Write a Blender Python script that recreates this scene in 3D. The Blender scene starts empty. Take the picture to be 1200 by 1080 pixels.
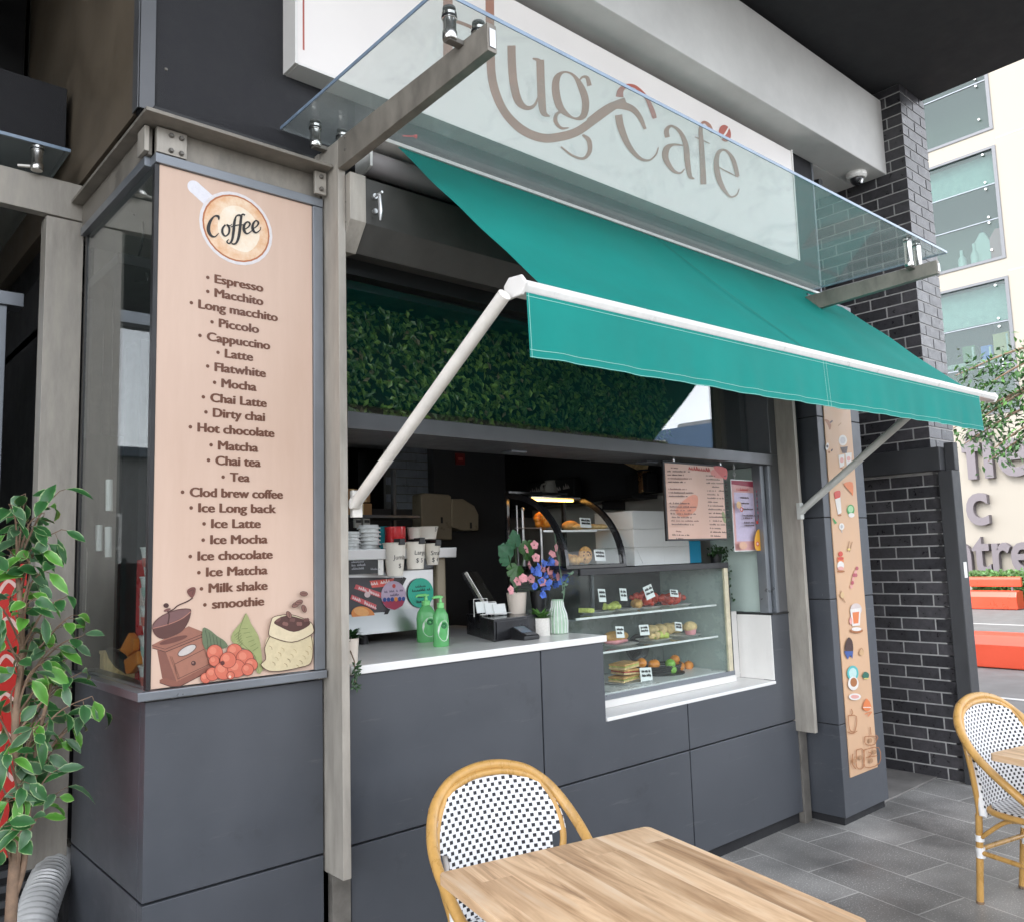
import bpy, bmesh, math, random
from mathutils import Vector, Matrix, Euler
from mathutils.geometry import tessellate_polygon
random.seed(7)
R_ = math.radians
scene = bpy.context.scene
COL = scene.collection

# ------------------------------------------------------------ camera
YAW, PITCH, ROLL, FPX, CAMH, CAMY = .721733034, .112687135, -.030999939, 985.290266, 1.65, -2.85
def _axes():
    cy, sy, cp, sp = math.cos(YAW), math.sin(YAW), math.cos(PITCH), math.sin(PITCH)
    f = Vector((sy * cp, cy * cp, sp)); r = Vector((cy, -sy, 0)); u = r.cross(f)
    cr, sr = math.cos(ROLL), math.sin(ROLL)
    return r * cr + u * sr, -r * sr + u * cr, f
RT, UP, FW = _axes()
CAM = Vector((0, CAMY, CAMH))
cam_d = bpy.data.cameras.new('camera'); cam = bpy.data.objects.new('camera', cam_d); COL.objects.link(cam)
cam_d.sensor_width = 36; cam_d.lens = FPX / 1200 * 36; cam_d.clip_start = .05; cam_d.clip_end = 600
m = Matrix((RT, UP, -FW)).transposed().to_4x4(); m.translation = CAM
cam.matrix_world = m
scene.camera = cam
# measured photo points -> real planes of the place (the survey of the shop front)
def _on(ax, val, px, py):
    d = RT * ((px - 600) / FPX) - UP * ((py - 540) / FPX) + FW
    return CAM + d * ((val - CAM[ax]) / d[ax])
def PX(x, px, py): return _on(0, x, px, py)
def PY(y, px, py): return _on(1, y, px, py)
def PZ(z, px, py): return _on(2, z, px, py)

# ------------------------------------------------------------ light
SUN_TO = Vector((-.8, .1, .75)).normalized()
el = math.asin(SUN_TO.z); az = math.atan2(SUN_TO.x, SUN_TO.y)
w = bpy.data.worlds.new('World'); scene.world = w; w.use_nodes = True
nt = w.node_tree; nt.nodes.clear()
sky = nt.nodes.new('ShaderNodeTexSky'); sky.sky_type = 'NISHITA'; sky.sun_disc = False
sky.sun_elevation = el; sky.sun_rotation = az; sky.dust_density = .5; sky.air_density = 1.0; sky.ozone_density = 2.5
hs = nt.nodes.new('ShaderNodeHueSaturation'); hs.inputs['Saturation'].default_value = .14
bg = nt.nodes.new('ShaderNodeBackground'); bg.inputs[1].default_value = .15
wo = nt.nodes.new('ShaderNodeOutputWorld')
ml = nt.nodes.new('ShaderNodeMix'); ml.data_type = 'RGBA'; ml.blend_type = 'MULTIPLY'; ml.inputs[0].default_value = 1; ml.inputs[7].default_value = (.985, 1.0, 1.03, 1)
nt.links.new(sky.outputs[0], hs.inputs['Color']); nt.links.new(hs.outputs[0], ml.inputs[6]); nt.links.new(ml.outputs[2], bg.inputs[0]); nt.links.new(bg.outputs[0], wo.inputs[0])
sd = bpy.data.lights.new('sun', 'SUN'); sd.energy = .5; sd.angle = R_(20); sd.color = (1, .96, .9)
so = bpy.data.objects.new('sun', sd); COL.objects.link(so)
so.rotation_euler = (-SUN_TO).to_track_quat('-Z', 'Y').to_euler()
scene.view_settings.view_transform = 'Standard'; scene.view_settings.look = 'None'
scene.view_settings.gamma = 1; scene.view_settings.exposure = 2.45
scene.cycles.max_bounces = 10; scene.cycles.diffuse_bounces = 5; scene.cycles.transparent_max_bounces = 16
scene.cycles.caustics_reflective = False; scene.cycles.caustics_refractive = False

# ------------------------------------------------------------ materials
def mat_new(name):
    m = bpy.data.materials.new(name); m.use_nodes = True
    nt = m.node_tree; nt.nodes.clear()
    o = nt.nodes.new('ShaderNodeOutputMaterial'); return m, nt, o
def mat(name, col, rough=.5, metal=0, var=.12, vscale=6, bump=0, bscale=200, spec=.5, stretch=None, emit=None, rvar=.12, trans=0, col2=None, detail=5):
    """Principled with noise-driven tint, gloss and fine bump (object space)."""
    m, nt, o = mat_new(name); N = nt.nodes; L = nt.links
    p = N.new('ShaderNodeBsdfPrincipled'); L.new(p.outputs[0], o.inputs[0])
    p.inputs['Metallic'].default_value = metal; p.inputs['Specular IOR Level'].default_value = spec
    tc = N.new('ShaderNodeTexCoord'); mp = N.new('ShaderNodeMapping'); L.new(tc.outputs['Object'], mp.inputs[0])
    if stretch: mp.inputs['Scale'].default_value = stretch
    nz = N.new('ShaderNodeTexNoise'); nz.inputs['Scale'].default_value = vscale; nz.inputs['Detail'].default_value = detail
    nz.inputs['Roughness'].default_value = .65
    L.new(mp.outputs[0], nz.inputs[0])
    mx = N.new('ShaderNodeMix'); mx.data_type = 'RGBA'
    c = Vector(col)
    if col2 is None:
        a = [max(0, v * (1 - var)) for v in c]; b = [min(1, v * (1 + var)) for v in c]
    else: a, b = col, col2
    mx.inputs[6].default_value = (*a, 1); mx.inputs[7].default_value = (*b, 1)
    cr = N.new('ShaderNodeMapRange'); cr.inputs[1].default_value = .3; cr.inputs[2].default_value = .7
    L.new(nz.outputs['Fac'], cr.inputs[0]); L.new(cr.outputs[0], mx.inputs[0]); L.new(mx.outputs[2], p.inputs['Base Color'])
    rr = N.new('ShaderNodeMapRange'); rr.inputs[1].default_value = .3; rr.inputs[2].default_value = .7
    rr.inputs[3].default_value = max(.02, rough - rvar); rr.inputs[4].default_value = min(1, rough + rvar)
    L.new(nz.outputs['Fac'], rr.inputs[0]); L.new(rr.outputs[0], p.inputs['Roughness'])
    if bump:
        n2 = N.new('ShaderNodeTexNoise'); n2.inputs['Scale'].default_value = bscale; n2.inputs['Detail'].default_value = 3
        L.new(mp.outputs[0], n2.inputs[0])
        bp = N.new('ShaderNodeBump'); bp.inputs['Strength'].default_value = bump; bp.inputs['Distance'].default_value = .004
        L.new(n2.outputs['Fac'], bp.inputs['Height']); L.new(bp.outputs[0], p.inputs['Normal'])
    if emit:
        p.inputs['Emission Color'].default_value = (*emit[0], 1); p.inputs['Emission Strength'].default_value = emit[1]
    if trans:
        tr = N.new('ShaderNodeBsdfTranslucent'); tr.inputs[0].default_value = (*col, 1)
        ms = N.new('ShaderNodeMixShader'); ms.inputs[0].default_value = trans
        L.new(p.outputs[0], ms.inputs[1]); L.new(tr.outputs[0], ms.inputs[2]); L.new(ms.outputs[0], o.inputs[0])
    return m
def glass(name, tint=(.9, .95, .93), refl=5, milk=0, milkcol=(.6, .75, .7), rough=.0, base=.04, dirt=0):
    """Thin architectural glass: tinted see-through, Fresnel mirror, a share of grime."""
    m, nt, o = mat_new(name); N = nt.nodes; L = nt.links
    t = N.new('ShaderNodeBsdfTransparent'); t.inputs[0].default_value = (*tint, 1)
    g = N.new('ShaderNodeBsdfGlossy'); g.inputs['Roughness'].default_value = rough; g.inputs[0].default_value = (1, 1, 1, 1)
    lw = N.new('ShaderNodeLayerWeight'); lw.inputs[0].default_value = .5
    pw = N.new('ShaderNodeMath'); pw.operation = 'POWER'; pw.inputs[1].default_value = refl; L.new(lw.outputs['Facing'], pw.inputs[0])
    mr = N.new('ShaderNodeMapRange'); mr.inputs[3].default_value = base; mr.inputs[4].default_value = .95
    L.new(pw.outputs[0], mr.inputs[0])
    mx = N.new('ShaderNodeMixShader'); L.new(mr.outputs[0], mx.inputs[0]); L.new(t.outputs[0], mx.inputs[1]); L.new(g.outputs[0], mx.inputs[2])
    last = mx
    if milk or dirt:
        d = N.new('ShaderNodeBsdfDiffuse'); d.inputs[0].default_value = (*milkcol, 1)
        tl = N.new('ShaderNodeBsdfTranslucent'); tl.inputs[0].default_value = (*milkcol, 1)
        dm = N.new('ShaderNodeMixShader'); L.new(d.outputs[0], dm.inputs[1]); L.new(tl.outputs[0], dm.inputs[2])
        tc = N.new('ShaderNodeTexCoord'); nz = N.new('ShaderNodeTexNoise'); nz.inputs['Scale'].default_value = 2.2; nz.inputs['Detail'].default_value = 7
        nz.inputs['Roughness'].default_value = .7
        nz.inputs['Distortion'].default_value = 1.5
        L.new(tc.outputs['Object'], nz.inputs[0])
        r2 = N.new('ShaderNodeMapRange'); r2.inputs[1].default_value = .52; r2.inputs[2].default_value = .72
        r2.inputs[3].default_value = milk; r2.inputs[4].default_value = milk + dirt
        L.new(nz.outputs['Fac'], r2.inputs[0])
        m2 = N.new('ShaderNodeMixShader'); L.new(r2.outputs[0], m2.inputs[0]); L.new(mx.outputs[0], m2.inputs[1]); L.new(dm.outputs[0], m2.inputs[2]); last = m2
    L.new(last.outputs[0], o.inputs[0]); return m
def flat(name, col, rough=.6, **k): return mat(name, col, rough, var=k.pop('var', .06), **k)

M = {}
def clad_mat():
    m = mat('charcoal cladding', (.051, .056, .066), .42, var=.08, vscale=2.2, bump=.03, bscale=300, col2=(.066, .071, .082), rvar=.14)
    nt = m.node_tree; N = nt.nodes; L = nt.links; p = next(n for n in N if n.type == 'BSDF_PRINCIPLED'); src = p.inputs['Base Color'].links[0].from_socket
    tc = N.new('ShaderNodeTexCoord')
    def layer(src, scale, stretch, lo, hi, col, amt, rot=0):
        mp = N.new('ShaderNodeMapping'); mp.inputs['Scale'].default_value = stretch; mp.inputs['Rotation'].default_value = (0, R_(rot), 0); L.new(tc.outputs['Object'], mp.inputs[0])
        n = N.new('ShaderNodeTexNoise'); n.inputs['Scale'].default_value = scale; n.inputs['Detail'].default_value = 6; n.inputs['Roughness'].default_value = .7; L.new(mp.outputs[0], n.inputs[0])
        r = N.new('ShaderNodeMapRange'); r.inputs[1].default_value = lo; r.inputs[2].default_value = hi; r.inputs[4].default_value = amt; L.new(n.outputs['Fac'], r.inputs[0])
        x = N.new('ShaderNodeMix'); x.data_type = 'RGBA'; L.new(r.outputs[0], x.inputs[0]); L.new(src, x.inputs[6]); x.inputs[7].default_value = (*col, 1); return x.outputs[2]
    src = layer(src, 38, (1, 1, 1), .70, .74, (.28, .28, .28), .9)          # dust specks
    src = layer(src, 5, (.5, 1, 6), .60, .74, (.14, .14, .145), .55, 12)      # wiped smears and scuffs
    src = layer(src, 3.5, (1, 1, 1), .60, .75, (.035, .036, .040), .7)       # greasy marks
    L.new(src, p.inputs['Base Color']); return m
M['clad'] = clad_mat()
M['clad_dk'] = mat('near black backing', (.012, .012, .014), .8)  # one dark colour for panel backing and plinths
M['fascia'] = mat('charcoal render', (.020, .020, .023), .85, var=.22, vscale=12, bump=.5, bscale=350)
M['fascia_side'] = mat('brown bronze panel', (.135, .108, .078), .42, var=.2, vscale=3)
M['steel'] = mat('weathered galvanised steel', (.35, .322, .28), .5, metal=.2, var=.2, vscale=7, bump=.08, bscale=90, stretch=(3, 3, .6), rvar=.15)
M['steel_mid'] = mat('weathered brown steel', (.225, .205, .175), .5, metal=.3, var=.28, vscale=6, bump=.08, bscale=90, stretch=(2, 2, 1), rvar=.15)
M['steel_dk'] = mat('aged dark steel', (.17, .158, .14), .5, metal=.4, var=.35, vscale=9, bump=.08, bscale=80, rvar=.15)
M['shutter'] = mat('dark shutter steel', (.060, .058, .053), .5, metal=.2, var=.25, vscale=5, bump=.05, bscale=90)
M['alu'] = mat('grey aluminium frame', (.20, .215, .235), .38, metal=.5, var=.08)
M['alu_dk'] = mat('dark grey aluminium', (.11, .113, .12), .4, metal=.3, var=.1)
M['stainless'] = mat('polished stainless', (.62, .61, .58), .2, metal=1, var=.05)
M['chrome'] = mat('brushed steel', (.58, .58, .58), .30, metal=.85, var=.02, rvar=.02, vscale=3)
M['black'] = mat('matt black', (.012, .012, .013), .45, var=.2)
M['blackg'] = mat('gloss black plastic', (.014, .014, .016), .22, var=.2)
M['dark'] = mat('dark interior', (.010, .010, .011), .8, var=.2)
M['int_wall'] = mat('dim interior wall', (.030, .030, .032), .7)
M['soffit'] = mat('charcoal soffit', (.020, .020, .022), .9, var=.12, bump=.4, bscale=300)
M['white'] = mat('white paint', (.74, .72, .69), .5, var=.04, vscale=3)
M['whitebeam'] = mat('painted concrete beam', (.62, .61, .59), .7, var=.09, vscale=2.5, bump=.05, bscale=60)
M['stone'] = mat('white stone top', (.78, .77, .75), .24, var=.012, vscale=8, rvar=.02)
M['signwhite'] = mat('sign face white', (.79, .745, .715), .4, var=.03, vscale=1.5)
M['rose'] = mat('rose gold lettering', (.36, .185, .135), .4, var=.1)
M['redbrown'] = mat('red brown lettering', (.42, .11, .08), .5)
M['green'] = mat('teal green canvas', (.006, .225, .192), .72, var=.15, vscale=1.3, bump=.12, bscale=500, trans=.10, rvar=.05, spec=.18)
M['stitch'] = flat('pale stitching', (.25, .55, .46))
M['awnwhite'] = mat('white awning metal', (.74, .73, .70), .35, var=.07, vscale=18)
M['armwhite'] = mat('weathered white arm', (.68, .65, .60), .5, var=.10, vscale=14)
M['armgrey'] = mat('grey awning arm', (.52, .53, .50), .45, var=.08, vscale=14)
M['glass_can'] = glass('green canopy glass', (.975, .998, .99), 5, .17, (.78, .86, .84), dirt=.12, base=.02)
M['glass_edge'] = mat('glass edge', (.20, .27, .36), .15, var=.2, vscale=15)
M['glass_win'] = glass('window glass', (.92, .95, .94), 4.5, .012, base=.045)
M['glass_side'] = glass('reflective shop glass', (.55, .58, .58), 3, .02, (.4, .42, .42), base=.22)
M['glass_tr'] = glass('transom glass', (.90, .92, .92), 4.2, 0, base=.075)
M['glass_clear'] = glass('clear display glass', (.96, .985, .975), 5, .006, base=.02)
M['mortar'] = mat('grey mortar', (.36, .355, .345), .9, var=.15, vscale=30)
M['brickA'] = mat('charcoal brick', (.042, .040, .044), .36, var=.35, vscale=25, bump=.3, bscale=120)
M['brickB'] = mat('charcoal brick lighter', (.058, .055, .060), .36, var=.3, vscale=25, bump=.3, bscale=120)
M['brickC'] = mat('charcoal brick darker', (.032, .031, .035), .36, var=.35, vscale=25, bump=.3, bscale=120)
M['concdark'] = mat('dark painted concrete', (.040, .041, .044), .6, var=.15, vscale=6, bump=.08, bscale=80)
M['poster'] = mat('printed peach poster', (.54, .375, .285), .45, var=.04, vscale=2, col2=(.61, .445, .35), stretch=(3, 3, .5))
M['strip'] = mat('printed tan poster', (.60, .375, .225), .5, var=.05, vscale=3)
M['txt'] = flat('brown print', (.125, .045, .022), .5)
M['ink'] = flat('black print', (.012, .010, .010), .5)
M['leafA'] = mat('leaf dark green', (.020, .060, .016), .38, var=.35, vscale=40)
M['leafB'] = mat('leaf mid green', (.040, .115, .026), .38, var=.3, vscale=40)
M['leafC'] = mat('leaf light green', (.085, .20, .045), .4, var=.3, vscale=40)
M['ivyA'] = mat('ivy dark', (.058, .118, .020), .35, var=.4, vscale=40)
M['ivyB'] = mat('ivy mid', (.165, .27, .045), .35, var=.3, vscale=40)
M['ivyC'] = mat('ivy brown stem', (.17, .13, .07), .6)
M['bark'] = mat('bark', (.20, .13, .085), .8, var=.3, vscale=30, bump=.3, bscale=60)
M['red'] = mat('red panel', (.50, .022, .016), .4, var=.1)
M['redbench'] = mat('red orange bench paint', (.58, .075, .035), .35, var=.08, vscale=1.5)
M['duct'] = mat('white flexible duct', (.58, .58, .57), .35, metal=.2, var=.05)
M['cream'] = mat('cream render', (.30, .27, .225), .8, var=.03, vscale=.4)
M['lilac'] = mat('lilac grey letter', (.15, .13, .138), .7, var=.06, vscale=3)
M['hedge'] = mat('hedge leaf', (.05, .11, .02), .6, var=.4, vscale=8)
M['asphalt'] = mat('asphalt', (.17, .165, .16), .85, var=.2, vscale=3, bump=.2, bscale=60)
M['line'] = mat('road paint', (.55, .54, .52), .8)
M['rattan'] = mat('bamboo cane', (.50, .285, .085), .30, var=.22, vscale=16, stretch=(1, 1, .35), rvar=.08)
M['wrap'] = flat('white wrap', (.74, .73, .72))
M['tile'] = mat('beige tile', (.40, .385, .35), .4, var=.05)
M['card'] = mat('white carton', (.74, .76, .74), .6, var=.03)
M['cup'] = mat('paper cup', (.74, .69, .61), .55, var=.04)
M['teal'] = flat('teal plastic', (.02, .30, .34), .4)
M['cyan'] = flat('cyan carton', (.02, .30, .50), .45)
M['redp'] = flat('red plastic', (.62, .025, .03), .25)
M['tan'] = mat('khaki plastic', (.26, .215, .15), .35, var=.08)
M['kraft'] = mat('kraft card', (.32, .17, .07), .7)
M['bread'] = mat('bread crust', (.60, .34, .11), .6, var=.35, vscale=35, bump=.3, bscale=60)
M['bread2'] = mat('pale toast', (.72, .53, .26), .7, var=.3, vscale=40, bump=.3, bscale=60)
M['orange'] = mat('orange peel', (.78, .27, .03), .4, var=.1, bump=.2, bscale=250)
M['lime'] = mat('green apple', (.20, .45, .06), .3, var=.2)
M['berry'] = mat('red jam', (.50, .05, .025), .25, var=.3, vscale=30)
M['lettuce'] = mat('salad', (.50, .56, .13), .5, var=.4, vscale=40)
M['cookie'] = mat('cookie', (.55, .30, .11), .7, var=.4, vscale=60, bump=.5, bscale=90)
M['soap'] = mat('green soap', (.22, .66, .26), .12, var=.15, trans=.45)
M['soapcap'] = flat('soap pump', (.22, .66, .22), .3)
M['pinkf'] = mat('pink petal', (.75, .33, .36), .6, var=.15, vscale=40)
M['bluef'] = mat('blue petal', (.10, .20, .68), .6, var=.25, vscale=40)
M['potc'] = mat('cream ceramic', (.66, .58, .50), .4, var=.04)
M['potw'] = mat('white speckled ceramic', (.70, .67, .62), .6, var=.10, vscale=120)
M['vase'] = mat('sage glazed vase', (.36, .50, .37), .3, var=.06)
M['plate'] = flat('white plate', (.74, .75, .74), .3)
M['lampglow'] = mat('warm strip lamp', (.9, .5, .15), .5, emit=((1, .48, .10), 3.0))
M['slotglow'] = mat('sodium slot lamp', (.9, .5, .1), .5, emit=((1, .55, .08), 1.2))

# pavers: running bond turned with the tables
def paver_mat():
    m, nt, o = mat_new('granite pavers'); N = nt.nodes; L = nt.links
    p = N.new('ShaderNodeBsdfPrincipled'); L.new(p.outputs[0], o.inputs[0])
    tc = N.new('ShaderNodeTexCoord'); mp = N.new('ShaderNodeMapping'); mp.inputs['Rotation'].default_value = (0, 0, R_(102))
    mp.inputs['Location'].default_value = (.13, .07, 0)
    L.new(tc.outputs['Object'], mp.inputs[0])
    b = N.new('ShaderNodeTexBrick'); L.new(mp.outputs[0], b.inputs[0])
    b.inputs['Scale'].default_value = 1; b.inputs['Brick Width'].default_value = .62; b.inputs['Row Height'].default_value = .345
    b.inputs['Mortar Size'].default_value = .0045; b.inputs['Mortar Smooth'].default_value = .3
    b.inputs['Color1'].default_value = (.165, .160, .152, 1); b.inputs['Color2'].default_value = (.245, .238, .226, 1)
    b.inputs['Mortar'].default_value = (.38, .37, .35, 1)
    n1 = N.new('ShaderNodeTexNoise'); n1.inputs['Scale'].default_value = 130; n1.inputs['Detail'].default_value = 2; L.new(tc.outputs['Object'], n1.inputs[0])
    n2 = N.new('ShaderNodeTexNoise'); n2.inputs['Scale'].default_value = 2.2; n2.inputs['Detail'].default_value = 8; L.new(tc.outputs['Object'], n2.inputs[0])
    r1 = N.new('ShaderNodeMapRange'); r1.inputs[1].default_value = .60; r1.inputs[2].default_value = .70; L.new(n1.outputs['Fac'], r1.inputs[0])
    mx = N.new('ShaderNodeMix'); mx.data_type = 'RGBA'; L.new(r1.outputs[0], mx.inputs[0]); L.new(b.outputs['Color'], mx.inputs[6]); mx.inputs[7].default_value = (.46, .45, .43, 1)
    r2 = N.new('ShaderNodeMapRange'); r2.inputs[1].default_value = .3; r2.inputs[2].default_value = .7; r2.inputs[3].default_value = .66; r2.inputs[4].default_value = 1.6; L.new(n2.outputs['Fac'], r2.inputs[0])
    ml = N.new('ShaderNodeMix'); ml.data_type = 'RGBA'; ml.blend_type = 'MULTIPLY'; ml.inputs[0].default_value = 1
    L.new(mx.outputs[2], ml.inputs[6]); L.new(r2.outputs[0], ml.inputs[7]); L.new(ml.outputs[2], p.inputs['Base Color'])
    r3 = N.new('ShaderNodeMapRange'); r3.inputs[1].default_value = .3; r3.inputs[2].default_value = .7; r3.inputs[3].default_value = .32; r3.inputs[4].default_value = .62; L.new(n2.outputs['Fac'], r3.inputs[0]); L.new(r3.outputs[0], p.inputs['Roughness'])
    bp = N.new('ShaderNodeBump'); bp.inputs['Strength'].default_value = .35; bp.inputs['Distance'].default_value = .004
    iv = N.new('ShaderNodeMath'); iv.operation = 'SUBTRACT'; iv.inputs[0].default_value = 1; L.new(b.outputs['Fac'], iv.inputs[1])
    ad = N.new('ShaderNodeMath'); ad.operation = 'MULTIPLY_ADD'; L.new(n1.outputs['Fac'], ad.inputs[0]); ad.inputs[1].default_value = .25; L.new(iv.outputs[0], ad.inputs[2])
    L.new(ad.outputs[0], bp.inputs['Height']); L.new(bp.outputs[0], p.inputs['Normal'])
    return m
M['paver'] = paver_mat()
# woven plastic: white strands with small black squares, staggered (UV in metres)
def weave_mat():
    m, nt, o = mat_new('black and white weave'); N = nt.nodes; L = nt.links
    p = N.new('ShaderNodeBsdfPrincipled'); L.new(p.outputs[0], o.inputs[0]); p.inputs['Roughness'].default_value = .38
    uv = N.new('ShaderNodeUVMap'); sp = N.new('ShaderNodeSeparateXYZ'); L.new(uv.outputs[0], sp.inputs[0])
    def mth(op, a, b=None):
        n = N.new('ShaderNodeMath'); n.operation = op
        for i, v in enumerate((a, b)):
            if v is None: continue
            if isinstance(v, (int, float)): n.inputs[i].default_value = v
            else: L.new(v, n.inputs[i])
        return n.outputs[0]
    U = mth('DIVIDE', sp.outputs[0], .0295); V = mth('DIVIDE', sp.outputs[1], .0165)
    row = mth('FLOOR', V); off = mth('MULTIPLY', mth('MODULO', mth('ABSOLUTE', row), 2), .5)
    fu = mth('FRACT', mth('ADD', U, off)); fv = mth('FRACT', V)
    blk = mth('MULTIPLY', mth('LESS_THAN', fu, .45), mth('LESS_THAN', fv, .70))
    mx = N.new('ShaderNodeMix'); mx.data_type = 'RGBA'; L.new(blk, mx.inputs[0])
    mx.inputs[6].default_value = (.74, .74, .75, 1); mx.inputs[7].default_value = (.012, .012, .016, 1); L.new(mx.outputs[2], p.inputs['Base Color'])
    # strands: fine ribs across, raised over the squares
    rib = mth('ABSOLUTE', mth('SINE', mth('MULTIPLY', V, 6.2832)))
    rb2 = mth('ABSOLUTE', mth('SINE', mth('MULTIPLY', mth('ADD', U, off), 3.1416)))
    h = mth('SUBTRACT', mth('ADD', mth('MULTIPLY', rib, .35), mth('MULTIPLY', rb2, .5)), mth('MULTIPLY', blk, .6))
    bp = N.new('ShaderNodeBump'); bp.inputs['Strength'].default_value = .6; bp.inputs['Distance'].default_value = .003
    L.new(h, bp.inputs['Height']); L.new(bp.outputs[0], p.inputs['Normal'])
    return m
M['weave'] = weave_mat()
# table top: butcher-block oak, grain along local Y
def wood_mat():
    m, nt, o = mat_new('oak boards'); N = nt.nodes; L = nt.links
    p = N.new('ShaderNodeBsdfPrincipled'); L.new(p.outputs[0], o.inputs[0])
    tc = N.new('ShaderNodeTexCoord')
    mp = N.new('ShaderNodeMapping'); mp.inputs['Rotation'].default_value = (0, 0, R_(90)); mp.inputs['Location'].default_value = (.3, .02, 0); L.new(tc.outputs['Object'], mp.inputs[0])
    b = N.new('ShaderNodeTexBrick'); L.new(mp.outputs[0], b.inputs[0]); b.offset = .37
    b.inputs['Scale'].default_value = 1; b.inputs['Brick Width'].default_value = 9; b.inputs['Row Height'].default_value = .094; b.inputs['Mortar Size'].default_value = 0
    b.inputs['Color1'].default_value = (0, 0, 0, 1); b.inputs['Color2'].default_value = (1, 1, 1, 1)
    m1 = N.new('ShaderNodeMapping'); m1.inputs['Scale'].default_value = (15, 1.1, 15); L.new(tc.outputs['Object'], m1.inputs[0])
    ofs = N.new('ShaderNodeVectorMath'); ofs.operation = 'MULTIPLY_ADD'; L.new(b.outputs['Color'], ofs.inputs[0]); ofs.inputs[1].default_value = (7, 3, 1); L.new(m1.outputs[0], ofs.inputs[2])
    n1 = N.new('ShaderNodeTexNoise'); n1.inputs['Scale'].default_value = 1; n1.inputs['Detail'].default_value = 7; n1.inputs['Roughness'].default_value = .62; n1.inputs['Distortion'].default_value = 1.3; L.new(ofs.outputs[0], n1.inputs[0])
    m2 = N.new('ShaderNodeMapping'); m2.inputs['Scale'].default_value = (5, 1.1, 5); L.new(tc.outputs['Object'], m2.inputs[0])
    of2 = N.new('ShaderNodeVectorMath'); of2.operation = 'MULTIPLY_ADD'; L.new(b.outputs['Color'], of2.inputs[0]); of2.inputs[1].default_value = (4, 9, 1); L.new(m2.outputs[0], of2.inputs[2])
    n2 = N.new('ShaderNodeTexNoise'); n2.inputs['Scale'].default_value = 1; n2.inputs['Detail'].default_value = 4; n2.inputs['Distortion'].default_value = 1.6; L.new(of2.outputs[0], n2.inputs[0])
    rp = N.new('ShaderNodeValToRGB'); e = rp.color_ramp.elements
    e[0].position = .28; e[0].color = (.20, .125, .078, 1); e[1].position = .75; e[1].color = (.58, .475, .365, 1)
    k = e.new(.42); k.color = (.42, .28, .17, 1); k = e.new(.55); k.color = (.55, .39, .25, 1)
    L.new(n1.outputs['Fac'], rp.inputs[0])
    mx = N.new('ShaderNodeMix'); mx.data_type = 'RGBA'; mx.blend_type = 'MULTIPLY'; mx.inputs[0].default_value = .85
    L.new(rp.outputs[0], mx.inputs[6])
    r2 = N.new('ShaderNodeValToRGB'); f = r2.color_ramp.elements
    f[0].position = .36; f[0].color = (.66, .58, .50, 1); f[1].position = .56; f[1].color = (1.0, .98, .94, 1)
    L.new(n2.outputs['Fac'], r2.inputs[0]); L.new(r2.outputs[0], mx.inputs[7])
    tb = N.new('ShaderNodeMix'); tb.data_type = 'RGBA'; tb.blend_type = 'MULTIPLY'; tb.inputs[0].default_value = 1; L.new(mx.outputs[2], tb.inputs[6])
    tr = N.new('ShaderNodeMapRange'); tr.inputs[3].default_value = 1.34; tr.inputs[4].default_value = 1.50; L.new(b.outputs['Color'], tr.inputs[0]); L.new(tr.outputs[0], tb.inputs[7])
    L.new(tb.outputs[2], p.inputs['Base Color']); p.inputs['Roughness'].default_value = .42
    bp = N.new('ShaderNodeBump'); bp.inputs['Strength'].default_value = .12; bp.inputs['Distance'].default_value = .002; L.new(n1.outputs['Fac'], bp.inputs['Height']); L.new(bp.outputs[0], p.inputs['Normal'])
    return m
M['wood'] = wood_mat()
# ficus leaf: green with pale margin (UV across the blade)
def ficus_mat(name, c1, c2):
    m, nt, o = mat_new(name); N = nt.nodes; L = nt.links
    p = N.new('ShaderNodeBsdfPrincipled'); p.inputs['Roughness'].default_value = .36
    uv = N.new('ShaderNodeUVMap'); sp = N.new('ShaderNodeSeparateXYZ'); L.new(uv.outputs[0], sp.inputs[0])
    a = N.new('ShaderNodeMath'); a.operation = 'ABSOLUTE'; L.new(sp.outputs[0], a.inputs[0])
    tc = N.new('ShaderNodeTexCoord'); nz = N.new('ShaderNodeTexNoise'); nz.inputs['Scale'].default_value = 60; L.new(tc.outputs['Object'], nz.inputs[0])
    ad = N.new('ShaderNodeMath'); ad.operation = 'MULTIPLY_ADD'; L.new(nz.outputs['Fac'], ad.inputs[0]); ad.inputs[1].default_value = .5; L.new(a.outputs[0], ad.inputs[2])
    rp = N.new('ShaderNodeValToRGB'); e = rp.color_ramp.elements
    e[0].position = .2; e[0].color = (*[x * .75 for x in c1], 1); e[1].position = .97; e[1].color = (*c2, 1)
    k = e.new(.84); k.color = (*c1, 1)
    mr = N.new('ShaderNodeMapRange'); mr.inputs[1].default_value = 0; mr.inputs[2].default_value = 1.25; L.new(ad.outputs[0], mr.inputs[0]); L.new(mr.outputs[0], rp.inputs[0])
    L.new(rp.outputs[0], p.inputs['Base Color'])
    tr = N.new('ShaderNodeBsdfTranslucent'); L.new(rp.outputs[0], tr.inputs[0]); ms = N.new('ShaderNodeMixShader'); ms.inputs[0].default_value = .25
    L.new(p.outputs[0], ms.inputs[1]); L.new(tr.outputs[0], ms.inputs[2]); L.new(ms.outputs[0], o.inputs[0]); return m
M['ficA'] = ficus_mat('ficus leaf dark', (.040, .150, .042), (.34, .48, .22))
M['ficB'] = ficus_mat('ficus leaf bright', (.12, .36, .05), (.44, .60, .24))
M['ficC'] = ficus_mat('ficus leaf grey green', (.085, .19, .09), (.34, .44, .24))
_pc = {}
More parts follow.
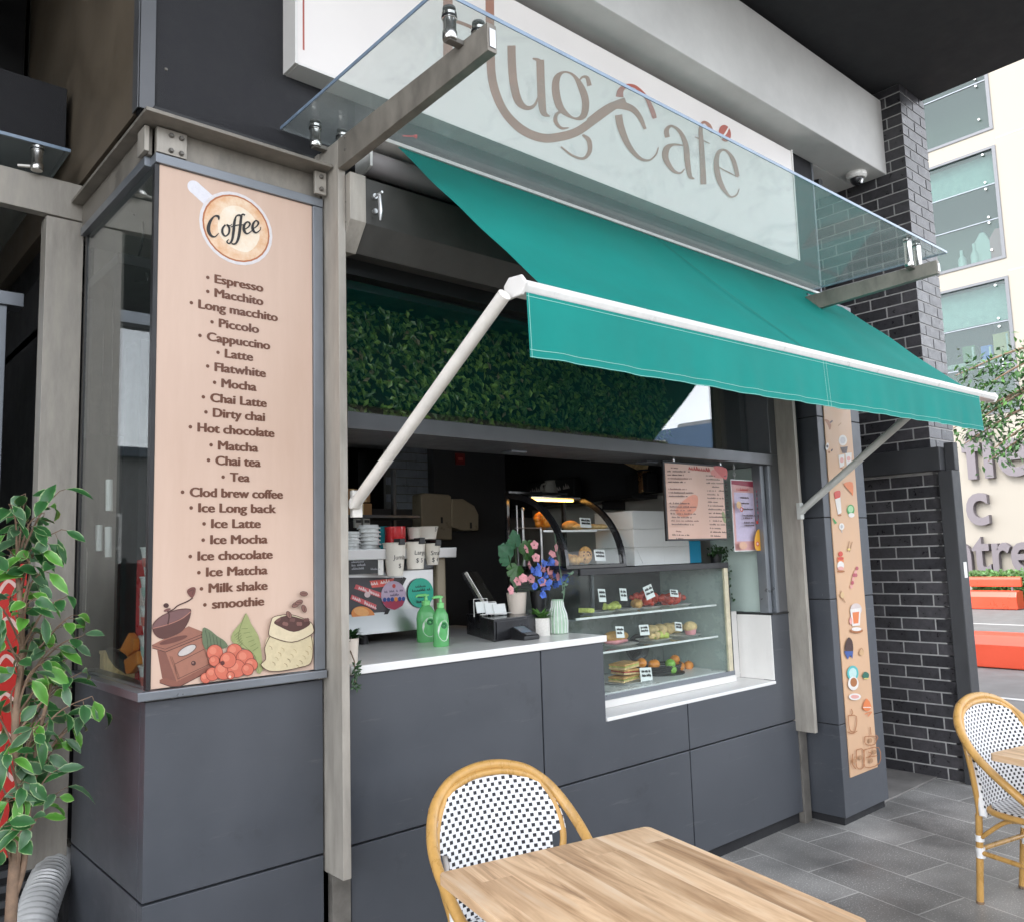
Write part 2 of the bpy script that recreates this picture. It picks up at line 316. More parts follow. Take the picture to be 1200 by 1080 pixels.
def prt(r, g, b):
    """flat printing ink from an sRGB triple"""
    k = (r, g, b)
    if k not in _pc:
        lin = [(v / 255 / 12.92 if v < 11 else ((v / 255 + .055) / 1.055) ** 2.4) for v in k]
        _pc[k] = flat('ink %d %d %d' % k, [min(.8, v * .8) for v in lin], .5, var=.08, vscale=50)
    return _pc[k]

# ------------------------------------------------------------ mesh helpers
class MB:
    def __init__(s): s.v = []; s.f = []; s.m = []; s.mats = []; s.uv = {}; s.cur = 0
    def mat(s, m):
        if m not in s.mats: s.mats.append(m)
        s.cur = s.mats.index(m); return s
    def add(s, vs, fs, uv=None):
        o = len(s.v); s.v += [Vector(v) for v in vs]
        for i, f in enumerate(fs):
            if uv: s.uv[len(s.f)] = [uv[k] for k in f]
            s.f.append([k + o for k in f]); s.m.append(s.cur)
        return s
    def box(s, x0, x1, y0, y1, z0, z1):
        return s.add([(x0, y0, z0), (x1, y0, z0), (x1, y1, z0), (x0, y1, z0), (x0, y0, z1), (x1, y0, z1), (x1, y1, z1), (x0, y1, z1)],
                     [(0, 3, 2, 1), (4, 5, 6, 7), (0, 1, 5, 4), (1, 2, 6, 5), (2, 3, 7, 6), (3, 0, 4, 7)])
    def obox(s, c, size, rot=(0, 0, 0)):
        e = Euler(rot).to_matrix(); c = Vector(c); h = Vector(size) / 2
        vs = [c + e @ Vector((a * h.x, b * h.y, d * h.z)) for d in (-1, 1) for a, b in ((-1, -1), (1, -1), (1, 1), (-1, 1))]
        return s.add(vs, [(0, 3, 2, 1), (4, 5, 6, 7), (0, 1, 5, 4), (1, 2, 6, 5), (2, 3, 7, 6), (3, 0, 4, 7)])
    def prism(s, pts, vec):
        """planar 3D outline pushed along vec"""
        n = len(pts); vec = Vector(vec); a = [Vector(p) for p in pts]
        tri = tessellate_polygon([a])
        fs = [tuple(t) for t in tri] + [tuple(n + i for i in t) for t in tri] + [(i, (i + 1) % n, n + (i + 1) % n, n + i) for i in range(n)]
        return s.add(a + [p + vec for p in a], fs)
    def poly(s, pts):
        a = [Vector(p) for p in pts]; return s.add(a, [tuple(t) for t in tessellate_polygon([a])])
    def tube(s, pts, r, seg=8, closed=False, caps=True):
        pts = [Vector(p) for p in pts]; n = len(pts)
        rr = r if isinstance(r, (list, tuple)) else [r] * n
        vs = []; fs = []; prev = None
        for i, p in enumerate(pts):
            a = pts[(i - 1) % n] if (closed or i) else p; b = pts[(i + 1) % n] if (closed or i < n - 1) else p
            t = (b - a).normalized()
            if prev is None:
                q = Vector((0, 0, 1)) if abs(t.z) < .9 else Vector((1, 0, 0)); x = t.cross(q).normalized()
            else:
                x = prev - t * prev.dot(t); x = x.normalized() if x.length > 1e-6 else t.orthogonal().normalized()
            prev = x; y = t.cross(x)
            for k in range(seg):
                an = 2 * math.pi * k / seg; vs.append(p + (x * math.cos(an) + y * math.sin(an)) * rr[i])
        for i in range(n if closed else n - 1):
            j = (i + 1) % n
            for k in range(seg): l = (k + 1) % seg; fs.append((i * seg + k, i * seg + l, j * seg + l, j * seg + k))
        if caps and not closed:
            fs.append(tuple(range(seg))[::-1]); fs.append(tuple((n - 1) * seg + k for k in range(seg)))
        return s.add(vs, fs)
    def lathe(s, prof, c, seg=20, flute=0, nfl=0, ax=None):
        c = Vector(c); vs = []; fs = []; n = len(prof)
        Q = Vector((0, 0, 1)).rotation_difference(Vector(ax)).to_matrix() if ax else None
        for r, z in prof:
            for k in range(seg):
                a = 2 * math.pi * k / seg; q = r * (1 + (flute * math.cos(nfl * a) if nfl else 0))
                v = Vector((q * math.cos(a), q * math.sin(a), z)); vs.append(c + (Q @ v if Q else v))
        for i in range(n - 1):
            for k in range(seg): l = (k + 1) % seg; fs.append((i * seg + k, i * seg + l, (i + 1) * seg + l, (i + 1) * seg + k))
        fs.append(tuple(range(seg))[::-1]); fs.append(tuple((n - 1) * seg + k for k in range(seg)))
        return s.add(vs, fs)
    def ball(s, c, r, seg=10, rings=6, rot=None):
        r = Vector(r) if not isinstance(r, (int, float)) else Vector((r, r, r)); c = Vector(c); vs = []; fs = []
        e = Euler(rot).to_matrix() if rot else None
        for i in range(rings + 1):
            t = math.pi * i / rings
            for k in range(seg):
                a = 2 * math.pi * k / seg; v = Vector((r.x * math.sin(t) * math.cos(a), r.y * math.sin(t) * math.sin(a), -r.z * math.cos(t)))
                vs.append(c + (e @ v if e else v))
        for i in range(rings):
            for k in range(seg): l = (k + 1) % seg; fs.append((i * seg + k, i * seg + l, (i + 1) * seg + l, (i + 1) * seg + k))
        return s.add(vs, fs)
    def leaf(s, p, d, up, ln, wd, bend=.25, fold=.25, rows=4):
        """pointed blade from p along d; UV.x = -1..1 across"""
        p = Vector(p); d = Vector(d).normalized(); x = d.cross(Vector(up))
        x = x.normalized() if x.length > 1e-4 else d.orthogonal().normalized(); n = x.cross(d)
        prof = {3: (0, .9, .0), 4: (.05, .95, .8, 0), 2: (.3, 0)}[rows] if rows in (3, 4) else (.05, .8, 1, .75, 0)
        vs = []; fs = []; uv = []
        for i, wv in enumerate(prof):
            t = i / (len(prof) - 1); c = p + d * (ln * t * (1 - .15 * bend * t)) - n * (bend * ln * t * t)
            for k in (-1, 0, 1): vs.append(c + x * (k * wd * wv / 2) + n * (abs(k) * fold * wd * wv / 2)); uv.append((k, t))
        for i in range(len(prof) - 1):
            for k in (0, 1): a = i * 3 + k; fs.append((a, a + 1, a + 4, a + 3))
        return s.add(vs, fs, uv)
    SPLIT = {'bolts': 'bolt', 'screws': 'screw', 'cleat': 0, 'glass_edge': 0, 'end_cap': 0, 'end_bracket': 0, 'hooks': 'hook', 'feet': 'foot', 'back_post': 0, 'jamb': 0, 'transom_jamb': 0, 'point_fixing': 0, 'side_column': 0, 'gasket': 0, 'posts': 'post', 'bracket': 0, 'cane_wrap': 0, 'upright': 0, 'channel_column': 0, 'shopfront': 0, 'joint_lines': 'joint_line', 'door_frame': 0, 'glazing_joint': 0, 'foot': 0, 'frame': 0, 'corner_bead': 0, 'edge_binding': 0, 'housing': 0, 'stretcher': 0}
    def build(s, name, mt=None, parent=None, bevel=0, smooth=None, seg=2):
        if name in MB.SPLIT and not s.uv:
            par = list(range(len(s.v)))
            def find(i):
                while par[i] != i: par[i] = par[par[i]]; i = par[i]
                return i
            for f in s.f:
                for k in f[1:]: par[find(k)] = find(f[0])
            gr = {}
            for fi, f in enumerate(s.f): gr.setdefault(find(f[0]), []).append(fi)
            if len(gr) > 1:
                out = None
                for fis in gr.values():
                    q = MB(); ids = sorted({k for fi in fis for k in s.f[fi]}); ix = {k: n for n, k in enumerate(ids)}
                    q.v = [s.v[k] for k in ids]; q.f = [[ix[k] for k in s.f[fi]] for fi in fis]; q.m = [s.m[fi] for fi in fis]; q.mats = s.mats
                    o = q._build(MB.SPLIT[name] or name, mt, parent, bevel, smooth, seg); out = out or o
                return out
            name = MB.SPLIT[name] or name
        return s._build(name, mt, parent, bevel, smooth, seg)
    def _build(s, name, mt=None, parent=None, bevel=0, smooth=None, seg=2):
        me = bpy.data.meshes.new(name)
        inv = Matrix.Identity(4); q = parent; ch = []
        while q: ch.append(q); q = q.parent
        for q in reversed(ch): inv = inv @ q.matrix_basis
        inv = inv.inverted()
        me.from_pydata([inv @ v for v in s.v], [], s.f)
        for mm in (s.mats or [mt]): me.materials.append(mm)
        if s.mats: me.polygons.foreach_set('material_index', s.m)
        if s.uv:
            ul = me.uv_layers.new(name='UVMap')
            for pi, uvs in s.uv.items():
                for li, c in zip(me.polygons[pi].loop_indices, uvs): ul.data[li].uv = c
        bm = bmesh.new(); bm.from_mesh(me)
        bmesh.ops.recalc_face_normals(bm, faces=bm.faces) if not s.uv else None
        if bevel:
            es = [e for e in bm.edges if len(e.link_faces) == 2 and e.calc_face_angle(0) > R_(35)]
            bmesh.ops.bevel(bm, geom=es, offset=bevel, segments=seg, profile=.6, affect='EDGES', clamp_overlap=True)
        bm.to_mesh(me); bm.free()
        if smooth:
            me.polygons.foreach_set('use_smooth', [True] * len(me.polygons))
            me.set_sharp_from_angle(angle=R_(smooth))
        o = bpy.data.objects.new(name, me); COL.objects.link(o)
        if parent: o.parent = parent
        return o
def thing(name, label, cat, loc=(0, 0, 0), rz=0, group=None):
    o = bpy.data.objects.new(name, None); COL.objects.link(o); o.empty_display_size = .1
    o.location = loc; o.rotation_euler = (0, 0, rz)
    o.matrix_basis = Matrix.LocRotScale(Vector(loc), Euler((0, 0, rz)), None)
    return tag(o, label, cat, group)
def tag(o, label, cat, group=None, kind=None):
    if label: o['label'] = label
    if cat: o['category'] = cat
    if group: o['group'] = group
    if kind: o['kind'] = kind
    return o
def struct(o): o['kind'] = 'structure'; return o
def dup(root, loc, rz=None, label=None):
    r = root.copy(); COL.objects.link(r); r.location = loc
    if rz is not None: r.rotation_euler = (0, 0, rz)
    r.matrix_basis = Matrix.LocRotScale(r.location, r.rotation_euler, None)
    if label: r['label'] = label
    for ch in list(root.children):
        c = ch.copy(); COL.objects.link(c); c.parent = r
        for g in list(ch.children):
            d = g.copy(); COL.objects.link(d); d.parent = c
    return r
def B(name, mt, parent, *boxes, bevel=.003):
    b = MB()
    for q in boxes: b.box(*q)
    return b.build(name, M[mt] if isinstance(mt, str) else mt, parent, bevel)
def spline(pts, n=8, closed=False):
    P = [Vector(p) for p in pts]; out = []; N = len(P)
    for i in range(N if closed else N - 1):
        a, b, c, d = (P[(i + k) % N] if closed else P[min(max(i + k, 0), N - 1)] for k in (-1, 0, 1, 2))
        for k in range(n):
            t = k / n; out.append(.5 * ((2 * b) + (c - a) * t + (2 * a - 5 * b + 4 * c - d) * t * t + (3 * b - 3 * c + d - a) * t ** 3))
    if not closed: out.append(P[-1])
    return out
# flat artwork: a sheet is a plane frame; every mark sits a hair above the one before
class Sheet:
    def __init__(s, to3, normal, mb=None): s.to3 = to3; s.n = Vector(normal); s.k = 0; s.mb = mb or MB(); s.step = .00012
    def P(s, p, up=True): return Vector(s.to3(p[0], p[1])) + s.n * (s.k * s.step)
    def fill(s, pts, col, smooth=0):
        s.k += 1; s.mb.mat(col)
        if smooth: pts = [(p.x, p.y) for p in spline([(a, b, 0) for a, b in pts], smooth, True)]
        s.mb.poly([s.P(p) for p in pts]); return s
    def ell(s, cx, cy, rx, ry, col, rot=0, n=28):
        c, q = math.cos(R_(rot)), math.sin(R_(rot))
        return s.fill([(cx + rx * math.cos(t) * c - ry * math.sin(t) * q, cy + rx * math.cos(t) * q + ry * math.sin(t) * c) for t in [2 * math.pi * i / n for i in range(n)]], col)
    def stroke(s, pts, w, col, n=8, closed=False):
        s.k += 1; s.mb.mat(col)
        ws = w if isinstance(w, (list, tuple)) else [w] * len(pts)
        P = spline([(p[0], p[1], k) for p, k in zip(pts, ws)], n, closed) if n > 1 else [Vector((p[0], p[1], k)) for p, k in zip(pts, ws)]
        vs = []; N = len(P)
        for i, p in enumerate(P):
            a = P[(i - 1) % N] if (closed or i) else p; b = P[(i + 1) % N] if (closed or i < N - 1) else p
            t = Vector((b.x - a.x, b.y - a.y)); t = t.normalized() if t.length > 1e-9 else Vector((1, 0)); h = max(.01, p.z) / 2
            vs += [s.P((p.x - t.y * h, p.y + t.x * h)), s.P((p.x + t.y * h, p.y - t.x * h))]
        fs = [(2 * i, 2 * i + 1, 2 * i + 3, 2 * i + 2) for i in range(N - 1)]
        if closed: fs.append((2 * N - 2, 2 * N - 1, 1, 0))
        s.mb.add(vs, fs); return s
    def scribble(s, x0, y0, x1, y1, h, col, w=None, seed=0):
        """a line of writing too small to read: letter-sized ticks"""
        rnd = random.Random(seed + int(x0 * 97 + y0 * 13)); L = math.hypot(x1 - x0, y1 - y0); ux, uy = (x1 - x0) / L, (y1 - y0) / L
        t = 0; H = abs(h); w = w or H * .22
        while t < L:
            if rnd.random() < .16: t += H * .55; continue
            k = h * (1 if rnd.random() < .3 else .7)
            a = (x0 + ux * t, y0 + uy * t); s.stroke([a, (a[0] + ux * H * .12, a[1] - k), (a[0] + ux * H * .32, a[1] - k * .5 * rnd.random()), (a[0] + ux * H * .4, a[1])], w, col, 1)
            t += H * .58
        return s
    def build(s, name, parent): return s.mb.build(name, None, parent)
def text_into(mb, txt, org, u, v, width=None, size=None, bold=0, align='L', extrude=0, n=None, shear=0, spacing=1):
    cu = bpy.data.curves.new('t', 'FONT'); cu.body = txt; cu.size = 1; cu.offset = bold; cu.extrude = extrude; cu.shear = shear; cu.space_character = spacing
    cu.resolution_u = 4; cu.fill_mode = 'BOTH' if extrude else 'FRONT'
    ob = bpy.data.objects.new('t', cu); COL.objects.link(ob)
    dg = bpy.context.evaluated_depsgraph_get(); me = bpy.data.meshes.new_from_object(ob.evaluated_get(dg))
    xs = [q.co.x for q in me.vertices]; x0, x1 = min(xs), max(xs)
    k = (width / (x1 - x0)) if width else size
    kv = size if size else k
    org = Vector(org); u = Vector(u); v = Vector(v); n = n or u.cross(v)
    sh = {'L': x0, 'C': (x0 + x1) / 2, 'R': x1}[align]
    mb.add([org + u * ((q.co.x - sh) * k) + v * (q.co.y * kv) + n * (q.co.z) for q in me.vertices], [tuple(p.vertices) for p in me.polygons])
    bpy.data.objects.remove(ob); bpy.data.curves.remove(cu); bpy.data.meshes.remove(me)
    return k

# ============================================================ SETTING
g = MB(); g.add([(-150, -150, -.012), (250, -150, -.012), (250, 150, -.012), (-150, 150, -.012)], [(0, 1, 2, 3)])
struct(g.build('ground', M['asphalt']))
g = MB(); g.add([(-12, -14, 0), (8.2, -14, 0), (8.2, 6, 0), (-12, 6, 0)], [(0, 1, 2, 3)])
struct(g.build('pavement', M['paver']))
g = MB(); g.box(8.2, 8.34, -14, 30, -.011, .004); struct(g.build('kerb', M['mortar'], bevel=.01))
g = MB(); g.add([(18.6, -40, -.008), (18.75, -40, -.008), (18.75, 40, -.008), (18.6, 40, -.008)], [(0, 1, 2, 3)])
g.add([(9.9, -40, -.008), (10.0, -40, -.008), (10.0, 40, -.008), (9.9, 40, -.008)], [(0, 1, 2, 3)])
struct(g.build('road_marking', M['line']))

# ============================================================ CAFE BUILDING
cafe = thing('cafe_building', 'charcoal clad corner cafe kiosk with open serving counter under a dark soffit', 'building', (.92, 0, 0))
XR = 4.80
def panel(*boxes, name='cladding_panel', mt='clad'): return B(name, mt, cafe, *boxes, bevel=.0025)
XJ = 2.645; XK = 3.695; G = .004
# front cladding, upper course / lower course (8 mm joints over dark backing)
panel((.92, 1.548, 0, .05, .612, 1.222)); panel((.92, 1.548, 0, .05, .07, .604))
panel((1.66, XJ - G, 0, .05, .612, 1.222))
def ngon_panel(pts):
    b = MB(); b.prism([(x, 0, z) for x, z in pts], (0, .05, 0)); return b.build('cladding_panel', M['clad'], cafe, .0025)
ngon_panel([(XJ + G, .612), (XK - G, .612), (XK - G, .845), (3.06, .845), (3.06, 1.222), (XJ + G, 1.222)])
ngon_panel([(XK + G, .612), (XR, .612), (XR, 1.25), (4.556, 1.25), (4.556, .845), (XK + G, .845)])
panel((1.66, XK - G, 0, .05, .07, .604)); panel((XK + G, XR, 0, .05, .07, .604))
# left return
for z0, z1 in ((.612, 1.222), (.07, .604)): panel((.92, .97, .052, .83, z0, z1))
B('backing', 'clad_dk', cafe, (.935, 3.04, .02, .09, .07, 1.21), (3.04, 4.57, .02, .09, .07, .835), (4.57, XR - .01, .02, .09, .07, 1.24), (.94, .99, .09, .82, .07, 1.21), bevel=0)
B('plinth', 'clad_dk', cafe, (.95, XR - .02, .03, .12, 0, .069), (.955, 1.0, .12, .8, 0, .069), bevel=0)
# window sill of the menu bay
b = MB(); b.prism([(.885, -.035, 1.232), (1.548, -.035, 1.232), (1.548, .12, 1.232), (1.0, .12, 1.232), (1.0, .83, 1.232), (.885, .83, 1.232)], (0, 0, .028))
b.build('window_sill', M['alu'], cafe, .003)
bay = B('bay_frame', 'alu', cafe, (1.507, 1.548, -.02, .03, 1.262, 3.02), (.915, 1.548, -.022, .03, 3.022, 3.056), (.895, .94, .03, .83, 3.022, 3.056), bevel=.002)
B('corner_bead', 'black', cafe, (.916, .931, -.012, .012, 1.262, 3.02), (.914, .926, .805, .83, 1.262, 3.02), bevel=.001)
B('bay_glass', 'glass_win', cafe, (.918, .923, .014, .804, 1.262, 3.02), bevel=0)
# bay floor and lining behind the glass
B('bay_shelf', 'white', cafe, (.93, 1.66, .03, .86, 1.20, 1.231), bevel=.002)
# steel I-beam wrapping the bay head
b = MB()
b.box(.857, 1.548, -.10, .09, 3.155, 3.168); b.box(.857, .99, .09, .83, 3.155, 3.168)
b.box(.92, 1.548, -.004, .012, 3.057, 3.154); b.box(.90, .914, .012, .83, 3.057, 3.154)
bm_ = b.build('steel_beam', M['steel_mid'], cafe, .002)
b = MB(); b.box(.918, 1.02, -.022, -.006, 3.060, 3.150); b.box(.882, .898, -.006, .07, 3.060, 3.150); b.box(1.50, 1.548, -.05, -.036, 3.06, 3.15)
b.build('cleat', M['steel'], bm_, .002)
b = MB()
for x, z in ((.965, 3.075), (.965, 3.13), (1.0, 3.075), (1.0, 3.13), (1.525, 3.08), (1.525, 3.13)):
    b.lathe([(.009, 0), (.009, .006), (.006, .011)], (x, -.022 if x < 1.2 else -.05, z), 8, ax=(0, -1, 0))
b.build('bolts', M['steel_dk'], bm_)
B('shadow_gap', 'black', cafe, (.93, 5.70, .05, .12, 3.169, 3.26), (.945, 1.0, .12, 3.5, 3.10, 3.26), bevel=0)
# flat-bar columns standing proud of the front
def column(x0, dx=.032):
    c = B('steel_column', 'steel', cafe, (x0, x0 + dx, -.125, .018, .545, 3.26), bevel=.002)
    B('column_stub', 'steel_dk', cafe, (x0 + .02, x0 + .095, -.012, .03, 0, .60), bevel=.002)
    return c
column(1.556); column(4.742)
B('channel_column', 'steel', cafe, (1.552, 1.655, .02, .06, .07, 3.26), bevel=.002)
B('channel_column', 'black', cafe, (4.775, 4.84, -.004, .06, .07, 3.26), bevel=.002)
# rear column and cantilever arm on the side elevation
B('steel_column', 'steel', cafe, (.772, .912, .85, .94, .54, 3.088), bevel=.002)
# fascia
B('fascia', 'fascia', cafe, (.902, 5.62, .10, .40, 3.261, 5.135), bevel=.004)
B('side_fascia', 'fascia_side', cafe, (.894, 1.0, .16, 6, 3.261, 5.135), bevel=.002)
B('corner_trim', 'alu_dk', cafe, (.893, .945, .092, .099, 3.262, 5.134), (.888, .8925, .10, .158, 3.262, 5.134), bevel=.001)
b = MB()
for q in ((.985, 3.44), (.985, 4.0), (1.6, 3.42), (2.9, 3.42)): b.lathe([(.007, 0), (.005, .004)], (q[0], .10, q[1]), 8, ax=(0, -1, 0))
b.build('screws', M['steel_dk'], cafe)
B('end_trim', 'alu', cafe, (5.621, 5.64, .094, .38, 3.262, 4.9), bevel=.001)
# roller-shutter head box above the opening
sh = [(.03, 3.115), (-.150, 3.128), (-.150, 2.945), (-.072, 2.846), (.03, 2.862)]
b = MB(); b.prism([(1.662, y, z) for y, z in sh], (3.075, 0, 0)); box = b.build('shutter_box', M['shutter'], cafe, .003)
b = MB(); b.prism([(1.590, y * 1.03 - .002, (z - 3) * 1.03 + 3) for y, z in sh], (.07, 0, 0)); b.build('end_plate', M['steel'], box, .002)
b = MB(); b.lathe([(.011, 0), (.011, .012), (.005, .012), (.005, .06)], (1.70, -.150, 3.06), 10, ax=(0, -1, 0)); b.tube([(1.70, -.19, 3.06), (1.705, -.19, 2.99), (1.705, -.186, 2.955)], [.007, .009, .004], 8)
b.lathe([(.010, 0), (.010, .012)], (1.70, -.150, 3.00), 8, ax=(0, -1, 0)); b.build('crank_hook', M['chrome'], box, smooth=40)
b = MB()
for y, z in ((-.03, 3.02), (-.03, 2.93), (-.12, 3.02), (-.12, 2.94)): b.lathe([(.006, 0), (.006, .004)], (1.590, y, z), 8, ax=(-1, 0, 0))
b.build('bolts', M['stainless'], box)
B('fascia_soffit', 'black', cafe, (1.66, 4.74, .032, .10, 2.80, 3.168), bevel=0)
# transom above the counter
B('transom_beam', 'alu_dk', cafe, (1.657, 4.66, -.012, .36, 2.163, 2.230), bevel=.004)
B('transom_head', 'black', cafe, (1.657, 4.74, .101, .42, 2.765, 2.86), bevel=.002)
b = MB(); b.prism([(1.66, .004, 2.231), (4.66, .153, 2.231), (4.66, .159, 2.231), (1.66, .010, 2.231)], (0, 0, .533)); b.build('transom_glass', M['glass_tr'], cafe)
B('transom_jamb', 'alu_dk', cafe, (4.60, 4.66, .165, .36, 2.2315, 2.764), (4.662, 4.74, .0, .40, 2.232, 2.764), (4.642, 4.74, .0, .40, 1.262, 2.2315), bevel=.003)
# serving opening: jamb, reveal and ledge
B('jamb', 'alu', cafe, (4.56, 4.60, .02, .08, 1.262, 2.16), (4.612, 4.64, -.004, .05, 1.262, 2.16), bevel=.002)
B('pier_cap', 'black', cafe, (4.556, XR - .003, -.006, .30, 1.251, 1.261), bevel=.001)
B('reveal', 'white', cafe, (4.546, 4.555, .004, .24, .868, 1.25), bevel=.001)
B('ledge', 'stone', cafe, (3.062, 4.545, -.008, .30, .848, .866), bevel=.003)
B('reveal_board', 'white', cafe, (4.40, 4.545, .24, .26, .867, 1.27), bevel=.002)
ctr = B('countertop', 'stone', cafe, (1.66, 3.075, -.014, 1.20, 1.225, 1.257), bevel=.004)
# interior shell
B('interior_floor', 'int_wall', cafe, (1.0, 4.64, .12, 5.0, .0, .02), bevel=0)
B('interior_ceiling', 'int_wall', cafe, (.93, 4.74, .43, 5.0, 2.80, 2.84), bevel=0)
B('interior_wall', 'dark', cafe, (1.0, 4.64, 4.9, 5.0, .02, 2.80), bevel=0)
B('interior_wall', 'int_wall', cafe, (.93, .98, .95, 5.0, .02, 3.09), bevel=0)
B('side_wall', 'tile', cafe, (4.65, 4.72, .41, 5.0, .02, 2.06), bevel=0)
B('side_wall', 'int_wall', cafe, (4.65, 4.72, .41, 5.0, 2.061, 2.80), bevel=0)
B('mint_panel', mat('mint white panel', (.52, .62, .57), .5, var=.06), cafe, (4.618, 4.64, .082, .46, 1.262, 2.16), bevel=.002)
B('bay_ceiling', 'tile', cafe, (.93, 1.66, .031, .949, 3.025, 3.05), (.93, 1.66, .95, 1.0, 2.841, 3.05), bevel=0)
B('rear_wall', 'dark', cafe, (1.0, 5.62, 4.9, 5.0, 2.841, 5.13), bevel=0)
B('inner_pillar', 'concdark', cafe, (1.35, 1.62, 1.5, 1.75, .02, 2.80), bevel=.004)
B('partition', 'int_wall', cafe, (3.34, 3.98, 1.75, 1.82, .02, 2.80), (2.6, 3.338, 1.75, 1.82, .02, 1.98), bevel=.002)
b = MB()
for r in range(9):
    for c in range(3):
        x0 = 3.9 + c * .21 + (.105 if r % 2 else 0) ; b.box(x0, x0 + .20, 3.2, 3.215, 2.0 + r * .072, 2.065 + r * .072)
tl = b.build('brick_tile_wall', mat('pale window-lit tile', (.70, .74, .82), .35, var=.15, vscale=12), cafe, .002)  # tile colour raised to stand in for window light at the back
b = MB(); b.box(3.9, 4.64, 3.216, 3.25, 0.02, 2.80); b.build('grout', M['mortar'], tl)
# small recessed fittings seen against the head of the opening
for px, py in ((602, 524), (758, 536)):
    p = PY(.22, px, py); B('head_light_fitting', 'alu', cafe, (p.x - .05, p.x + .05, .18, .26, 2.152, 2.162), bevel=.002)
B('side_glazing', 'glass_side', cafe, (-1.4, .66, 1.30, 1.306, .1, 2.80), bevel=0)
B('glazing_frame', 'alu', cafe, (-1.4, .775, 1.24, 1.34, 2.801, 2.86), (.665, .715, 1.26, 1.33, .1, 2.80), bevel=.002)
B('side_room', mat('grey passage wall', (.035, .034, .033), .7), cafe, (-1.4, .88, 3.0, 3.1, 0, 4.355), bevel=0)

# soffit of the storey above, its concrete beam and the recess
soff = thing('upper_storey_soffit', 'dark charcoal overhanging soffit of the storey above the cafe', 'soffit', (2, -2, 5.14))
B('slab', 'soffit', soff, (-4, 6.70, -2.5, 5, 5.14, 5.5), bevel=.01)
bb = B('concrete_beam', 'whitebeam', soff, (-1.5, 6.279, -.165, .098, 4.46, 5.06), bevel=.008)
B('shadow_channel', 'black', soff, (-1.5, 6.20, -.10, .09, 5.061, 5.139), bevel=0)
B('beam_return', 'whitebeam', soff, (5.66, 6.279, .099, .8, 4.46, 5.06), bevel=.006)

# ============================================================ BRICK PILLAR
bp_ = thing('brick_pillar', 'tall charcoal brick pillar with pale mortar and a projecting dark concrete cap', 'pillar', (6.5, 0, 0))
cap0, cap1 = 2.165, 2.335
BX = 6.28; BX2 = 6.72; YF = -.31; YB = .9
b = MB(); b.mat(M['mortar']); b.box(BX + .006, BX2 - .006, YF + .006, YB, 0.0, 5.138)
rnd = random.Random(3); bricks = MB(); mats3 = [M['brickA'], M['brickB'], M['brickC']]
z = .004; r = 0
while z < 5.1:
    z1 = min(z + .076, 5.136)
    if not (z1 > cap0 - .01 and z < cap1 - .012):
        yf = YF - .042 if z < cap0 else YF; y = yf + (0 if r % 2 else -.12)
        while y < YB:
            a, c = max(y, yf), min(y + .23, YB)
            if c - a > .02:
                bricks.mat(rnd.choice(mats3)); j = rnd.uniform(0, .0025); bricks.box(BX + j, BX + .09, a, c, z, z1)
            y += .24
        x = BX + (.092 if r % 2 else .102 + .0); first = True
        xs = [(BX + .0905, BX + .0905 + .13)] if r % 2 else [(BX + .0905, BX + .22)]
        x = BX + .0905 + (.02 if r % 2 else .135)
        if r % 2: bricks.mat(rnd.choice(mats3)); bricks.box(BX + .0905, x - .01, YF + .0015, YF + .09, z, z1)
        else: bricks.mat(rnd.choice(mats3)); bricks.box(BX + .0905, x - .01, YF + .0015, YF + .09, z, z1)
        while x < BX2:
            c = min(x + .23, BX2); bricks.mat(rnd.choice(mats3)); j = rnd.uniform(0, .0025)
            bricks.box(x, c, YF + j, YF + .09, z, z1); x += .24
    z += .086; r += 1
sh_ = bricks.build('brickwork', None, bp_, .0018, seg=1)
b.build('mortar_core', None, sh_)
B('cap', 'concdark', bp_, (BX - .05, 6.5, YF - .075, YB, cap0, cap1), bevel=.006)
B('edge_post', 'concdark', bp_, (BX - .035, 6.385, -.455, YF - .046, .0, cap0 - .003), (BX + .03, 6.385, -.455, YF - .077, cap0 - .0028, cap1 + .03), bevel=.006)
p = PY(-.456, 1131, 668); B('notice_sticker', 'white', bp_, (p.x - .02, p.x + .03, -.459, -.4555, p.z - .05, p.z + .06), bevel=0)

# alcove step between the clad pillar and the brickwork
b = MB(); b.box(5.42, 6.279, -.16, 1.5, .0005, .014); struct(b.build('threshold_slab', mat('worn concrete slab', (.19, .18, .17), .7, var=.3, vscale=4, bump=.1), bevel=.003))
B('alcove_wall', 'dark', cafe, (5.30, 6.279, 1.5, 1.56, .0, 4.46), bevel=0)

# ============================================================ CLAD PILLAR with picture strip
cp_ = thing('clad_pillar', 'slim charcoal clad pillar standing right of the serving opening', 'pillar', (5.1, 0, 0))
PXL, PXR, PYF = 4.865, 5.42, -.215
zj = [.045, .585, 1.33, 1.83, 2.46, 3.25]
for a, c in zip(zj[:-1], zj[1:]): B('cladding_panel', 'clad', cp_, (PXL, PXR, PYF, .05, a + .003, c - .003), bevel=.003)
B('core', 'clad_dk', cp_, (PXL + .006, PXR - .006, PYF + .006, .045, .046, 3.25), bevel=0)
B('plinth', 'clad_dk', cp_, (PXL + .02, PXR - .02, PYF + .02, .05, 0, .045), bevel=0)
strip = thing('picture_strip', 'tall narrow tan poster of small food and drink drawings on the clad pillar', 'poster', (5.13, PYF - .004, .27))
B('sheet', 'strip', strip, (4.945, 5.293, PYF - .006, PYF - .0005, .268, 2.93), bevel=0)
S = Sheet(lambda x, y: PY(PYF - .0062, 940 + x / 2.25, 460 + y / 2.25), (0, -1, 0))
br, dk, wh, rd, og, gn, tq, pk, tn = prt(176, 110, 60), prt(70, 40, 35), prt(238, 232, 225), prt(214, 70, 50), prt(232, 130, 70), prt(70, 160, 80), prt(90, 190, 190), prt(235, 170, 160), prt(186, 140, 100)
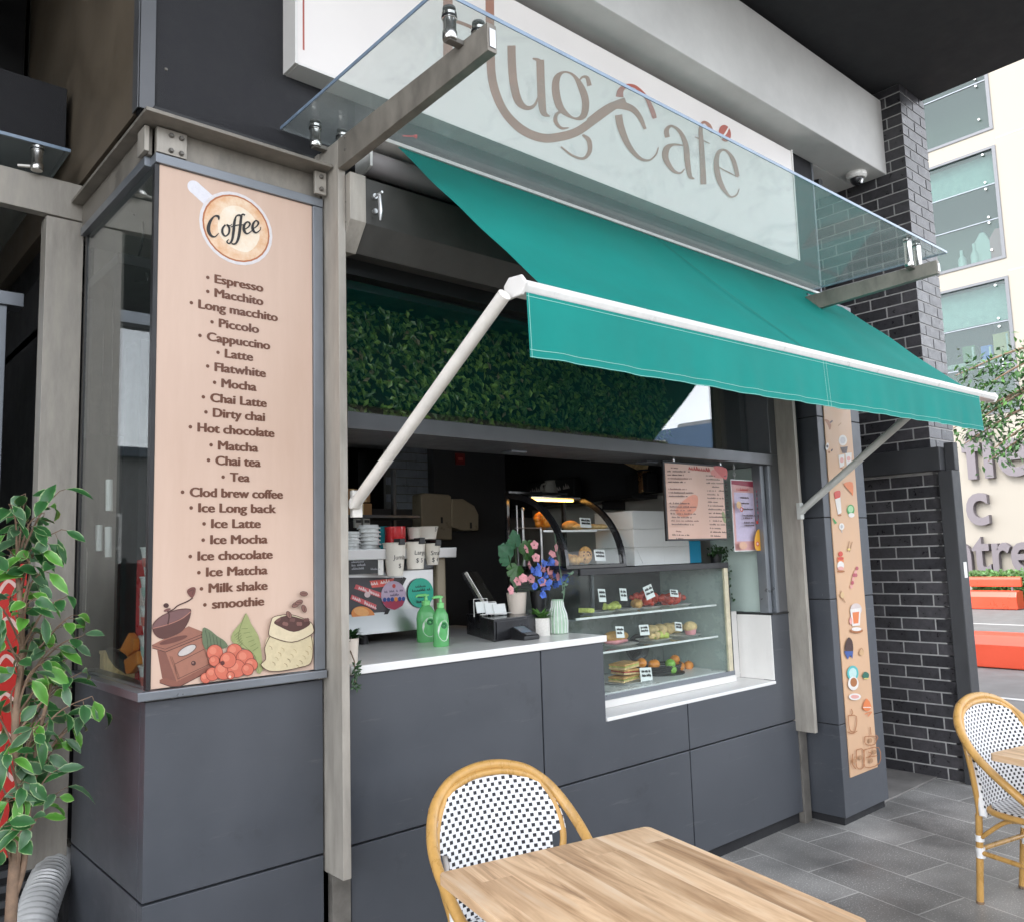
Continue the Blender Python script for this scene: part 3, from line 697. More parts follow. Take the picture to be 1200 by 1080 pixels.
S.stroke([(58, 72), (66, 76), (72, 86), (73, 98)], [3, 8, 9, 3], br); S.stroke([(74, 80), (80, 74)], 4, dk); S.stroke([(95, 88), (103, 80)], 2, tn)
S.ell(66, 142, 4, 10, wh, 10); S.ell(66, 142, 3, 4, dk); S.ell(71, 157, 3, 3, br); S.ell(78, 152, 2, 4, dk, 30)
S.ell(107, 126, 11, 14, wh); S.ell(107, 126, 7, 9, prt(210, 205, 205)); S.fill([(100, 144), (120, 142), (117, 160), (106, 160)], dk)
S.fill([(95, 165), (111, 162), (110, 192), (99, 198)], wh); S.fill([(113, 160), (130, 158), (129, 190), (117, 192)], wh); S.ell(104, 178, 5, 7, pk); S.ell(122, 174, 5, 6, pk); S.stroke([(100, 198), (108, 201)], 3, br)
S.stroke([(84, 228), (90, 240)], 2, br); S.fill([(84, 262), (99, 258), (99, 275), (87, 280)], rd, 4); S.fill([(86, 280), (100, 275), (103, 315), (94, 322)], wh); S.ell(98, 322, 5, 3, br)
S.fill([(108, 240), (132, 236), (133, 270), (126, 262)], og, 3); S.stroke([(110, 244), (130, 266)], 2, br)
S.ell(127, 308, 10, 14, gn); S.ell(127, 306, 7, 9, prt(170, 215, 160)); S.ell(129, 322, 8, 6, wh)
S.stroke([(80, 330), (88, 344)], [2, 7], gn); S.ell(103, 352, 7, 9, wh); S.ell(103, 352, 3, 5, prt(190, 190, 190)); S.stroke([(103, 360), (104, 368)], 2, prt(190, 190, 190))
S.stroke([(118, 418), (123, 390)], 2, tn); S.stroke([(124, 418), (131, 392)], 2, tn); S.ell(122, 412, 4, 3, prt(240, 210, 120))
S.ell(100, 424, 6, 7, rd); S.fill([(91, 432), (108, 432), (108, 446), (92, 446)], og); S.ell(100, 436, 8, 4, rd); S.ell(100, 455, 9, 12, wh); S.ell(100, 462, 8, 5, pk); S.ell(101, 470, 10, 3, br)
for i, (x, y) in enumerate([(143, 462), (139, 472), (135, 480), (133, 490), (131, 500), (128, 510), (140, 480)]): S.ell(x, y, 4, 5, pk if i % 2 else prt(190, 90, 100))
S.stroke([(100, 520), (106, 540), (112, 552)], 2, tn); S.stroke([(96, 530), (106, 546)], 2, tn); S.ell(104, 532, 5, 8, prt(224, 190, 140))
S.ell(140, 570, 15, 16, prt(220, 205, 200)); S.fill([(124, 570), (152, 566), (150, 612), (130, 614)], wh); S.fill([(130, 578), (148, 576), (146, 606), (133, 608)], og); S.ell(141, 626, 17, 7, br); S.ell(141, 622, 13, 5, wh); S.ell(126, 600, 4, 10, pk)
S.fill([(110, 668), (119, 644), (130, 654), (131, 682), (114, 684)], dk, 3); S.fill([(108, 680), (132, 680), (130, 700), (124, 690), (118, 702), (112, 690)], prt(60, 90, 160))
S.stroke([(148, 690), (153, 672), (160, 682)], 2, tn); S.ell(154, 684, 6, 8, prt(215, 175, 130))
S.ell(131, 738, 15, 20, tq); S.ell(131, 738, 10, 14, prt(200, 230, 225)); S.ell(132, 765, 14, 18, wh); S.ell(133, 762, 9, 12, br); S.ell(136, 800, 16, 9, wh); S.ell(136, 800, 11, 5, pk)
S.fill([(156, 748), (162, 734), (173, 740), (170, 752)], prt(40, 110, 90), 3); S.stroke([(160, 752), (172, 752)], 3, prt(225, 210, 120))
S.fill([(156, 830), (167, 804), (180, 826), (170, 838)], og, 2); S.stroke([(158, 828), (178, 828)], 2, wh); S.stroke([(162, 846), (180, 840), (170, 852)], 2, og)
for pts in ([(118, 850), (122, 886), (136, 890), (140, 852), (118, 850)], [(116, 892), (128, 897), (142, 890)], [(126, 832), (130, 842), (126, 848)], [(162, 905), (164, 925), (188, 925), (190, 905), (162, 905)], [(176, 880), (178, 900)], [(140, 940), (140, 985), (158, 985), (158, 940), (140, 940)], [(160, 940), (198, 934), (200, 975), (162, 985), (160, 940)], [(165, 960), (195, 955)], [(130, 950), (128, 975), (138, 990)], [(170, 945), (180, 950), (172, 958)], [(190, 900), (196, 908), (190, 916)]): S.stroke(pts, 2, br, 3)
for x, y in ((134, 968), (150, 960), (178, 968), (187, 945), (176, 915)): S.ell(x, y, 5, 6, tn)
S.build('drawings', strip)

# ============================================================ MENU POSTER
mp_ = thing('menu_poster', 'tall peach coffee menu poster with cup picture filling the bay window', 'poster', (1.2, -.01, 1.265))
B('sheet', 'poster', mp_, (.932, 1.506, -.010, -.002, 1.264, 3.021), bevel=0)
S = Sheet(lambda x, y: PY(-.0102, x, y), (0, -1, 0))
W3 = lambda x, z: Vector((x, -.0102, z))
cc = PY(-.0102, 277.5, 268); Sc = Sheet(W3, (0, -1, 0))
a = PY(-.0102, 228, 220); d_ = PY(-.0102, 248, 238)
Sc.stroke([(a.x, a.z), ((a.x + d_.x) / 2, (a.z + d_.z) / 2), (d_.x, d_.z)], [.048, .05, .05], prt(236, 234, 240), 4); Sc.ell(a.x, a.z, .025, .025, prt(236, 234, 240))
Sc.ell(cc.x, cc.z, .137, .135, prt(232, 226, 226)); Sc.ell(cc.x, cc.z, .126, .124, prt(186, 112, 66))
latte = mat('latte print', (.62, .30, .12), .5, col2=(.80, .66, .50), vscale=14)
Sc.ell(cc.x, cc.z, .120, .118, latte); Sc.fill([(cc.x - .07, cc.z - .02), (cc.x - .05, cc.z + .06), (cc.x + .01, cc.z + .085), (cc.x + .07, cc.z + .05), (cc.x + .085, cc.z - .02), (cc.x + .04, cc.z - .08), (cc.x - .03, cc.z - .07)], mat('latte foam print', (.76, .58, .40), .5, col2=(.80, .72, .60), vscale=22), 6)
Sc.build('cup_picture', mp_)
S.k = 20
q = lambda *pts: [(160 + x / 3.6, 180 + y / 3.6) for x, y in pts]
def sc(pts, w, n=8): S.stroke(q(*pts), [v / 3.6 for v in w], M['ink'], n)
sc([(346, 282), (344, 268), (328, 266), (310, 288), (302, 318), (310, 344), (328, 353), (346, 338)], [4, 11, 6, 12, 15, 12, 6, 3])
sc([(374, 302), (362, 318), (362, 338), (374, 350), (388, 338), (390, 316), (380, 302), (392, 306), (402, 300)], [7, 9, 10, 6, 8, 9, 6, 4, 3])
sc([(442, 272), (434, 262), (420, 266), (412, 290), (408, 330), (402, 366), (390, 381), (380, 374), (388, 364)], [5, 8, 6, 11, 12, 10, 6, 6, 3])
sc([(456, 262), (446, 258), (440, 272), (436, 310), (430, 352), (420, 378), (406, 384), (398, 376)], [8, 6, 10, 12, 12, 9, 6, 4])
sc([(396, 312), (424, 304), (458, 302)], [4, 5, 3])
sc([(454, 322), (470, 312), (477, 298), (466, 290), (453, 304), (452, 326), (464, 340), (482, 330), (492, 316)], [4, 6, 8, 6, 10, 12, 7, 4, 3])
sc([(490, 320), (506, 308), (513, 294), (502, 285), (490, 300), (489, 322), (502, 336), (520, 324), (522, 312)], [4, 6, 8, 6, 10, 12, 7, 4, 3])
S.build('title_lettering', mp_)
rows = [('Espresso', 252, 331, 308, 335), ('Macchito', 252, 346, 308, 352), ('Long macchito', 233, 358, 325, 372), ('Piccolo', 257, 380, 303, 386), ('Cappuccino', 243, 396, 316, 405), ('Latte', 264, 415, 296, 419), ('Flatwhite', 252, 431, 311, 438), ('Mocha', 260, 450, 300, 454), ('Chai Latte', 247, 467, 312, 473), ('Dirty chai', 250, 485, 310, 489), ('Hot chocolate', 232, 502, 321, 508), ('Matcha', 256, 523, 302, 525), ('Chai tea', 253, 540, 305, 543), ('Tea', 270, 560, 292, 560), ('Clod brew coffee', 223, 577, 331, 580), ('Ice Long back', 233, 595, 323, 597), ('Ice Latte', 248, 614, 305, 614), ('Ice Mocha', 247, 633, 313, 632), ('Ice chocolate', 232, 653, 319, 649), ('Ice Matcha', 242, 671, 313, 668), ('Milk shake', 245, 690, 313, 686), ('smoothie', 249, 709, 309, 704)]
b = MB(); b.mat(M['txt'])
for t, x0, y0, x1, y1 in rows:
    p, r_ = PY(-.0112, x0, y0 + 4), PY(-.0112, x1, y1 + 4); zc = (p.z + r_.z) / 2; org = Vector((p.x, -.0112, zc))
    for ii, (dx, dz) in enumerate(((-.0024, 0), (-.0012, .0007), (0, -.0009), (.0012, .0007), (.0024, 0))):
        text_into(b, t, org + Vector((dx, -.00012 * ii, dz)), Vector((1, 0, 0)), Vector((0, 0, 1)), width=r_.x - p.x, size=.044)
    b.add([org + Vector((-.026 + .0065 * math.cos(k * .785), 0, .014 + .0065 * math.sin(k * .785))) for k in range(8)], [tuple(range(8))])
b.build('menu_lettering', None, mp_)
S = Sheet(lambda x, y: PY(-.0102, 160 + x / 5, 640 + y / 5), (0, -1, 0))
ol = prt(72, 40, 36)
S.fill([(120, 605), (170, 615), (235, 790), (150, 770)], prt(132, 84, 70)); S.fill([(170, 615), (385, 525), (430, 690), (235, 790)], prt(166, 112, 92))
S.fill([(135, 780), (165, 765), (235, 790), (430, 690), (462, 710), (255, 818), (200, 820), (135, 797)], prt(140, 88, 72)); S.stroke([(135, 797), (200, 820), (255, 818), (462, 710)], 4, ol, 1)
S.fill([(90, 575), (150, 545), (305, 465), (402, 503), (395, 522), (170, 614), (92, 592)], prt(156, 104, 86)); S.stroke([(90, 578), (168, 600), (400, 506)], 3, ol, 1); S.stroke([(92, 594), (170, 616), (396, 524)], 4, ol, 1)
S.stroke([(222, 688), (395, 600), (425, 688), (240, 775), (222, 688)], 3, ol, 1); S.ell(295, 607, 62, 26, prt(110, 80, 70), -28); S.ell(295, 607, 56, 21, prt(205, 196, 190), -28); S.ell(333, 682, 14, 14, ol); S.ell(330, 679, 6, 6, prt(150, 110, 100))
for x in (195, 205): S.stroke([(x, 640), (x + 48, 775)], 2, prt(120, 76, 64), 1)
S.fill([(92, 455), (150, 400), (240, 366), (305, 362), (319, 378), (305, 436), (268, 492), (215, 522), (150, 540), (104, 512)], prt(92, 56, 50), 3)
S.fill([(92, 470), (130, 420), (210, 380), (290, 366), (314, 380), (260, 420), (180, 452), (100, 480)], prt(120, 86, 84), 3); S.stroke([(95, 478), (180, 456), (262, 422), (316, 380)], 5, prt(176, 120, 104)); S.ell(215, 546, 85, 15, prt(110, 66, 56), -16)
S.stroke([(182, 455), (190, 400), (178, 372)], 8, ol, 3); S.stroke([(180, 384), (215, 366), (242, 344), (300, 318), (328, 298)], 7, ol); S.ell(172, 344, 16, 14, ol); S.ell(178, 370, 22, 8, prt(120, 80, 74), -20)
S.fill([(294, 258), (318, 238), (343, 240), (342, 270), (326, 298), (306, 286)], prt(118, 70, 62), 3); S.stroke([(305, 262), (330, 252), (326, 280)], 3, ol, 3)
S.fill([(385, 480), (425, 486), (470, 522), (515, 552), (526, 590), (400, 600)], prt(104, 118, 88), 3)
for k in range(5): S.stroke([(400 + k * 22, 486 + k * 14), (412 + k * 20, 540 + k * 10), (416 + k * 20, 596)], 3, prt(60, 72, 52), 3)
S.fill([(640, 388), (612, 440), (562, 500), (553, 548), (592, 584), (650, 604), (690, 650), (702, 736), (736, 722), (722, 560), (700, 500), (668, 450)], prt(158, 164, 108), 2)
S.stroke([(636, 392), (606, 470), (596, 540), (640, 590), (690, 640), (712, 730)], 3, prt(104, 112, 66))
for k in range(6): S.stroke([(612 + k * 13, 480 + k * 26), (650 + k * 12, 478 + k * 22)], 3, prt(116, 126, 74), 1); S.stroke([(606 + k * 3, 490 + k * 14), (570 + k * 6, 520 + k * 12)], 3, prt(116, 126, 74), 1)
for x, y, r_ in ((455, 620, 46), (570, 612, 44), (630, 652, 50), (668, 690, 36), (450, 668, 30), (400, 768, 30), (440, 745, 38), (505, 725, 52), (580, 712, 52), (645, 718, 34), (530, 662, 46), (545, 752, 22)):
    S.ell(x, y, r_ + 2, r_ + 2, prt(120, 48, 40)); S.ell(x, y, r_ - 1, r_ - 1, prt(212, 112, 88)); S.ell(x - r_ * .25, y - r_ * .25, r_ * .45, r_ * .45, prt(224, 134, 108))
S.ell(497, 680, 13, 13, prt(90, 40, 36)); S.ell(540, 760, 8, 8, prt(240, 200, 180))
S.fill([(776, 520), (744, 590), (750, 655), (722, 690), (770, 726), (850, 725), (950, 705), (1012, 680), (1026, 600), (1016, 520), (900, 556)], prt(216, 200, 162), 3)
S.stroke([(776, 520), (744, 590), (750, 655), (722, 690), (770, 726), (850, 725), (950, 705), (1012, 680), (1026, 600), (1016, 520)], 4, ol, 4)
for k in range(18):
    x = 770 + (k * 53) % 230; y = 580 + (k * 37) % 120; S.stroke([(x, y), (x + 14, y + 8), (x + 16, y + 22)], 2, prt(170, 146, 104) if k % 3 else prt(110, 84, 58), 3)
S.fill([(765, 500), (778, 440), (800, 408), (900, 398), (1002, 436), (1026, 470), (1016, 512), (902, 558), (780, 526)], prt(222, 206, 172), 3); S.stroke([(765, 500), (778, 440), (800, 408), (900, 398), (1002, 436), (1026, 470), (1016, 512), (902, 558), (780, 526), (765, 500)], 4, ol, 4)
S.fill([(796, 440), (870, 402), (1000, 436), (990, 468), (912, 498), (832, 468)], prt(84, 52, 46), 3)
for k in range(16): S.ell(822 + (k * 41) % 165, 428 + (k * 23) % 46, 17, 9, prt(134, 92, 84) if k % 2 else prt(112, 74, 68), -35 + (k * 47) % 80)
for x, y, a in ((882, 398, 60), (970, 362, 70), (920, 340, -30), (968, 275, 5), (940, 325, -20)): S.ell(x, y, 24, 15, ol, a); S.ell(x, y, 21, 12, prt(140, 100, 88), a); S.stroke([(x - 14, y), (x + 14, y)] if abs(a) < 40 else [(x, y - 13), (x + 3, y + 13)], 3, ol, 1)
S.build('coffee_drawings', mp_)

# ============================================================ SIGNBOARD
sg = thing('shop_sign', 'long white lightbox sign with rose gold cafe lettering above the awning', 'sign', (3.3, .05, 3.6))
B('light_box', 'signwhite', sg, (1.452, 5.17, 0, .10, 3.60, 4.375), bevel=.004)
B('frame', 'white', sg, (1.44, 1.451, -.006, .10, 3.590, 4.385), (1.452, 5.17, -.006, .10, 3.588, 3.599), (5.171, 5.183, -.006, .10, 3.59, 4.385), bevel=.001)
B('red_liner', 'redbrown', sg, (1.475, 1.482, -.0015, -.0003, 3.66, 4.36), bevel=0)
S = Sheet(lambda x, y: PY(-.0006, x, y), (0, -1, 0)); ro = M['rose']
def st(pts, w, f=5.4, ox=500, oy=0, m_=None): S.stroke([(ox + x / f, oy + y / f) for x, y in pts], [v / f for v in w], m_ or ro, 8)
st([(134, -130), (134, 100), (134, 370)], [60, 60, 60])
st([(134, 120), (250, 160), (398, 230)], [20, 22, 20])
st([(398, -120), (400, 110), (404, 300), (410, 470), (440, 600), (500, 720), (600, 820), (720, 872), (830, 870), (950, 835), (1060, 760), (1188, 670), (1260, 640)], [54, 54, 54, 54, 54, 52, 56, 56, 56, 54, 52, 50, 46])
st([(536, 290), (540, 420), (552, 540), (580, 640), (630, 684), (680, 670), (708, 610)], [52, 52, 52, 50, 30, 20, 10])
st([(670, 372), (700, 380), (720, 390)], [10, 22, 20]); st([(718, 380), (722, 520), (728, 640), (740, 715), (778, 738)], [50, 50, 50, 40, 8])
S_ = [(868, 458), (822, 500), (818, 590), (850, 690), (930, 750), (990, 735), (1005, 650), (980, 560), (930, 480)]
S.stroke([(500 + x / 5.4, y / 5.4) for x, y in S_], [v / 5.4 for v in (14, 42, 50, 44, 14, 40, 46, 42, 18)], ro, 8, True)
st([(960, 520), (985, 490), (1015, 495), (1030, 545)], [8, 14, 24, 30])
st([(860, 705), (822, 725), (815, 770), (850, 812), (900, 810)], [12, 22, 26, 18, 6]); st([(985, 855), (1025, 890), (1030, 960), (990, 1005), (920, 985), (848, 930)], [14, 30, 28, 18, 14, 10])
k2 = dict(f=6, ox=690, oy=70)
st([(0, 440), (90, 370), (170, 325), (240, 325), (310, 352), (360, 410), (395, 490)], [54, 54, 54, 54, 44, 34, 22], **k2)
st([(215, 265), (225, 215), (270, 185), (330, 195), (400, 265), (445, 360), (462, 415)], [54, 40, 26, 22, 26, 34, 30], m_=M['redbrown'], **k2)
st([(208, 390), (225, 480), (275, 600), (350, 690), (420, 710), (470, 670), (488, 618)], [52, 50, 40, 26, 14, 12, 8], **k2)
st([(552, 548), (545, 500), (580, 468), (640, 510), (680, 600), (692, 720), (710, 820), (742, 840)], [36, 34, 18, 26, 38, 40, 30, 8], **k2)
st([(660, 605), (590, 600), (545, 630), (540, 700), (590, 780), (640, 800), (672, 770)], [10, 20, 44, 42, 26, 14, 8], **k2)
st([(866, 515), (845, 465), (805, 440), (785, 490), (792, 620), (802, 800), (805, 880)], [22, 24, 16, 28, 36, 40, 42], **k2); st([(745, 545), (800, 570), (848, 592)], [8, 10, 6], **k2)
st([(915, 760), (980, 795), (1050, 830)], [7, 10, 6], **k2); st([(1045, 825), (1015, 710), (960, 640), (910, 655), (895, 740), (920, 860), (985, 960), (1035, 955), (1056, 908)], [30, 30, 16, 28, 38, 38, 16, 12, 6], **k2)
S.ell(690 + 955 / 6, 70 + 520 / 6, 42 / 6, 60 / 6, M['redbrown'], -12); st([(985, 470), (960, 520), (925, 560)], [6, 14, 6], m_=M['signwhite'], **k2)
S.build('lettering', sg)

# ============================================================ GLASS CANOPY over the counter
def spigot(parent, x, y, z0=3.255, z1=3.345):
    b = MB(); b.lathe([(.022, z0 - 0), (.024, z0 + .004), (.024, z0 + .026), (.0215, z0 + .030), (.0215, z1 - .022), (.024, z1 - .020), (.024, z1 - .001)], (x, y, 0), 18)
    o = b.build('glass_clamp', M['stainless'], parent, smooth=40)
    b = MB(); b.lathe([(.025, z1 - .017), (.025, z1 - .011)], (x, y, 0), 18); b.lathe([(.021, z1 + .0125), (.021, z1 + .018), (.012, z1 + .021)], (x, y, 0), 18); b.build('gasket', M['black'], o, smooth=40); return o
def canopy_arm(parent, x, y0, y1, z0, z1):
    b = MB(); b.prism([(x, y0, z0 - .012), (x, y1, z0 + .022), (x, y1, z1 + .006), (x, y0, z1)], (.036, 0, 0)); a = b.build('arm', M['steel_mid'], parent, .002)
    b = MB(); b.box(x + .006, x + .030, y1 - .004, y1, z0 + .035, z1 - .012); b.build('end_plate', M['chrome'], a, .001)
    b = MB()
    for yy, zz in ((-.18, .045), (-.18, .095)): b.lathe([(.006, 0), (.005, .004)], (x, yy, z0 + zz), 8, ax=(-1, 0, 0))
    b.build('bolts', M['steel_dk'], a)
    for yy in (y1 + .13, -.03):
        b = MB(); b.box(x - .055, x + .092, yy - .014, yy + .014, z1 - .012, z1 + .004); b.build('bracket', M['steel_dk'], a, .002)
can = thing('glass_canopy', 'greenish frosted glass canopy on two steel arms above the green awning', 'canopy', (3.3, -.45, 3.35))
GX0, GX1, GY0, GY1 = 1.425, 5.13, -.962, .085
B('glass_panel', 'glass_can', can, (GX0, GX1, GY0, GY1, 3.346, 3.357), bevel=0)
B('glass_edge', 'glass_edge', can, (GX0, GX1, GY0 - .004, GY0 - .0005, 3.345, 3.358), bevel=0)
B('glass_edge', 'glass_edge', can, (GX0 - .004, GX0 - .0005, GY0, GY1, 3.345, 3.358), (GX1 + .0005, GX1 + .004, GY0, GY1, 3.345, 3.358), bevel=0)
canopy_arm(can, 1.556, -.126, -1.03, 3.155, 3.262); canopy_arm(can, 4.742, -.126, -1.05, 3.10, 3.19)
for x, y, z in ((1.512, -.90, 3.255), (1.512, -.03, 3.255), (1.63, -.90, 3.255), (1.63, -.03, 3.255)): spigot(can, x, y, z)
for x, y in ((4.70, -.92), (4.82, -.92), (4.70, -.03), (4.82, -.03)): spigot(can, x, y, 3.185)
ca2 = thing('side_canopy', 'small dark glass canopy on a steel arm at the left side of the kiosk', 'canopy', (.3, .9, 3.35))
B('glass_panel', 'glass_can', ca2, (-.7, .835, .775, 2.6, 3.346, 3.357), bevel=0)
B('glass_edge', 'glass_edge', ca2, (-.7, .835, .771, .7745, 3.345, 3.358), bevel=0)
b = MB(); b.prism([(.905, .84, 3.09), (.905, .84, 3.245), (-.6, .84, 3.265), (-.6, .84, 3.12)], (0, .05, 0)); b.build('arm', M['steel'], ca2, .003)
spigot(ca2, .72, .80, 3.245)
b = MB(); b.tube([(.66, .83, 3.262), (.72, .80, 3.262)], .009, 8); b.build('bracket', M['stainless'], ca2)
fb = thing('fascia_box', 'plain black box fixed above the small glass canopy at upper left', 'box', (.3, 1.3, 3.45))
B('casing', 'fascia', fb, (-.5, .868, 1.0, 1.6, 3.452, 3.738), bevel=.006)
B('edge_strip', 'alu_dk', fb, (-.5, .868, .992, .999, 3.445, 3.456), bevel=.001)
sl = thing('slot_lamp', 'thin amber lamp glowing in a dark slot at top left', 'lamp', (.83, 1.9, 4.1)); lx = PY(1.9, 53, 60).x
B('lamp_strip', 'slotglow', sl, (lx, lx + .008, 1.90, 1.908, 3.80, 4.40), bevel=0)
B('housing', 'black', sl, (.45, lx - .10, 1.88, 2.4, 3.76, 5.10), (lx + .010, lx + .03, 1.905, 2.4, 3.76, 5.10), (lx - .099, lx - .012, 2.2, 2.4, 3.76, 5.10), bevel=.002)
b = MB()
for k in range(4): b.box(lx - .09 + k * .022, lx - .086 + k * .022, 1.95, 1.953, 3.8, 4.9)
b.build('louvre', M['steel_dk'], sl)
B('side_soffit', 'fascia_side', soff, (-3, .595, 1.65, 5, 4.36, 4.45), bevel=0)

# ============================================================ AWNING
aw = thing('green_awning', 'teal green retractable awning with white front bar over the serving counter', 'awning', (3.5, -.06, 3.3))
bz = lambda x: 2.462 + (x - 1.67) * .0125          # front bar runs slightly out of level, as fitted
B('hood', 'awnwhite', aw, (1.70, 5.325, -.135, -.02, 3.318, 3.334), bevel=.003)
b = MB(); b.tube([(1.72, -.052, 3.245), (5.30, -.052, 3.245)], .052, 18); b.build('roller', mat('grey roller', (.34, .31, .31), .5), aw, smooth=40)
b = MB(); b.prism([(1.70, -.01, 3.175), (1.70, -.125, 3.20), (1.70, -.13, 3.316), (1.70, -.01, 3.316)], (.012, 0, 0)); b.prism([(5.31, -.01, 3.175), (5.31, -.125, 3.20), (5.31, -.13, 3.316), (5.31, -.01, 3.316)], (.012, 0, 0)); b.build('end_bracket', M['awnwhite'], aw, .002)
FX0, FX1 = 1.83, 5.31
b = MB(); NX, NY = 48, 20; vs = []
for j in range(NY + 1):
    t = j / NY
    for i in range(NX + 1):
        x = FX0 + (FX1 - FX0) * i / NX; z0 = 3.316; z1 = bz(x) + .012
        wob = (.004 * math.sin(i * .9 + j * .25) + .006 * math.sin(i * .33 - j * .3) + .003 * math.sin(i * 1.7 + j * .9)) * math.sin(math.pi * t)
        vs.append((x, -.128 + t * (-.985 + .128), z0 + (z1 - z0) * t - .007 * math.sin(math.pi * t) + wob))
b.add(vs, [(j * (NX + 1) + i, j * (NX + 1) + i + 1, (j + 1) * (NX + 1) + i + 1, (j + 1) * (NX + 1) + i) for j in range(NY) for i in range(NX)])
fab = b.build('canopy_fabric', M['green'], aw, smooth=60)
XS = PY(-1.0, 957, 425).x
b = MB()
for xx in (XS,):
    vs = []
    for j in range(NY + 1):
        t = j / NY; z0 = 3.316; z1 = bz(xx) + .012; z = z0 + (z1 - z0) * t - .007 * math.sin(math.pi * t) + .0055
        vs += [(xx - .004, -.128 + t * -.857, z), (xx + .004, -.128 + t * -.857, z)]
    b.add(vs, [(2 * j, 2 * j + 1, 2 * j + 3, 2 * j + 2) for j in range(NY)])
b.build('seam', mat('seam thread', (.006, .10, .08), .8), fab)
b = MB(); b.prism([(1.665, y, bz(1.665) + z) for y, z in ((-1.03, -.020), (-1.042, 0), (-1.03, .020), (-.985, .024), (-.965, .008), (-.975, -.022))], (3.82, 0, .0125 * 3.82))
fbar = b.build('front_bar', M['awnwhite'], aw, .004)
b = MB(); b.prism([(1.653, y * 1 + (y + 1) * .25, bz(1.66) + z * 1.15) for y, z in ((-1.03, -.028), (-1.048, 0), (-1.03, .026), (-.985, .030), (-.965, .010), (-.975, -.03))], (.012, 0, 0)); b.prism([(5.485, y, bz(5.485) + z) for y, z in ((-1.03, -.03), (-1.048, 0), (-1.03, .028), (-.985, .032), (-.965, .010), (-.975, -.03))], (.010, 0, 0)); b.build('end_cap', M['white'], fbar, .004)
b = MB(); vs = []; NX = 110; NY = 8
for j in range(NY + 1):
    t = j / NY
    for i in range(NX + 1):
        x = 1.675 + (5.215 - 1.675) * i / NX; h = .205
        y = -1.036 - .010 * t + t * (.004 * math.sin(x * 9.3) + .004 * math.sin(x * 23 + 1.3) + .003 * math.sin(x * 41))
        vs.append((x, y, bz(x) - .022 - h * t - .003 * t * math.sin(x * 2.2 + 1)))
b.add(vs, [(j * (NX + 1) + i, j * (NX + 1) + i + 1, (j + 1) * (NX + 1) + i + 1, (j + 1) * (NX + 1) + i) for j in range(NY) for i in range(NX)])
val = b.build('valance', M['green'], aw, smooth=60)
b = MB()
def vpt(x, t): return (x, -1.036 - .010 * t + t * (.004 * math.sin(x * 9.3) + .004 * math.sin(x * 23 + 1.3) + .003 * math.sin(x * 41)) - .0012, bz(x) - .022 - .205 * t - .003 * t * math.sin(x * 2.2 + 1))
def vstrip(f0, f1, n): 
    vs = []
    for i in range(n + 1): vs += [f0(i / n), f1(i / n)]
    b.add(vs, [(2 * i, 2 * i + 1, 2 * i + 3, 2 * i + 2) for i in range(n)])
for t in (.875, .985, .05): vstrip(lambda u: vpt(1.675 + 3.54 * u, t), lambda u: vpt(1.675 + 3.54 * u, t + .008), 110)
for xx in (XS - .012, XS + .012, 1.683, 5.207): vstrip(lambda u: vpt(xx - .001, u), lambda u: vpt(xx + .001, u), 8)
b.build('stitching', M['stitch'], val)
def awarm(x, p0, p1, r, mt):
    b = MB(); b.tube([(x, *p0), (x, *p1)], [r * 1.0, r], 16); a = b.build('arm', M[mt], aw, smooth=40)
    b = MB(); b.box(x - .006, x + .034, p0[0] + .005, p0[0] + .03, p0[1] - .05, p0[1] + .05); b.lathe([(.02, -.02), (.02, .02)], (x, p0[0], p0[1]), 12, ax=(1, 0, 0)); b.build('pivot', M[mt], a, .002)
awarm(1.615, (-.13, 1.862), (-1.005, 2.43), .0215, 'armwhite'); awarm(4.72, (-.15, 1.872), (-1.0, 2.47), .021, 'armgrey')
b = MB(); p = PY(-.14, 484, 160); b.tube([(p.x - .05, p.y, p.z - .014), (p.x, p.y, p.z), (p.x + .016, p.y, p.z + .004)], [.003, .003, .009], 8); b.build('cable_tie', M['redp'], aw)

# ============================================================ CCTV
cc_ = thing('dome_camera', 'white dome security camera under the pale concrete beam', 'camera', (6.06, -.03, 4.46))
b = MB(); b.lathe([(.075, 0), (.075, -.03), (.062, -.045), (.05, -.045)], (6.06, -.03, 4.4595), 24); b.build('housing', M['white'], cc_, smooth=40)
b = MB(); b.ball((6.06, -.03, 4.412), .048, 16, 10); b.build('dome', M['blackg'], cc_, smooth=60)
b = MB(); b.lathe([(.012, 0), (.018, -.03)], (6.05, -.075, 4.398), 12, ax=(0, -.5, 1)); b.build('lens', M['chrome'], cc_, smooth=40)
c2 = thing('bullet_camera', 'small black bullet camera beside the dark sign wall under the beam', 'camera', (5.85, .15, 4.4))
b = MB(); b.tube([(5.80, .22, 4.459), (5.80, .2, 4.40)], .008, 8); b.build('bracket', M['black'], c2)
b = MB(); b.tube([(5.80, .24, 4.39), (5.79, .12, 4.37)], .026, 12); b.build('body', M['black'], c2, smooth=40)

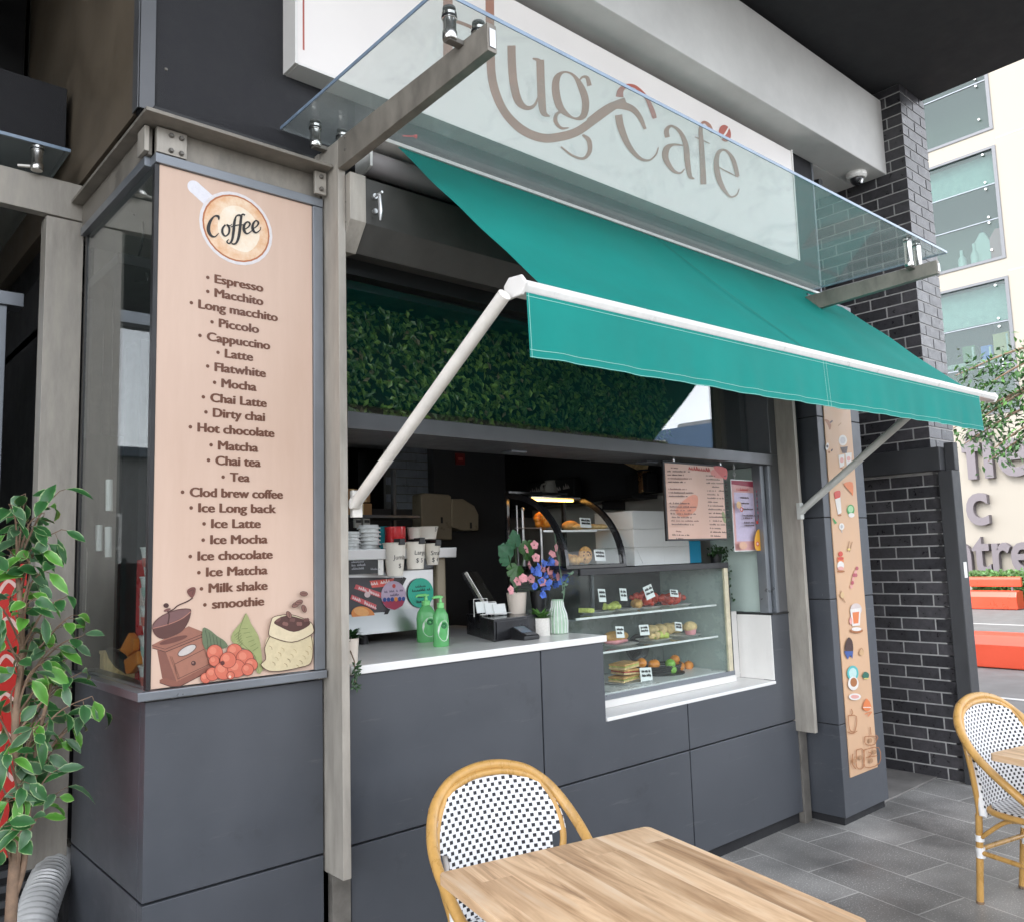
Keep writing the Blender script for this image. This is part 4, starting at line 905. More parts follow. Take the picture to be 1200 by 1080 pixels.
# ============================================================ ARTIFICIAL IVY behind the transom
iv = thing('ivy_panel', 'dark green artificial ivy panel behind the window above the counter', 'ivy', (3.1, .28, 2.23))
B('backing', mat('ivy mesh backing', (.008, .014, .006), .9), iv, (1.668, 4.555, .28, .29, 2.232, 2.764), bevel=0)
b = MB(); rnd = random.Random(11)
for i in range(3300):
    x = rnd.uniform(1.70, 3.98) - abs(rnd.gauss(0, .05)); z = rnd.uniform(2.25, 2.76); y = .275 - rnd.random() ** 1.5 * .085
    a = rnd.gauss(-1.2, 1.0); d = Vector((math.cos(a), -rnd.uniform(.1, .8), math.sin(a)))
    k = rnd.random(); patch = math.sin(x * 5.1 + 1) * math.sin(z * 11 + x * 2)
    b.mat(M['ivyB'] if k < .30 + .22 * patch else (M['ivyC'] if k > .95 else M['ivyA']))
    b.leaf((x, y, z), d, (rnd.uniform(-.5, .5), -1, rnd.uniform(0, .6)), rnd.uniform(.028, .048), rnd.uniform(.018, .028), rnd.uniform(0, .5), .3, 3)
b.build('leaves', None, iv)

# ============================================================ ON THE COUNTER
CT = 1.2572
def span(y, x0, y0, x1, y1):
    a = PY(y, x0, y0); c = PY(y, x1, y1); return a.x, c.x, c.z, a.z          # xl, xr, zb, zt
# coffee machine
cm = thing('coffee_machine', 'silver coffee machine seen from behind with stickers on its rear panel', 'coffee machine', (2.1, .8, CT))
MX0, MX1 = 1.72, 2.575
B('body', 'chrome', cm, (MX0, MX1, .66, 1.10, 1.31, 1.60), bevel=.01)
b = MB(); b.prism([(MX0, .60, 1.31), (MX0, .635, 1.41), (MX0, .635, 1.60), (MX0, .658, 1.60), (MX0, .658, 1.31)], (MX1 - MX0 - .06, 0, 0)); b.build('rear_panel', M['chrome'], cm, .003)
B('side_column', 'tan', cm, (MX1 - .05, MX1 + .005, .615, .66, 1.30, 1.66), bevel=.012)
b = MB(); b.prism([(MX0 - .02, .57, 1.655), (MX0 - .02, .565, 1.705), (MX0 - .02, 1.10, 1.705), (MX0 - .02, 1.10, 1.66)], (MX1 - MX0 + .06, 0, 0)); b.build('cup_tray', M['chrome'], cm, .004)
b = MB()
for x in (MX0 + .08, MX1 - .08, (MX0 + MX1) / 2): b.tube([(x, .70, CT), (x, .70, 1.312)], .022, 12)
b.build('feet', M['black'], cm)
B('upper_panel', 'alu_dk', cm, (MX0, MX1, .645, .658, 1.602, 1.654), bevel=.002)
S = Sheet(lambda x, y: PY(.6335, x, y), (0, -1, 0))
S.fill([(408, 676), (472, 676), (446, 734), (408, 738)], prt(66, 62, 66)); S.stroke([(408, 672), (440, 670), (462, 676)], 3, prt(200, 205, 210))
S.fill([(433, 680), (462, 677), (458, 686), (436, 688)], prt(228, 90, 80)); S.scribble(435, 685, 457, 682, 5, prt(250, 230, 225))
for (x0, y0, x1, y1) in ((417, 684, 447, 694), (412, 696, 441, 708)):
    S.fill([(x0, y0), (x1, y1), (x1 - 1, y1 + 6), (x0 - 2, y0 + 5)], prt(214, 92, 96)); S.scribble(x0 + 1, y0 + 5, x1 - 2, y1 + 5, 4.5, prt(250, 225, 225))
S.ell(430, 696, 3.5, 3.5, prt(225, 200, 200)); S.stroke([(474, 676), (446, 730)], 4, M['ink'], 1)
S.ell(425, 720, 14, 10, prt(226, 140, 70), 15); S.ell(423, 716, 9, 5, prt(240, 172, 104), 15); S.ell(413, 731, 6, 5, prt(180, 110, 90))
S.ell(460.5, 697, 14.5, 17, prt(190, 168, 190)); S.fill([(447, 704), (474, 702), (471, 709), (462, 714), (452, 711)], prt(170, 50, 80))
S.ell(461, 686, 2, 2.4, prt(200, 60, 50)); S.scribble(450, 694, 471, 692, 3.5, prt(90, 70, 100)); S.scribble(455, 698, 467, 697, 3, prt(90, 70, 100))
for k in range(6): S.ell(450 + k * 4.4, 702 - k * .2, 2, 2.6, prt(40, 70, 140) if k != 3 else prt(230, 140, 60))
S.ell(492, 694, 15, 17.5, prt(40, 178, 150)); S.scribble(486, 688, 498, 687, 3, prt(20, 60, 55)); S.scribble(482, 693, 502, 691, 3.4, prt(20, 60, 55)); S.scribble(488, 700, 497, 699, 3, prt(20, 60, 55)); S.scribble(487, 706, 497, 705, 3.6, prt(15, 40, 40))
S.build('stickers', cm)
x0, x1, z0, z1 = span(.56, 408, 647, 446, 671)
cb = thing('chalkboard', 'small framed black chalkboard leaning on the coffee machine', 'chalkboard', (x0, .6, z0))
B('board', 'black', cb, (x0, x1, .583, .592, z0, z1), bevel=.001); B('frame', 'white', cb, (x1, x1 + .03, .580, .594, z0 - .01, z1 + .01), (x0, x1 - .001, .580, .594, z1, z1 + .01), bevel=.002)
S = Sheet(lambda x, y: PY(.5828, x, y), (0, -1, 0))
for k in range(4): S.scribble(412, 655 + k * 4, 425 + k, 654 + k * 4, 2.8, prt(170, 170, 175))
S.scribble(434, 667, 444, 667, 2.4, prt(170, 170, 175)); S.build('chalk_writing', cb)
def paper_cup(label, y, x0, yt, x1, xb0, xb1, yb, writing=None, mt='cup', clip=False):
    xa, xc, zb, zt = span(y, x0, yt, x1, yb); c = (xa + xc) / 2; rt = (xc - xa) / 2; rb = (PY(y, xb1, yb).x - PY(y, xb0, yb).x) / 2
    t = thing('paper_cup', label, 'cup', (c, y + rt, zb), group='paper cups at the coffee machine')
    b = MB(); b.lathe([(rb * .9, zb), (rb, zb + .002), (rt * .97, zt - .006), (rt, zt - .005), (rt + .002, zt - .002), (rt, zt), (rt * .93, zt), (rb * .9, zb + .01)], (c, y + rt, 0), 28); b.build('body', M[mt], t, smooth=50)
    if writing:
        b = MB(); b.mat(M['ink']); n = len(writing)
        for k, (s_, du, dv) in enumerate(writing):
            bb_ = MB(); text_into(bb_, s_, (0, 0, 0), (1, 0, 0), (0, 0, 1), size=.030)
            out = []
            for v in bb_.v:
                zz = zt - .045 - dv + v.z; rr = rb + (rt - rb) * ((zz - zb) / (zt - zb)) + .0008; a = (v.x + du) / rr
                out.append((c + rr * math.sin(a), y + rt - rr * math.cos(a), zz))
            b.add(out, bb_.f)
        b.build('handwriting', None, t)
    if clip:
        b = MB(); b.box(c - .012, c + .02, y + .004 - .012, y + .045, zt - .012, zt + .018); b.build('clip', M['black'], t, .003)
    return t
paper_cup('largest paper cup clipped to the machine tray, marked Jumbo', .515, 458, 635, 482, 462, 478, 674, [('Jumbo', -.034, .035), ('$', -.006, .075)], clip=True)
paper_cup('middle paper cup clipped to the machine tray, marked Large', .515, 483, 634, 504, 486, 502, 666, [('Large', -.030, .018), ('$ 5', -.022, .055)], clip=True)
paper_cup('smallest paper cup clipped to the machine tray, marked Small', .515, 504, 636, 521, 505, 516, 661, [('Small', -.030, .012), ('$ 4', -.022, .045)], clip=True)
paper_cup('short paper cup on the tray between the red bowl and the last cup', .66, 483, 617, 497, 484, 496, 631)
paper_cup('paper cup with pen mark at the right end of the machine tray', .62, 497, 616, 519, 500, 517, 631, [('5', .012, -.02)])
for lb, x0, yt, x1 in (('lower stack of white cup lids at the left of the tray', 408, 622, 427), ('taller stack of white cup lids beside the teal pack', 428, 614, 452)):
    xa, xc, zb, zt = span(.64, x0, yt, x1, 632); zb = 1.706; n = 6; c = (xa + xc) / 2; r_ = (xc - xa) / 2
    t = thing('lid_stack', lb, 'cup lids', (c, .64 + r_, zb)); 
    for k in range(n):
        h = (zt - zb) / n; b = MB(); z_ = zb + k * h; jx = random.uniform(-.004, .004)
        b.lathe([(r_, z_), (r_, z_ + h * .35), (r_ * .86, z_ + h * .4), (r_ * .82, z_ + h * .97)], (c + jx, .64 + r_, 0), 24); b.build('lid', M['plate'], t, smooth=40)
xa, xc, zb, zt = span(.66, 453, 617, 462, 632); t = thing('teal_pack', 'small teal pack standing behind the red bowl', 'pack', (xa, .68, 1.706)); B('box', 'teal', t, (xa, xc + .02, .72, .78, 1.706, zt), bevel=.004)
B('flap', 'teal', t, (xa + .004, xc + .016, .724, .776, zt + .0005, zt + .006), bevel=.002)
xa, xc, zb, zt = span(.62, 462, 616, 483, 632); c = (xa + xc) / 2; r_ = (xc - xa) / 2
t = thing('red_bowl', 'glossy red plastic bowl on the coffee machine tray', 'bowl', (c, .64 + r_, 1.706)); b = MB(); b.lathe([(r_ * .86, 1.706), (r_, 1.72), (r_, zt), (r_ * .92, zt), (r_ * .85, 1.715)], (c, .64 + r_, 0), 28); b.build('bowl', M['redp'], t, smooth=50)
# soap pump bottles
def soap(label, x, y, h, wd):
    t = thing('soap_bottle', label, 'soap bottle', (x, y, CT), group='green soap bottles on the counter'); b = MB()
    for i, (w_, z_) in enumerate(((.9, 0), (1, .02), (1, .5), (.86, .62), (.5, .70), (.3, .73))): pass
    prof = [(.44, 0), (.5, .03), (.5, .48), (.45, .60), (.28, .70), (.17, .735)]
    b.lathe([(r * wd, z * h) for r, z in prof], (0, 0, 0), 24); b.v = [Vector((v.x + x, v.y * .62 + y, v.z + CT)) for v in b.v]; b.build('bottle', M['soap'], t, smooth=50)
    b = MB(); z0 = CT + h * .735
    b.lathe([(wd * .2, 0), (wd * .2, h * .09), (wd * .09, h * .1), (wd * .07, h * .19), (wd * .16, h * .19), (wd * .16, h * .22)], (x, y, z0), 16); b.tube([(x, y, z0 + h * .205), (x - wd * .5, y - .01, z0 + h * .21), (x - wd * .62, y - .01, z0 + h * .185)], [.008, .006, .005], 8); b.build('pump', M['soapcap'], t, smooth=45)
    b = MB(); b.add([(x + wd * .46 * math.sin(a) * .0 + wd * .38 * math.cos(a), y - wd * .318 - .0005, CT + h * .30 + h * .2 * math.sin(a)) for a in [k * .3927 for k in range(16)]], [tuple(range(16))]); b.v = [Vector((v.x, y - .62 * math.sqrt(max(1e-5, (wd * .5) ** 2 - (v.x - x) ** 2)) - .0008, v.z)) for v in b.v]
    b.mats = []; lb = b.build('label', prt(226, 238, 222), t)
    b = MB(); b.add([(x + wd * .2 * math.cos(a), y - .62 * math.sqrt((wd * .5) ** 2 - (wd * .2 * math.cos(a)) ** 2) - .0016, CT + h * .40 + h * .06 * math.sin(a)) for a in [k * .3927 for k in range(16)]], [tuple(range(16))]); b.build('emblem', prt(30, 120, 60), lb)
soap('front green soap pump bottle with white oval label on the counter', 2.295, .28, .235, .082)
soap('wider green soap bottle standing behind the front one', 2.385, .52, .235, .105)
# little planter at the far left of the counter
def pot(label, x, y, z, r0, r1, h, mt, name='plant_pot', cat='potted plant', fl=0, nf=0):
    t = thing(name, label, cat, (x, y, z)); b = MB()
    b.lathe([(r0, z), (r0 * 1.02, z + .004), (r1, z + h), (r1 * .9, z + h), (r1 * .88, z + h * .88), (.001, z + h * .86)], (x, y, 0), 36, fl, nf); b.build('pot', M[mt], t, smooth=50); return t
t = pot('small white planter with dark succulent at the left end of the counter', 1.715, .10, CT, .034, .040, .095, 'potc'); b = MB(); b.mat(M['leafA']); rnd = random.Random(4)
for i in range(70): a = rnd.uniform(0, 6.28); b.leaf((1.715 + .022 * math.cos(a), .10 + .022 * math.sin(a), CT + .08 + rnd.random() * .03), (math.cos(a), math.sin(a), rnd.uniform(.3, 2)), (0, 0, 1), .04, .013, .3)
b.build('foliage', None, t)
t = thing('trailing_plant', 'thin dark trailing sprig hanging over the counter edge by the column', 'plant', (1.672, -.02, CT)); b = MB(); b.mat(M['leafA'])
for i in range(34): z = CT + .02 - .10 * rnd.random(); b.leaf((1.672 + rnd.uniform(-.008, .008), -.022, z), (rnd.uniform(-1, 1), -.4, rnd.uniform(-1, .5)), (0, -1, 0), .022, .010)
b.build('foliage', None, t); b = MB(); b.tube([(1.70, .06, CT + .05), (1.675, -.01, CT + .02), (1.672, -.020, CT - .07)], .0025, 6); b.build('stem', M['bark'], t)
# cash drawer, terminal, cards, screen
FL, SV = Vector((2.545, .205, CT)), Vector((.19, .45, 0)); FV = Vector((.40, .075, 0))
cd = thing('cash_drawer', 'black cash drawer set at an angle on the white counter', 'cash drawer', FL)
b = MB(); b.prism([FL, FL + FV, FL + FV + SV, FL + SV], (0, 0, .104)); b.build('casing', M['blackg'], cd, .004)
n_ = Vector((FV.y, -FV.x, 0)).normalized(); b = MB(); o_ = FL + FV * .04 + n_ * .0015 + Vector((0, 0, .012)); b.prism([o_, o_ + FV * .92, o_ + FV * .92 + Vector((0, 0, .080)), o_ + Vector((0, 0, .080))], n_ * .003); dr = b.build('drawer_front', M['blackg'], cd, .001)
b = MB(); b.lathe([(.006, 0), (.006, .003)], FL + FV * .5 + n_ * .0045 + Vector((0, 0, .05)), 12, ax=n_); b.build('lock', M['chrome'], dr)
DT = CT + .1045
ct_ = thing('card_terminal', 'small black card reader in front of the cash drawer', 'card reader', (2.73, .16, CT))
b = MB(); b.prism([(2.665, .13, CT), (2.665, .13, CT + .02), (2.665, .235, CT + .062), (2.665, .24, CT)], (.10, .0, 0)); b.build('body', M['black'], ct_, .006)
b = MB(); b.prism([(2.682, .163, CT + .0345), (2.682, .222, CT + .058), (2.748, .222, CT + .058), (2.748, .163, CT + .0345)], (0, -.0004, .001)); b.build('screen', mat('lcd', (.20, .24, .26), .15), ct_)
b = MB()
for i in range(4):
    for j in range(3): b.box(2.684 + i * .017, 2.696 + i * .017, .133 + j * .009, .139 + j * .009, CT + .0245 + j * .0035, CT + .028 + j * .0035)
b.build('keypad', M['alu_dk'], ct_)
ra = thing('card_rack', 'white wire rack of business cards on the cash drawer', 'card rack', (2.72, .42, DT)); b = MB(); mb2 = []
rp_ = PY(.36, 566, 716)
for k in range(3):
    x_, y_ = rp_.x + k * .045, rp_.y - k * .012 + .02; zz = DT + .0005
    b.tube([(x_, y_ + .05, zz), (x_, y_ + .05, zz + .085 - k * .018), (x_ + .085, y_ + .05, zz + .085 - k * .018), (x_ + .085, y_ + .05, zz), (x_, y_, zz + .012), (x_ + .085, y_, zz + .012)], .0022, 6)
b.build('wire_frame', M['white'], ra)
for k in range(3):
    x_, y_ = rp_.x + k * .045, rp_.y - k * .012 + .02; c = MB(); c.obox((x_ + .042, y_ + .035, DT + .045 - k * .008), (.078, .006, .055), (R_(-14), 0, 0)); cdx = c.build('cards', M['card'], ra, .0005)
ps = thing('till_screen', 'dark tilted till screen standing behind the card rack', 'screen', (2.95, .75, DT)); p = PY(.78, 562, 690)
b = MB(); b.obox((p.x, p.y, p.z), (.30, .022, .22), (R_(-30), 0, R_(38))); b.build('display', M['blackg'], ps, .004); b = MB(); b.obox((p.x + .05, p.y + .06, (p.z + CT) / 2 - .03), (.10, .10, max(.05, p.z - CT - .05))); b.build('stand', M['black'], ps, .01)
b = MB(); b.obox((p.x - .115, p.y - .105, p.z + .01), (.006, .018, .20), (R_(-30), 0, R_(38))); b.build('bezel', M['stainless'], ps, .001)
# pots and vases
mp3 = PZ(DT, 606, 718); t = pot('ribbed cream pot with big green monstera leaves on the cash drawer', mp3.x, mp3.y, DT, .042, .052, .105, 'potc', fl=.018, nf=22)
b = MB(); rnd = random.Random(5)
for (px, py, a, s_) in ((596, 650, 150, .112), (606, 668, 250, .112), (616, 646, 40, .10), (604, 636, 110, .09)):
    c = PY(mp3.y - .02, px, py); base = Vector((mp3.x, mp3.y, DT + .10)); b.mat(M['leafA']); b.tube([base, base.lerp(c, .5) + Vector((0, 0, .02)), c], .0028, 6)
    d = Vector((math.cos(R_(a)), -.15, math.sin(R_(a)))); x = d.cross(Vector((0, -1, 0))).normalized(); pts = []
    out = [(-.30, 0), (-.42, .35), (-.25, .75), (.12, .95), (.18, .70), (.30, .88), (.55, .75), (.55, .52), (.75, .55), (.95, .22), (1.12, 0)]
    b.mat(M['leafB'] if a in (40, 250) else mat('monstera %d' % a, (.035, .13, .06), .4, var=.25, vscale=40))
    for sgn in (1, -1):
        ring = [c + d * (u * s_ * .75) + x * (sgn * v * s_ * .62) + Vector((0, .10 * s_ * v * v * 1.2, 0)) for u, v in out]; b.poly(ring)
b.build('leaves', None, t)
fp = PZ(DT, 636, 716); fp = Vector((fp.x, fp.y + .02, DT)); t = thing('flower_pot', 'black pot of pink and blue artificial flowers beside the monstera', 'flowers', fp)
b = MB(); b.lathe([(.040, DT), (.052, DT + .11), (.046, DT + .11), (.044, DT + .10), (.001, DT + .1)], (fp.x, fp.y, 0), 24); b.build('pot', M['black'], t, smooth=40)
pinks = [(616, 643), (626, 638), (628, 653), (620, 662), (636, 665), (644, 668), (654, 630), (651, 641), (659, 664), (650, 660), (622, 678), (613, 677), (647, 649), (635, 681), (653, 675), (606, 681), (598, 691), (646, 676)]
blues = [(632, 672), (638, 660), (645, 660), (640, 674), (648, 672), (634, 682), (642, 683), (628, 686), (661, 676), (657, 680), (636, 695), (631, 665), (646, 656), (650, 684), (625, 668), (664, 672), (639, 690)]
fm = MB(); sm = MB()
for pts, mt, s_ in ((pinks, 'pinkf', .024), (blues, 'bluef', .0155)):
    fm.mat(M[mt])
    for px, py in pts:
        c = PY(fp.y - .05 + rnd.uniform(-.03, .03), px, py); base = Vector((fp.x + rnd.uniform(-.02, .02), fp.y, DT + .10)); sm.tube([base, base.lerp(c, .6) + Vector((rnd.uniform(-.01, .01), .01, .01)), c], .0016, 5)
        for rep in range(1 if mt == 'pinkf' else 4):
            cc2 = c if rep == 0 else c + Vector((rnd.uniform(-.016, .016), rnd.uniform(-.012, .012), rnd.uniform(-.014, .014))); tilt = Vector((rnd.uniform(-.5, .5), -1, rnd.uniform(-.3, .6))).normalized(); u = tilt.orthogonal().normalized(); v = tilt.cross(u)
            for k in range(5):
                a = 2 * math.pi * k / 5 + rnd.random() * .3; fm.leaf(cc2, u * math.cos(a) + v * math.sin(a) + tilt * .35, tilt, s_ * 1.1, s_ * 1.05, .2, .1, 5)
fm.mat(M['bark'])
for px, py in pinks: c = PY(fp.y - .062, px, py); fm.ball(c, .004, 6, 4)
fm.build('blossoms', None, t); sm.build('stems', M['leafA'], t)
wp = PZ(CT, 640, 744); t = pot('white speckled pot with spiky bright green succulent on the counter', wp.x, wp.y + .035, CT, .044, .044, .085, 'potw'); b = MB(); b.mat(M['leafC'])
for k in range(46): a = k * 2.4; e = .35 + 1.5 * rnd.random(); b.leaf((wp.x, wp.y + .035, CT + .078), (math.cos(a), math.sin(a), e), (math.cos(a) * -1, -math.sin(a), 1), .055 + .03 * rnd.random(), .014, .25, .5)
b.build('foliage', None, t)
vp = PZ(CT, 661, 742); vp.x = min(vp.x, 3.03); vy = vp.y + .04
t = thing('ribbed_vase', 'sage green vase with white ribs at the right end of the counter', 'vase', (vp.x, vy, CT)); b = MB(); prof = [(.040, 0), (.047, .004), (.050, .06), (.044, .10), (.031, .135), (.029, .165), (.031, .170), (.026, .170), (.026, .14)]
b.lathe([(r, z) for r, z in prof], (vp.x, vy, CT), 36); b.build('body', M['vase'], t, smooth=50); b = MB()
for k in range(16):
    a = 2 * math.pi * k / 16; b.tube([(vp.x + (r + .0006) * math.cos(a), vy + (r + .0006) * math.sin(a), CT + z) for r, z in prof[1:6]], .0022, 5)
b.build('ribs', M['plate'], t)
b = MB(); b.mat(mat('eucalyptus', (.16, .26, .17), .6)); rnd = random.Random(8); pts = [PY(vy - .03, x, y) for x, y in ((660, 705), (662, 685), (668, 672), (680, 664), (692, 663), (700, 668))]; sp_ = spline(pts, 6)
b.tube(sp_, .0015, 5)
for q_ in sp_[4:]:
    for s_ in (1, -1): b.leaf(q_, (rnd.uniform(-.5, .8), -.6 * s_, rnd.uniform(-.5, 1) * s_), (0, -1, .4), .018, .014, .1, .1)
for x, y in ((655, 650), (650, 625), (662, 690)): b.tube([PY(vy, 661, 700), PY(vy, x, y)], .0012, 5)
b.build('sprig', None, t)

# ============================================================ DISPLAY FRIDGE in the window recess
FY = .18; fx0, fx1 = 3.10, 4.39; fz0, fz1 = .885, 1.572; fyb = .72
fr = thing('display_fridge', 'low glass fronted display fridge of sandwiches and fruit set in the counter recess', 'display fridge', (3.75, .45, .867))
B('base', 'white', fr, (fx0, fx1, FY - .02, fyb, .867, .905), bevel=.004)
B('deck', 'plate', fr, (fx0 + .01, fx1 - .03, FY + .03, fyb - .03, .906, .93), bevel=.002)
B('back_panel', mat('fridge back', (.24, .26, .25), .3, var=.15), fr, (fx0, fx1, fyb - .025, fyb, .906, 1.27), bevel=.002)
B('back_door', mat('fridge door', (.03, .033, .033), .15, var=.2), fr, (fx0, 3.72, fyb - .02, fyb, 1.274, fz1 - .03), (3.74, fx1, fyb - .03, fyb - .005, 1.274, fz1 - .03), bevel=.002)
B('door_frame', 'alu', fr, (3.72, 3.74, fyb - .034, fyb, 1.274, fz1 - .03), (fx0, fx1, fyb - .036, fyb - .031, 1.262, 1.273), bevel=.001)
B('top', 'alu_dk', fr, (fx0, fx1, FY + .012, fyb, fz1 - .022, fz1), bevel=.003)
B('top_rail', 'black', fr, (fx0, fx1, FY - .008, FY + .011, fz1 - .030, fz1 + .003), bevel=.002)
B('front_glass', 'glass_clear', fr, (fx0 + .004, fx1 - .045, FY, FY + .006, .906, fz1 - .031), bevel=0)
B('side_glass', 'glass_clear', fr, (fx0, fx0 + .005, FY + .008, fyb - .026, .906, fz1 - .023), bevel=0)
B('side_wall', mat('fridge side', (.34, .40, .38), .25, var=.08), fr, (fx1 - .02, fx1, FY + .012, fyb - .026, .906, fz1 - .023), bevel=.002)
B('corner_post', mat('yellowed post', (.62, .56, .40), .4, var=.15, vscale=20), fr, (fx1 - .044, fx1 - .006, FY - .006, FY + .011, .906, fz1 - .031), bevel=.003)
B('corner_gasket', 'black', fr, (fx1 - .005, fx1 + .006, FY - .004, FY + .011, .88, fz1), bevel=.001)
B('bottom_rail', 'alu', fr, (fx0, fx1, FY - .012, FY - .001, .882, .93), bevel=.002)
b = MB(); b.mat(M['lime'])
S = Sheet(lambda x, y: PY(FY - .0125, x, y), (0, -1, 0))
zsh = [PY(.40, 745, 713).z, PY(.40, 765, 749).z]
for z in zsh: B('shelf', 'glass_clear', fr, (fx0 + .02, fx1 - .06, FY + .06, fyb - .03, z - .010, z - .001), bevel=0); B('shelf_edge', 'plate', fr, (fx0 + .02, fx1 - .06, FY + .052, FY + .059, z - .012, z - .001), bevel=.001)
tagn = [0]
def price_tag(px, py, y, w_, h_, label, tilt=0, z0=None):
    c = PY(y, px, py); z = c.z if z0 is None else z0 + h_ / 2
    t = thing('price_tag', label, 'price tag', (c.x, y, z - h_ / 2), group='white price tags among the food')
    b = MB(); b.obox((c.x, y, z), (w_, .003, h_), (R_(-10), R_(tilt), 0)); b.build('card', M['plate'], t, .0008)
    S = Sheet(lambda u, v: Vector((c.x + u * math.cos(R_(tilt)) + v * math.sin(R_(tilt)), y - .0021 + .17 * v * .98 * 1, z - u * math.sin(R_(tilt)) + v)), (0, -1, 0)); tagn[0] += 1
    for k in range(2): S.scribble(-w_ * .36, h_ * (.16 - k * .30), w_ * .34, h_ * (.16 - k * .30), h_ * -.17, M['ink'], h_ * .05, seed=tagn[0] * 7 + k)
    S.build('handwriting', t); return t
def plate(px, py, y, w_, d, label, z):
    c = PY(y, px, py); t = thing('serving_plate', label, 'plate', (c.x, y, z), group='white serving plates on the fridge shelves')
    b = MB(); n = 20; ring = []
    for s_, zz in ((.8, z), (1, z + .010), (.97, z + .011), (.78, z + .004)): ring.append([(c.x + s_ * w_ / 2 * (abs(math.cos(a)) ** .5) * math.copysign(1, math.cos(a)), y + s_ * d / 2 * (abs(math.sin(a)) ** .5) * math.copysign(1, math.sin(a)), zz) for a in [2 * math.pi * (k + .5) / n for k in range(n)]])
    vs = sum(ring, []); fs = [(i * n + k, i * n + (k + 1) % n, (i + 1) * n + (k + 1) % n, (i + 1) * n + k) for i in range(3) for k in range(n)] + [tuple(range(n))[::-1], tuple(3 * n + k for k in range(n))]
    b.add(vs, fs); b.build('dish', M['plate'], t, smooth=45); return c
def food(name, label, cat, c, z, parts, group=None):
    t = thing(name, label, cat, (c.x, c.y, z), group=group)
    for nm, mt, fn in parts: b = MB(); fn(b, c, z); b.build(nm, M[mt], t, smooth=50)
    return t
def lumps(n, rx, ry, rz, r, seed, h=0):
    n, rx, r = int(n * 1.5), rx * 1.25, r * 1.12
    def f(b, c, z):
        q = random.Random(seed)
        for i in range(n): rr = r * q.uniform(.7, 1.15); b.ball((c.x + q.uniform(-rx, rx), c.y + q.uniform(-ry, ry), z + rr * .75 + h + q.random() * rz), (rr * q.uniform(.8, 1.4), rr, rr * .8), 9, 6, (q.random(), q.random(), q.random() * 3))
    return f
ty, my, dy = .36, .36, .38
for px, w_, lb in ((700, .17, 'white plate under pale slices at the left of the top fridge shelf'), (731, .15, 'white plate of greens on the top fridge shelf'), (757, .14, 'white plate under red jars on the top fridge shelf'), (789, .22, 'white plate of red jam packs at the right of the top shelf')): plate(px, 708, ty + .02, w_, .16, lb, zsh[0])
Z0 = zsh[0] + .008
food('cheese_slice', 'yellow cheese slice on the top fridge shelf by the counter end', 'food', PY(ty, 687, 706), Z0, [('slice', 'lettuce', lambda b, c, z: b.obox((c.x, c.y, z + .014), (.07, .06, .024), (0, .1, .3)))])
food('salad_heap', 'small heap of green salad between two price tags on the top shelf', 'food', PY(ty, 717, 702), Z0, [('leaves', 'lettuce', lumps(12, .03, .03, .02, .016, 3))])
food('sandwich_roll', 'toasted roll with red filling left of the tilted price tag', 'food', PY(ty + .03, 747, 702), Z0, [('roll', 'bread', lumps(3, .02, .02, .0, .028, 5)), ('filling', 'berry', lumps(6, .03, .02, .03, .016, 6, .03))])
food('jam_pack', 'red packs of jam stacked behind the tilted price tag', 'food', PY(ty + .06, 760, 699), Z0, [('packs', 'berry', lumps(9, .05, .03, .05, .028, 7))])
food('berry_pack', 'clear pack of red berries on the right plate of the top shelf', 'food', PY(ty + .02, 786, 700), Z0, [('berries', 'berry', lumps(16, .075, .03, .03, .024, 8)), ('wrapper', 'glass_clear', lambda b, c, z: b.ball((c.x, c.y, z + .045), (.10, .06, .045), 14, 8))])
for px, py, w_, h_, lb, tl in ((705.5, 697, .055, .07, 'price tag first from the left on the top fridge shelf', 4), (730.5, 696, .055, .068, 'price tag second from the left on the top fridge shelf', 5), (760.5, 693, .075, .075, 'large tilted price tag in the middle of the top fridge shelf', -14), (790, 694.5, .075, .042, 'wide price tag in front of the berry pack', 6)): price_tag(px, py, ty - .07, w_, h_, lb, tl)
for px, w_, lb in ((726, .20, 'white plate of filled rolls on the middle fridge shelf'), (766, .20, 'white plate of pale slices on the middle fridge shelf'), (801, .20, 'white plate of muffins on the middle fridge shelf')): plate(px, 745, my + .02, w_, .17, lb, zsh[1])
Z1 = zsh[1] + .008
food('filled_roll', 'pink ham filled roll behind the first middle shelf price tag', 'food', PY(my, 722, 742), Z1, [('bun', 'bread', lambda b, c, z: (b.ball((c.x - .02, c.y, z + .045), (.075, .045, .03), 14, 8), b.ball((c.x + .06, c.y + .03, z + .04), (.06, .045, .028), 14, 8))), ('ham', 'pinkf', lambda b, c, z: (b.ball((c.x - .02, c.y, z + .018), (.07, .045, .016), 14, 8), b.ball((c.x + .06, c.y + .03, z + .016), (.055, .045, .014), 14, 8)))])
food('egg_salad', 'pale yellow salad slices in the middle of the middle shelf', 'food', PY(my, 770, 741), Z1, [('slices', 'lettuce', lumps(9, .05, .02, .01, .02, 12)), ('egg', 'bread2', lumps(6, .05, .02, .02, .018, 13))])
food('wrap_roll', 'row of pale wraps behind the middle shelf plates', 'food', PY(my + .12, 778, 734), Z1, [('wraps', 'bread2', lambda b, c, z: [b.ball((c.x - .12 + .08 * k, c.y, z + .035), (.045, .05, .035), 12, 8) for k in range(4)])])
food('muffin', 'round pale muffin at the right end of the middle fridge shelf', 'food', PY(my, 809, 736), Z1, [('crown', 'bread2', lambda b, c, z: b.ball((c.x, c.y, z + .045), (.046, .04, .034), 14, 8)), ('base', 'pinkf', lambda b, c, z: b.lathe([(.03, z), (.038, z + .04)], (c.x, c.y, 0), 16))])
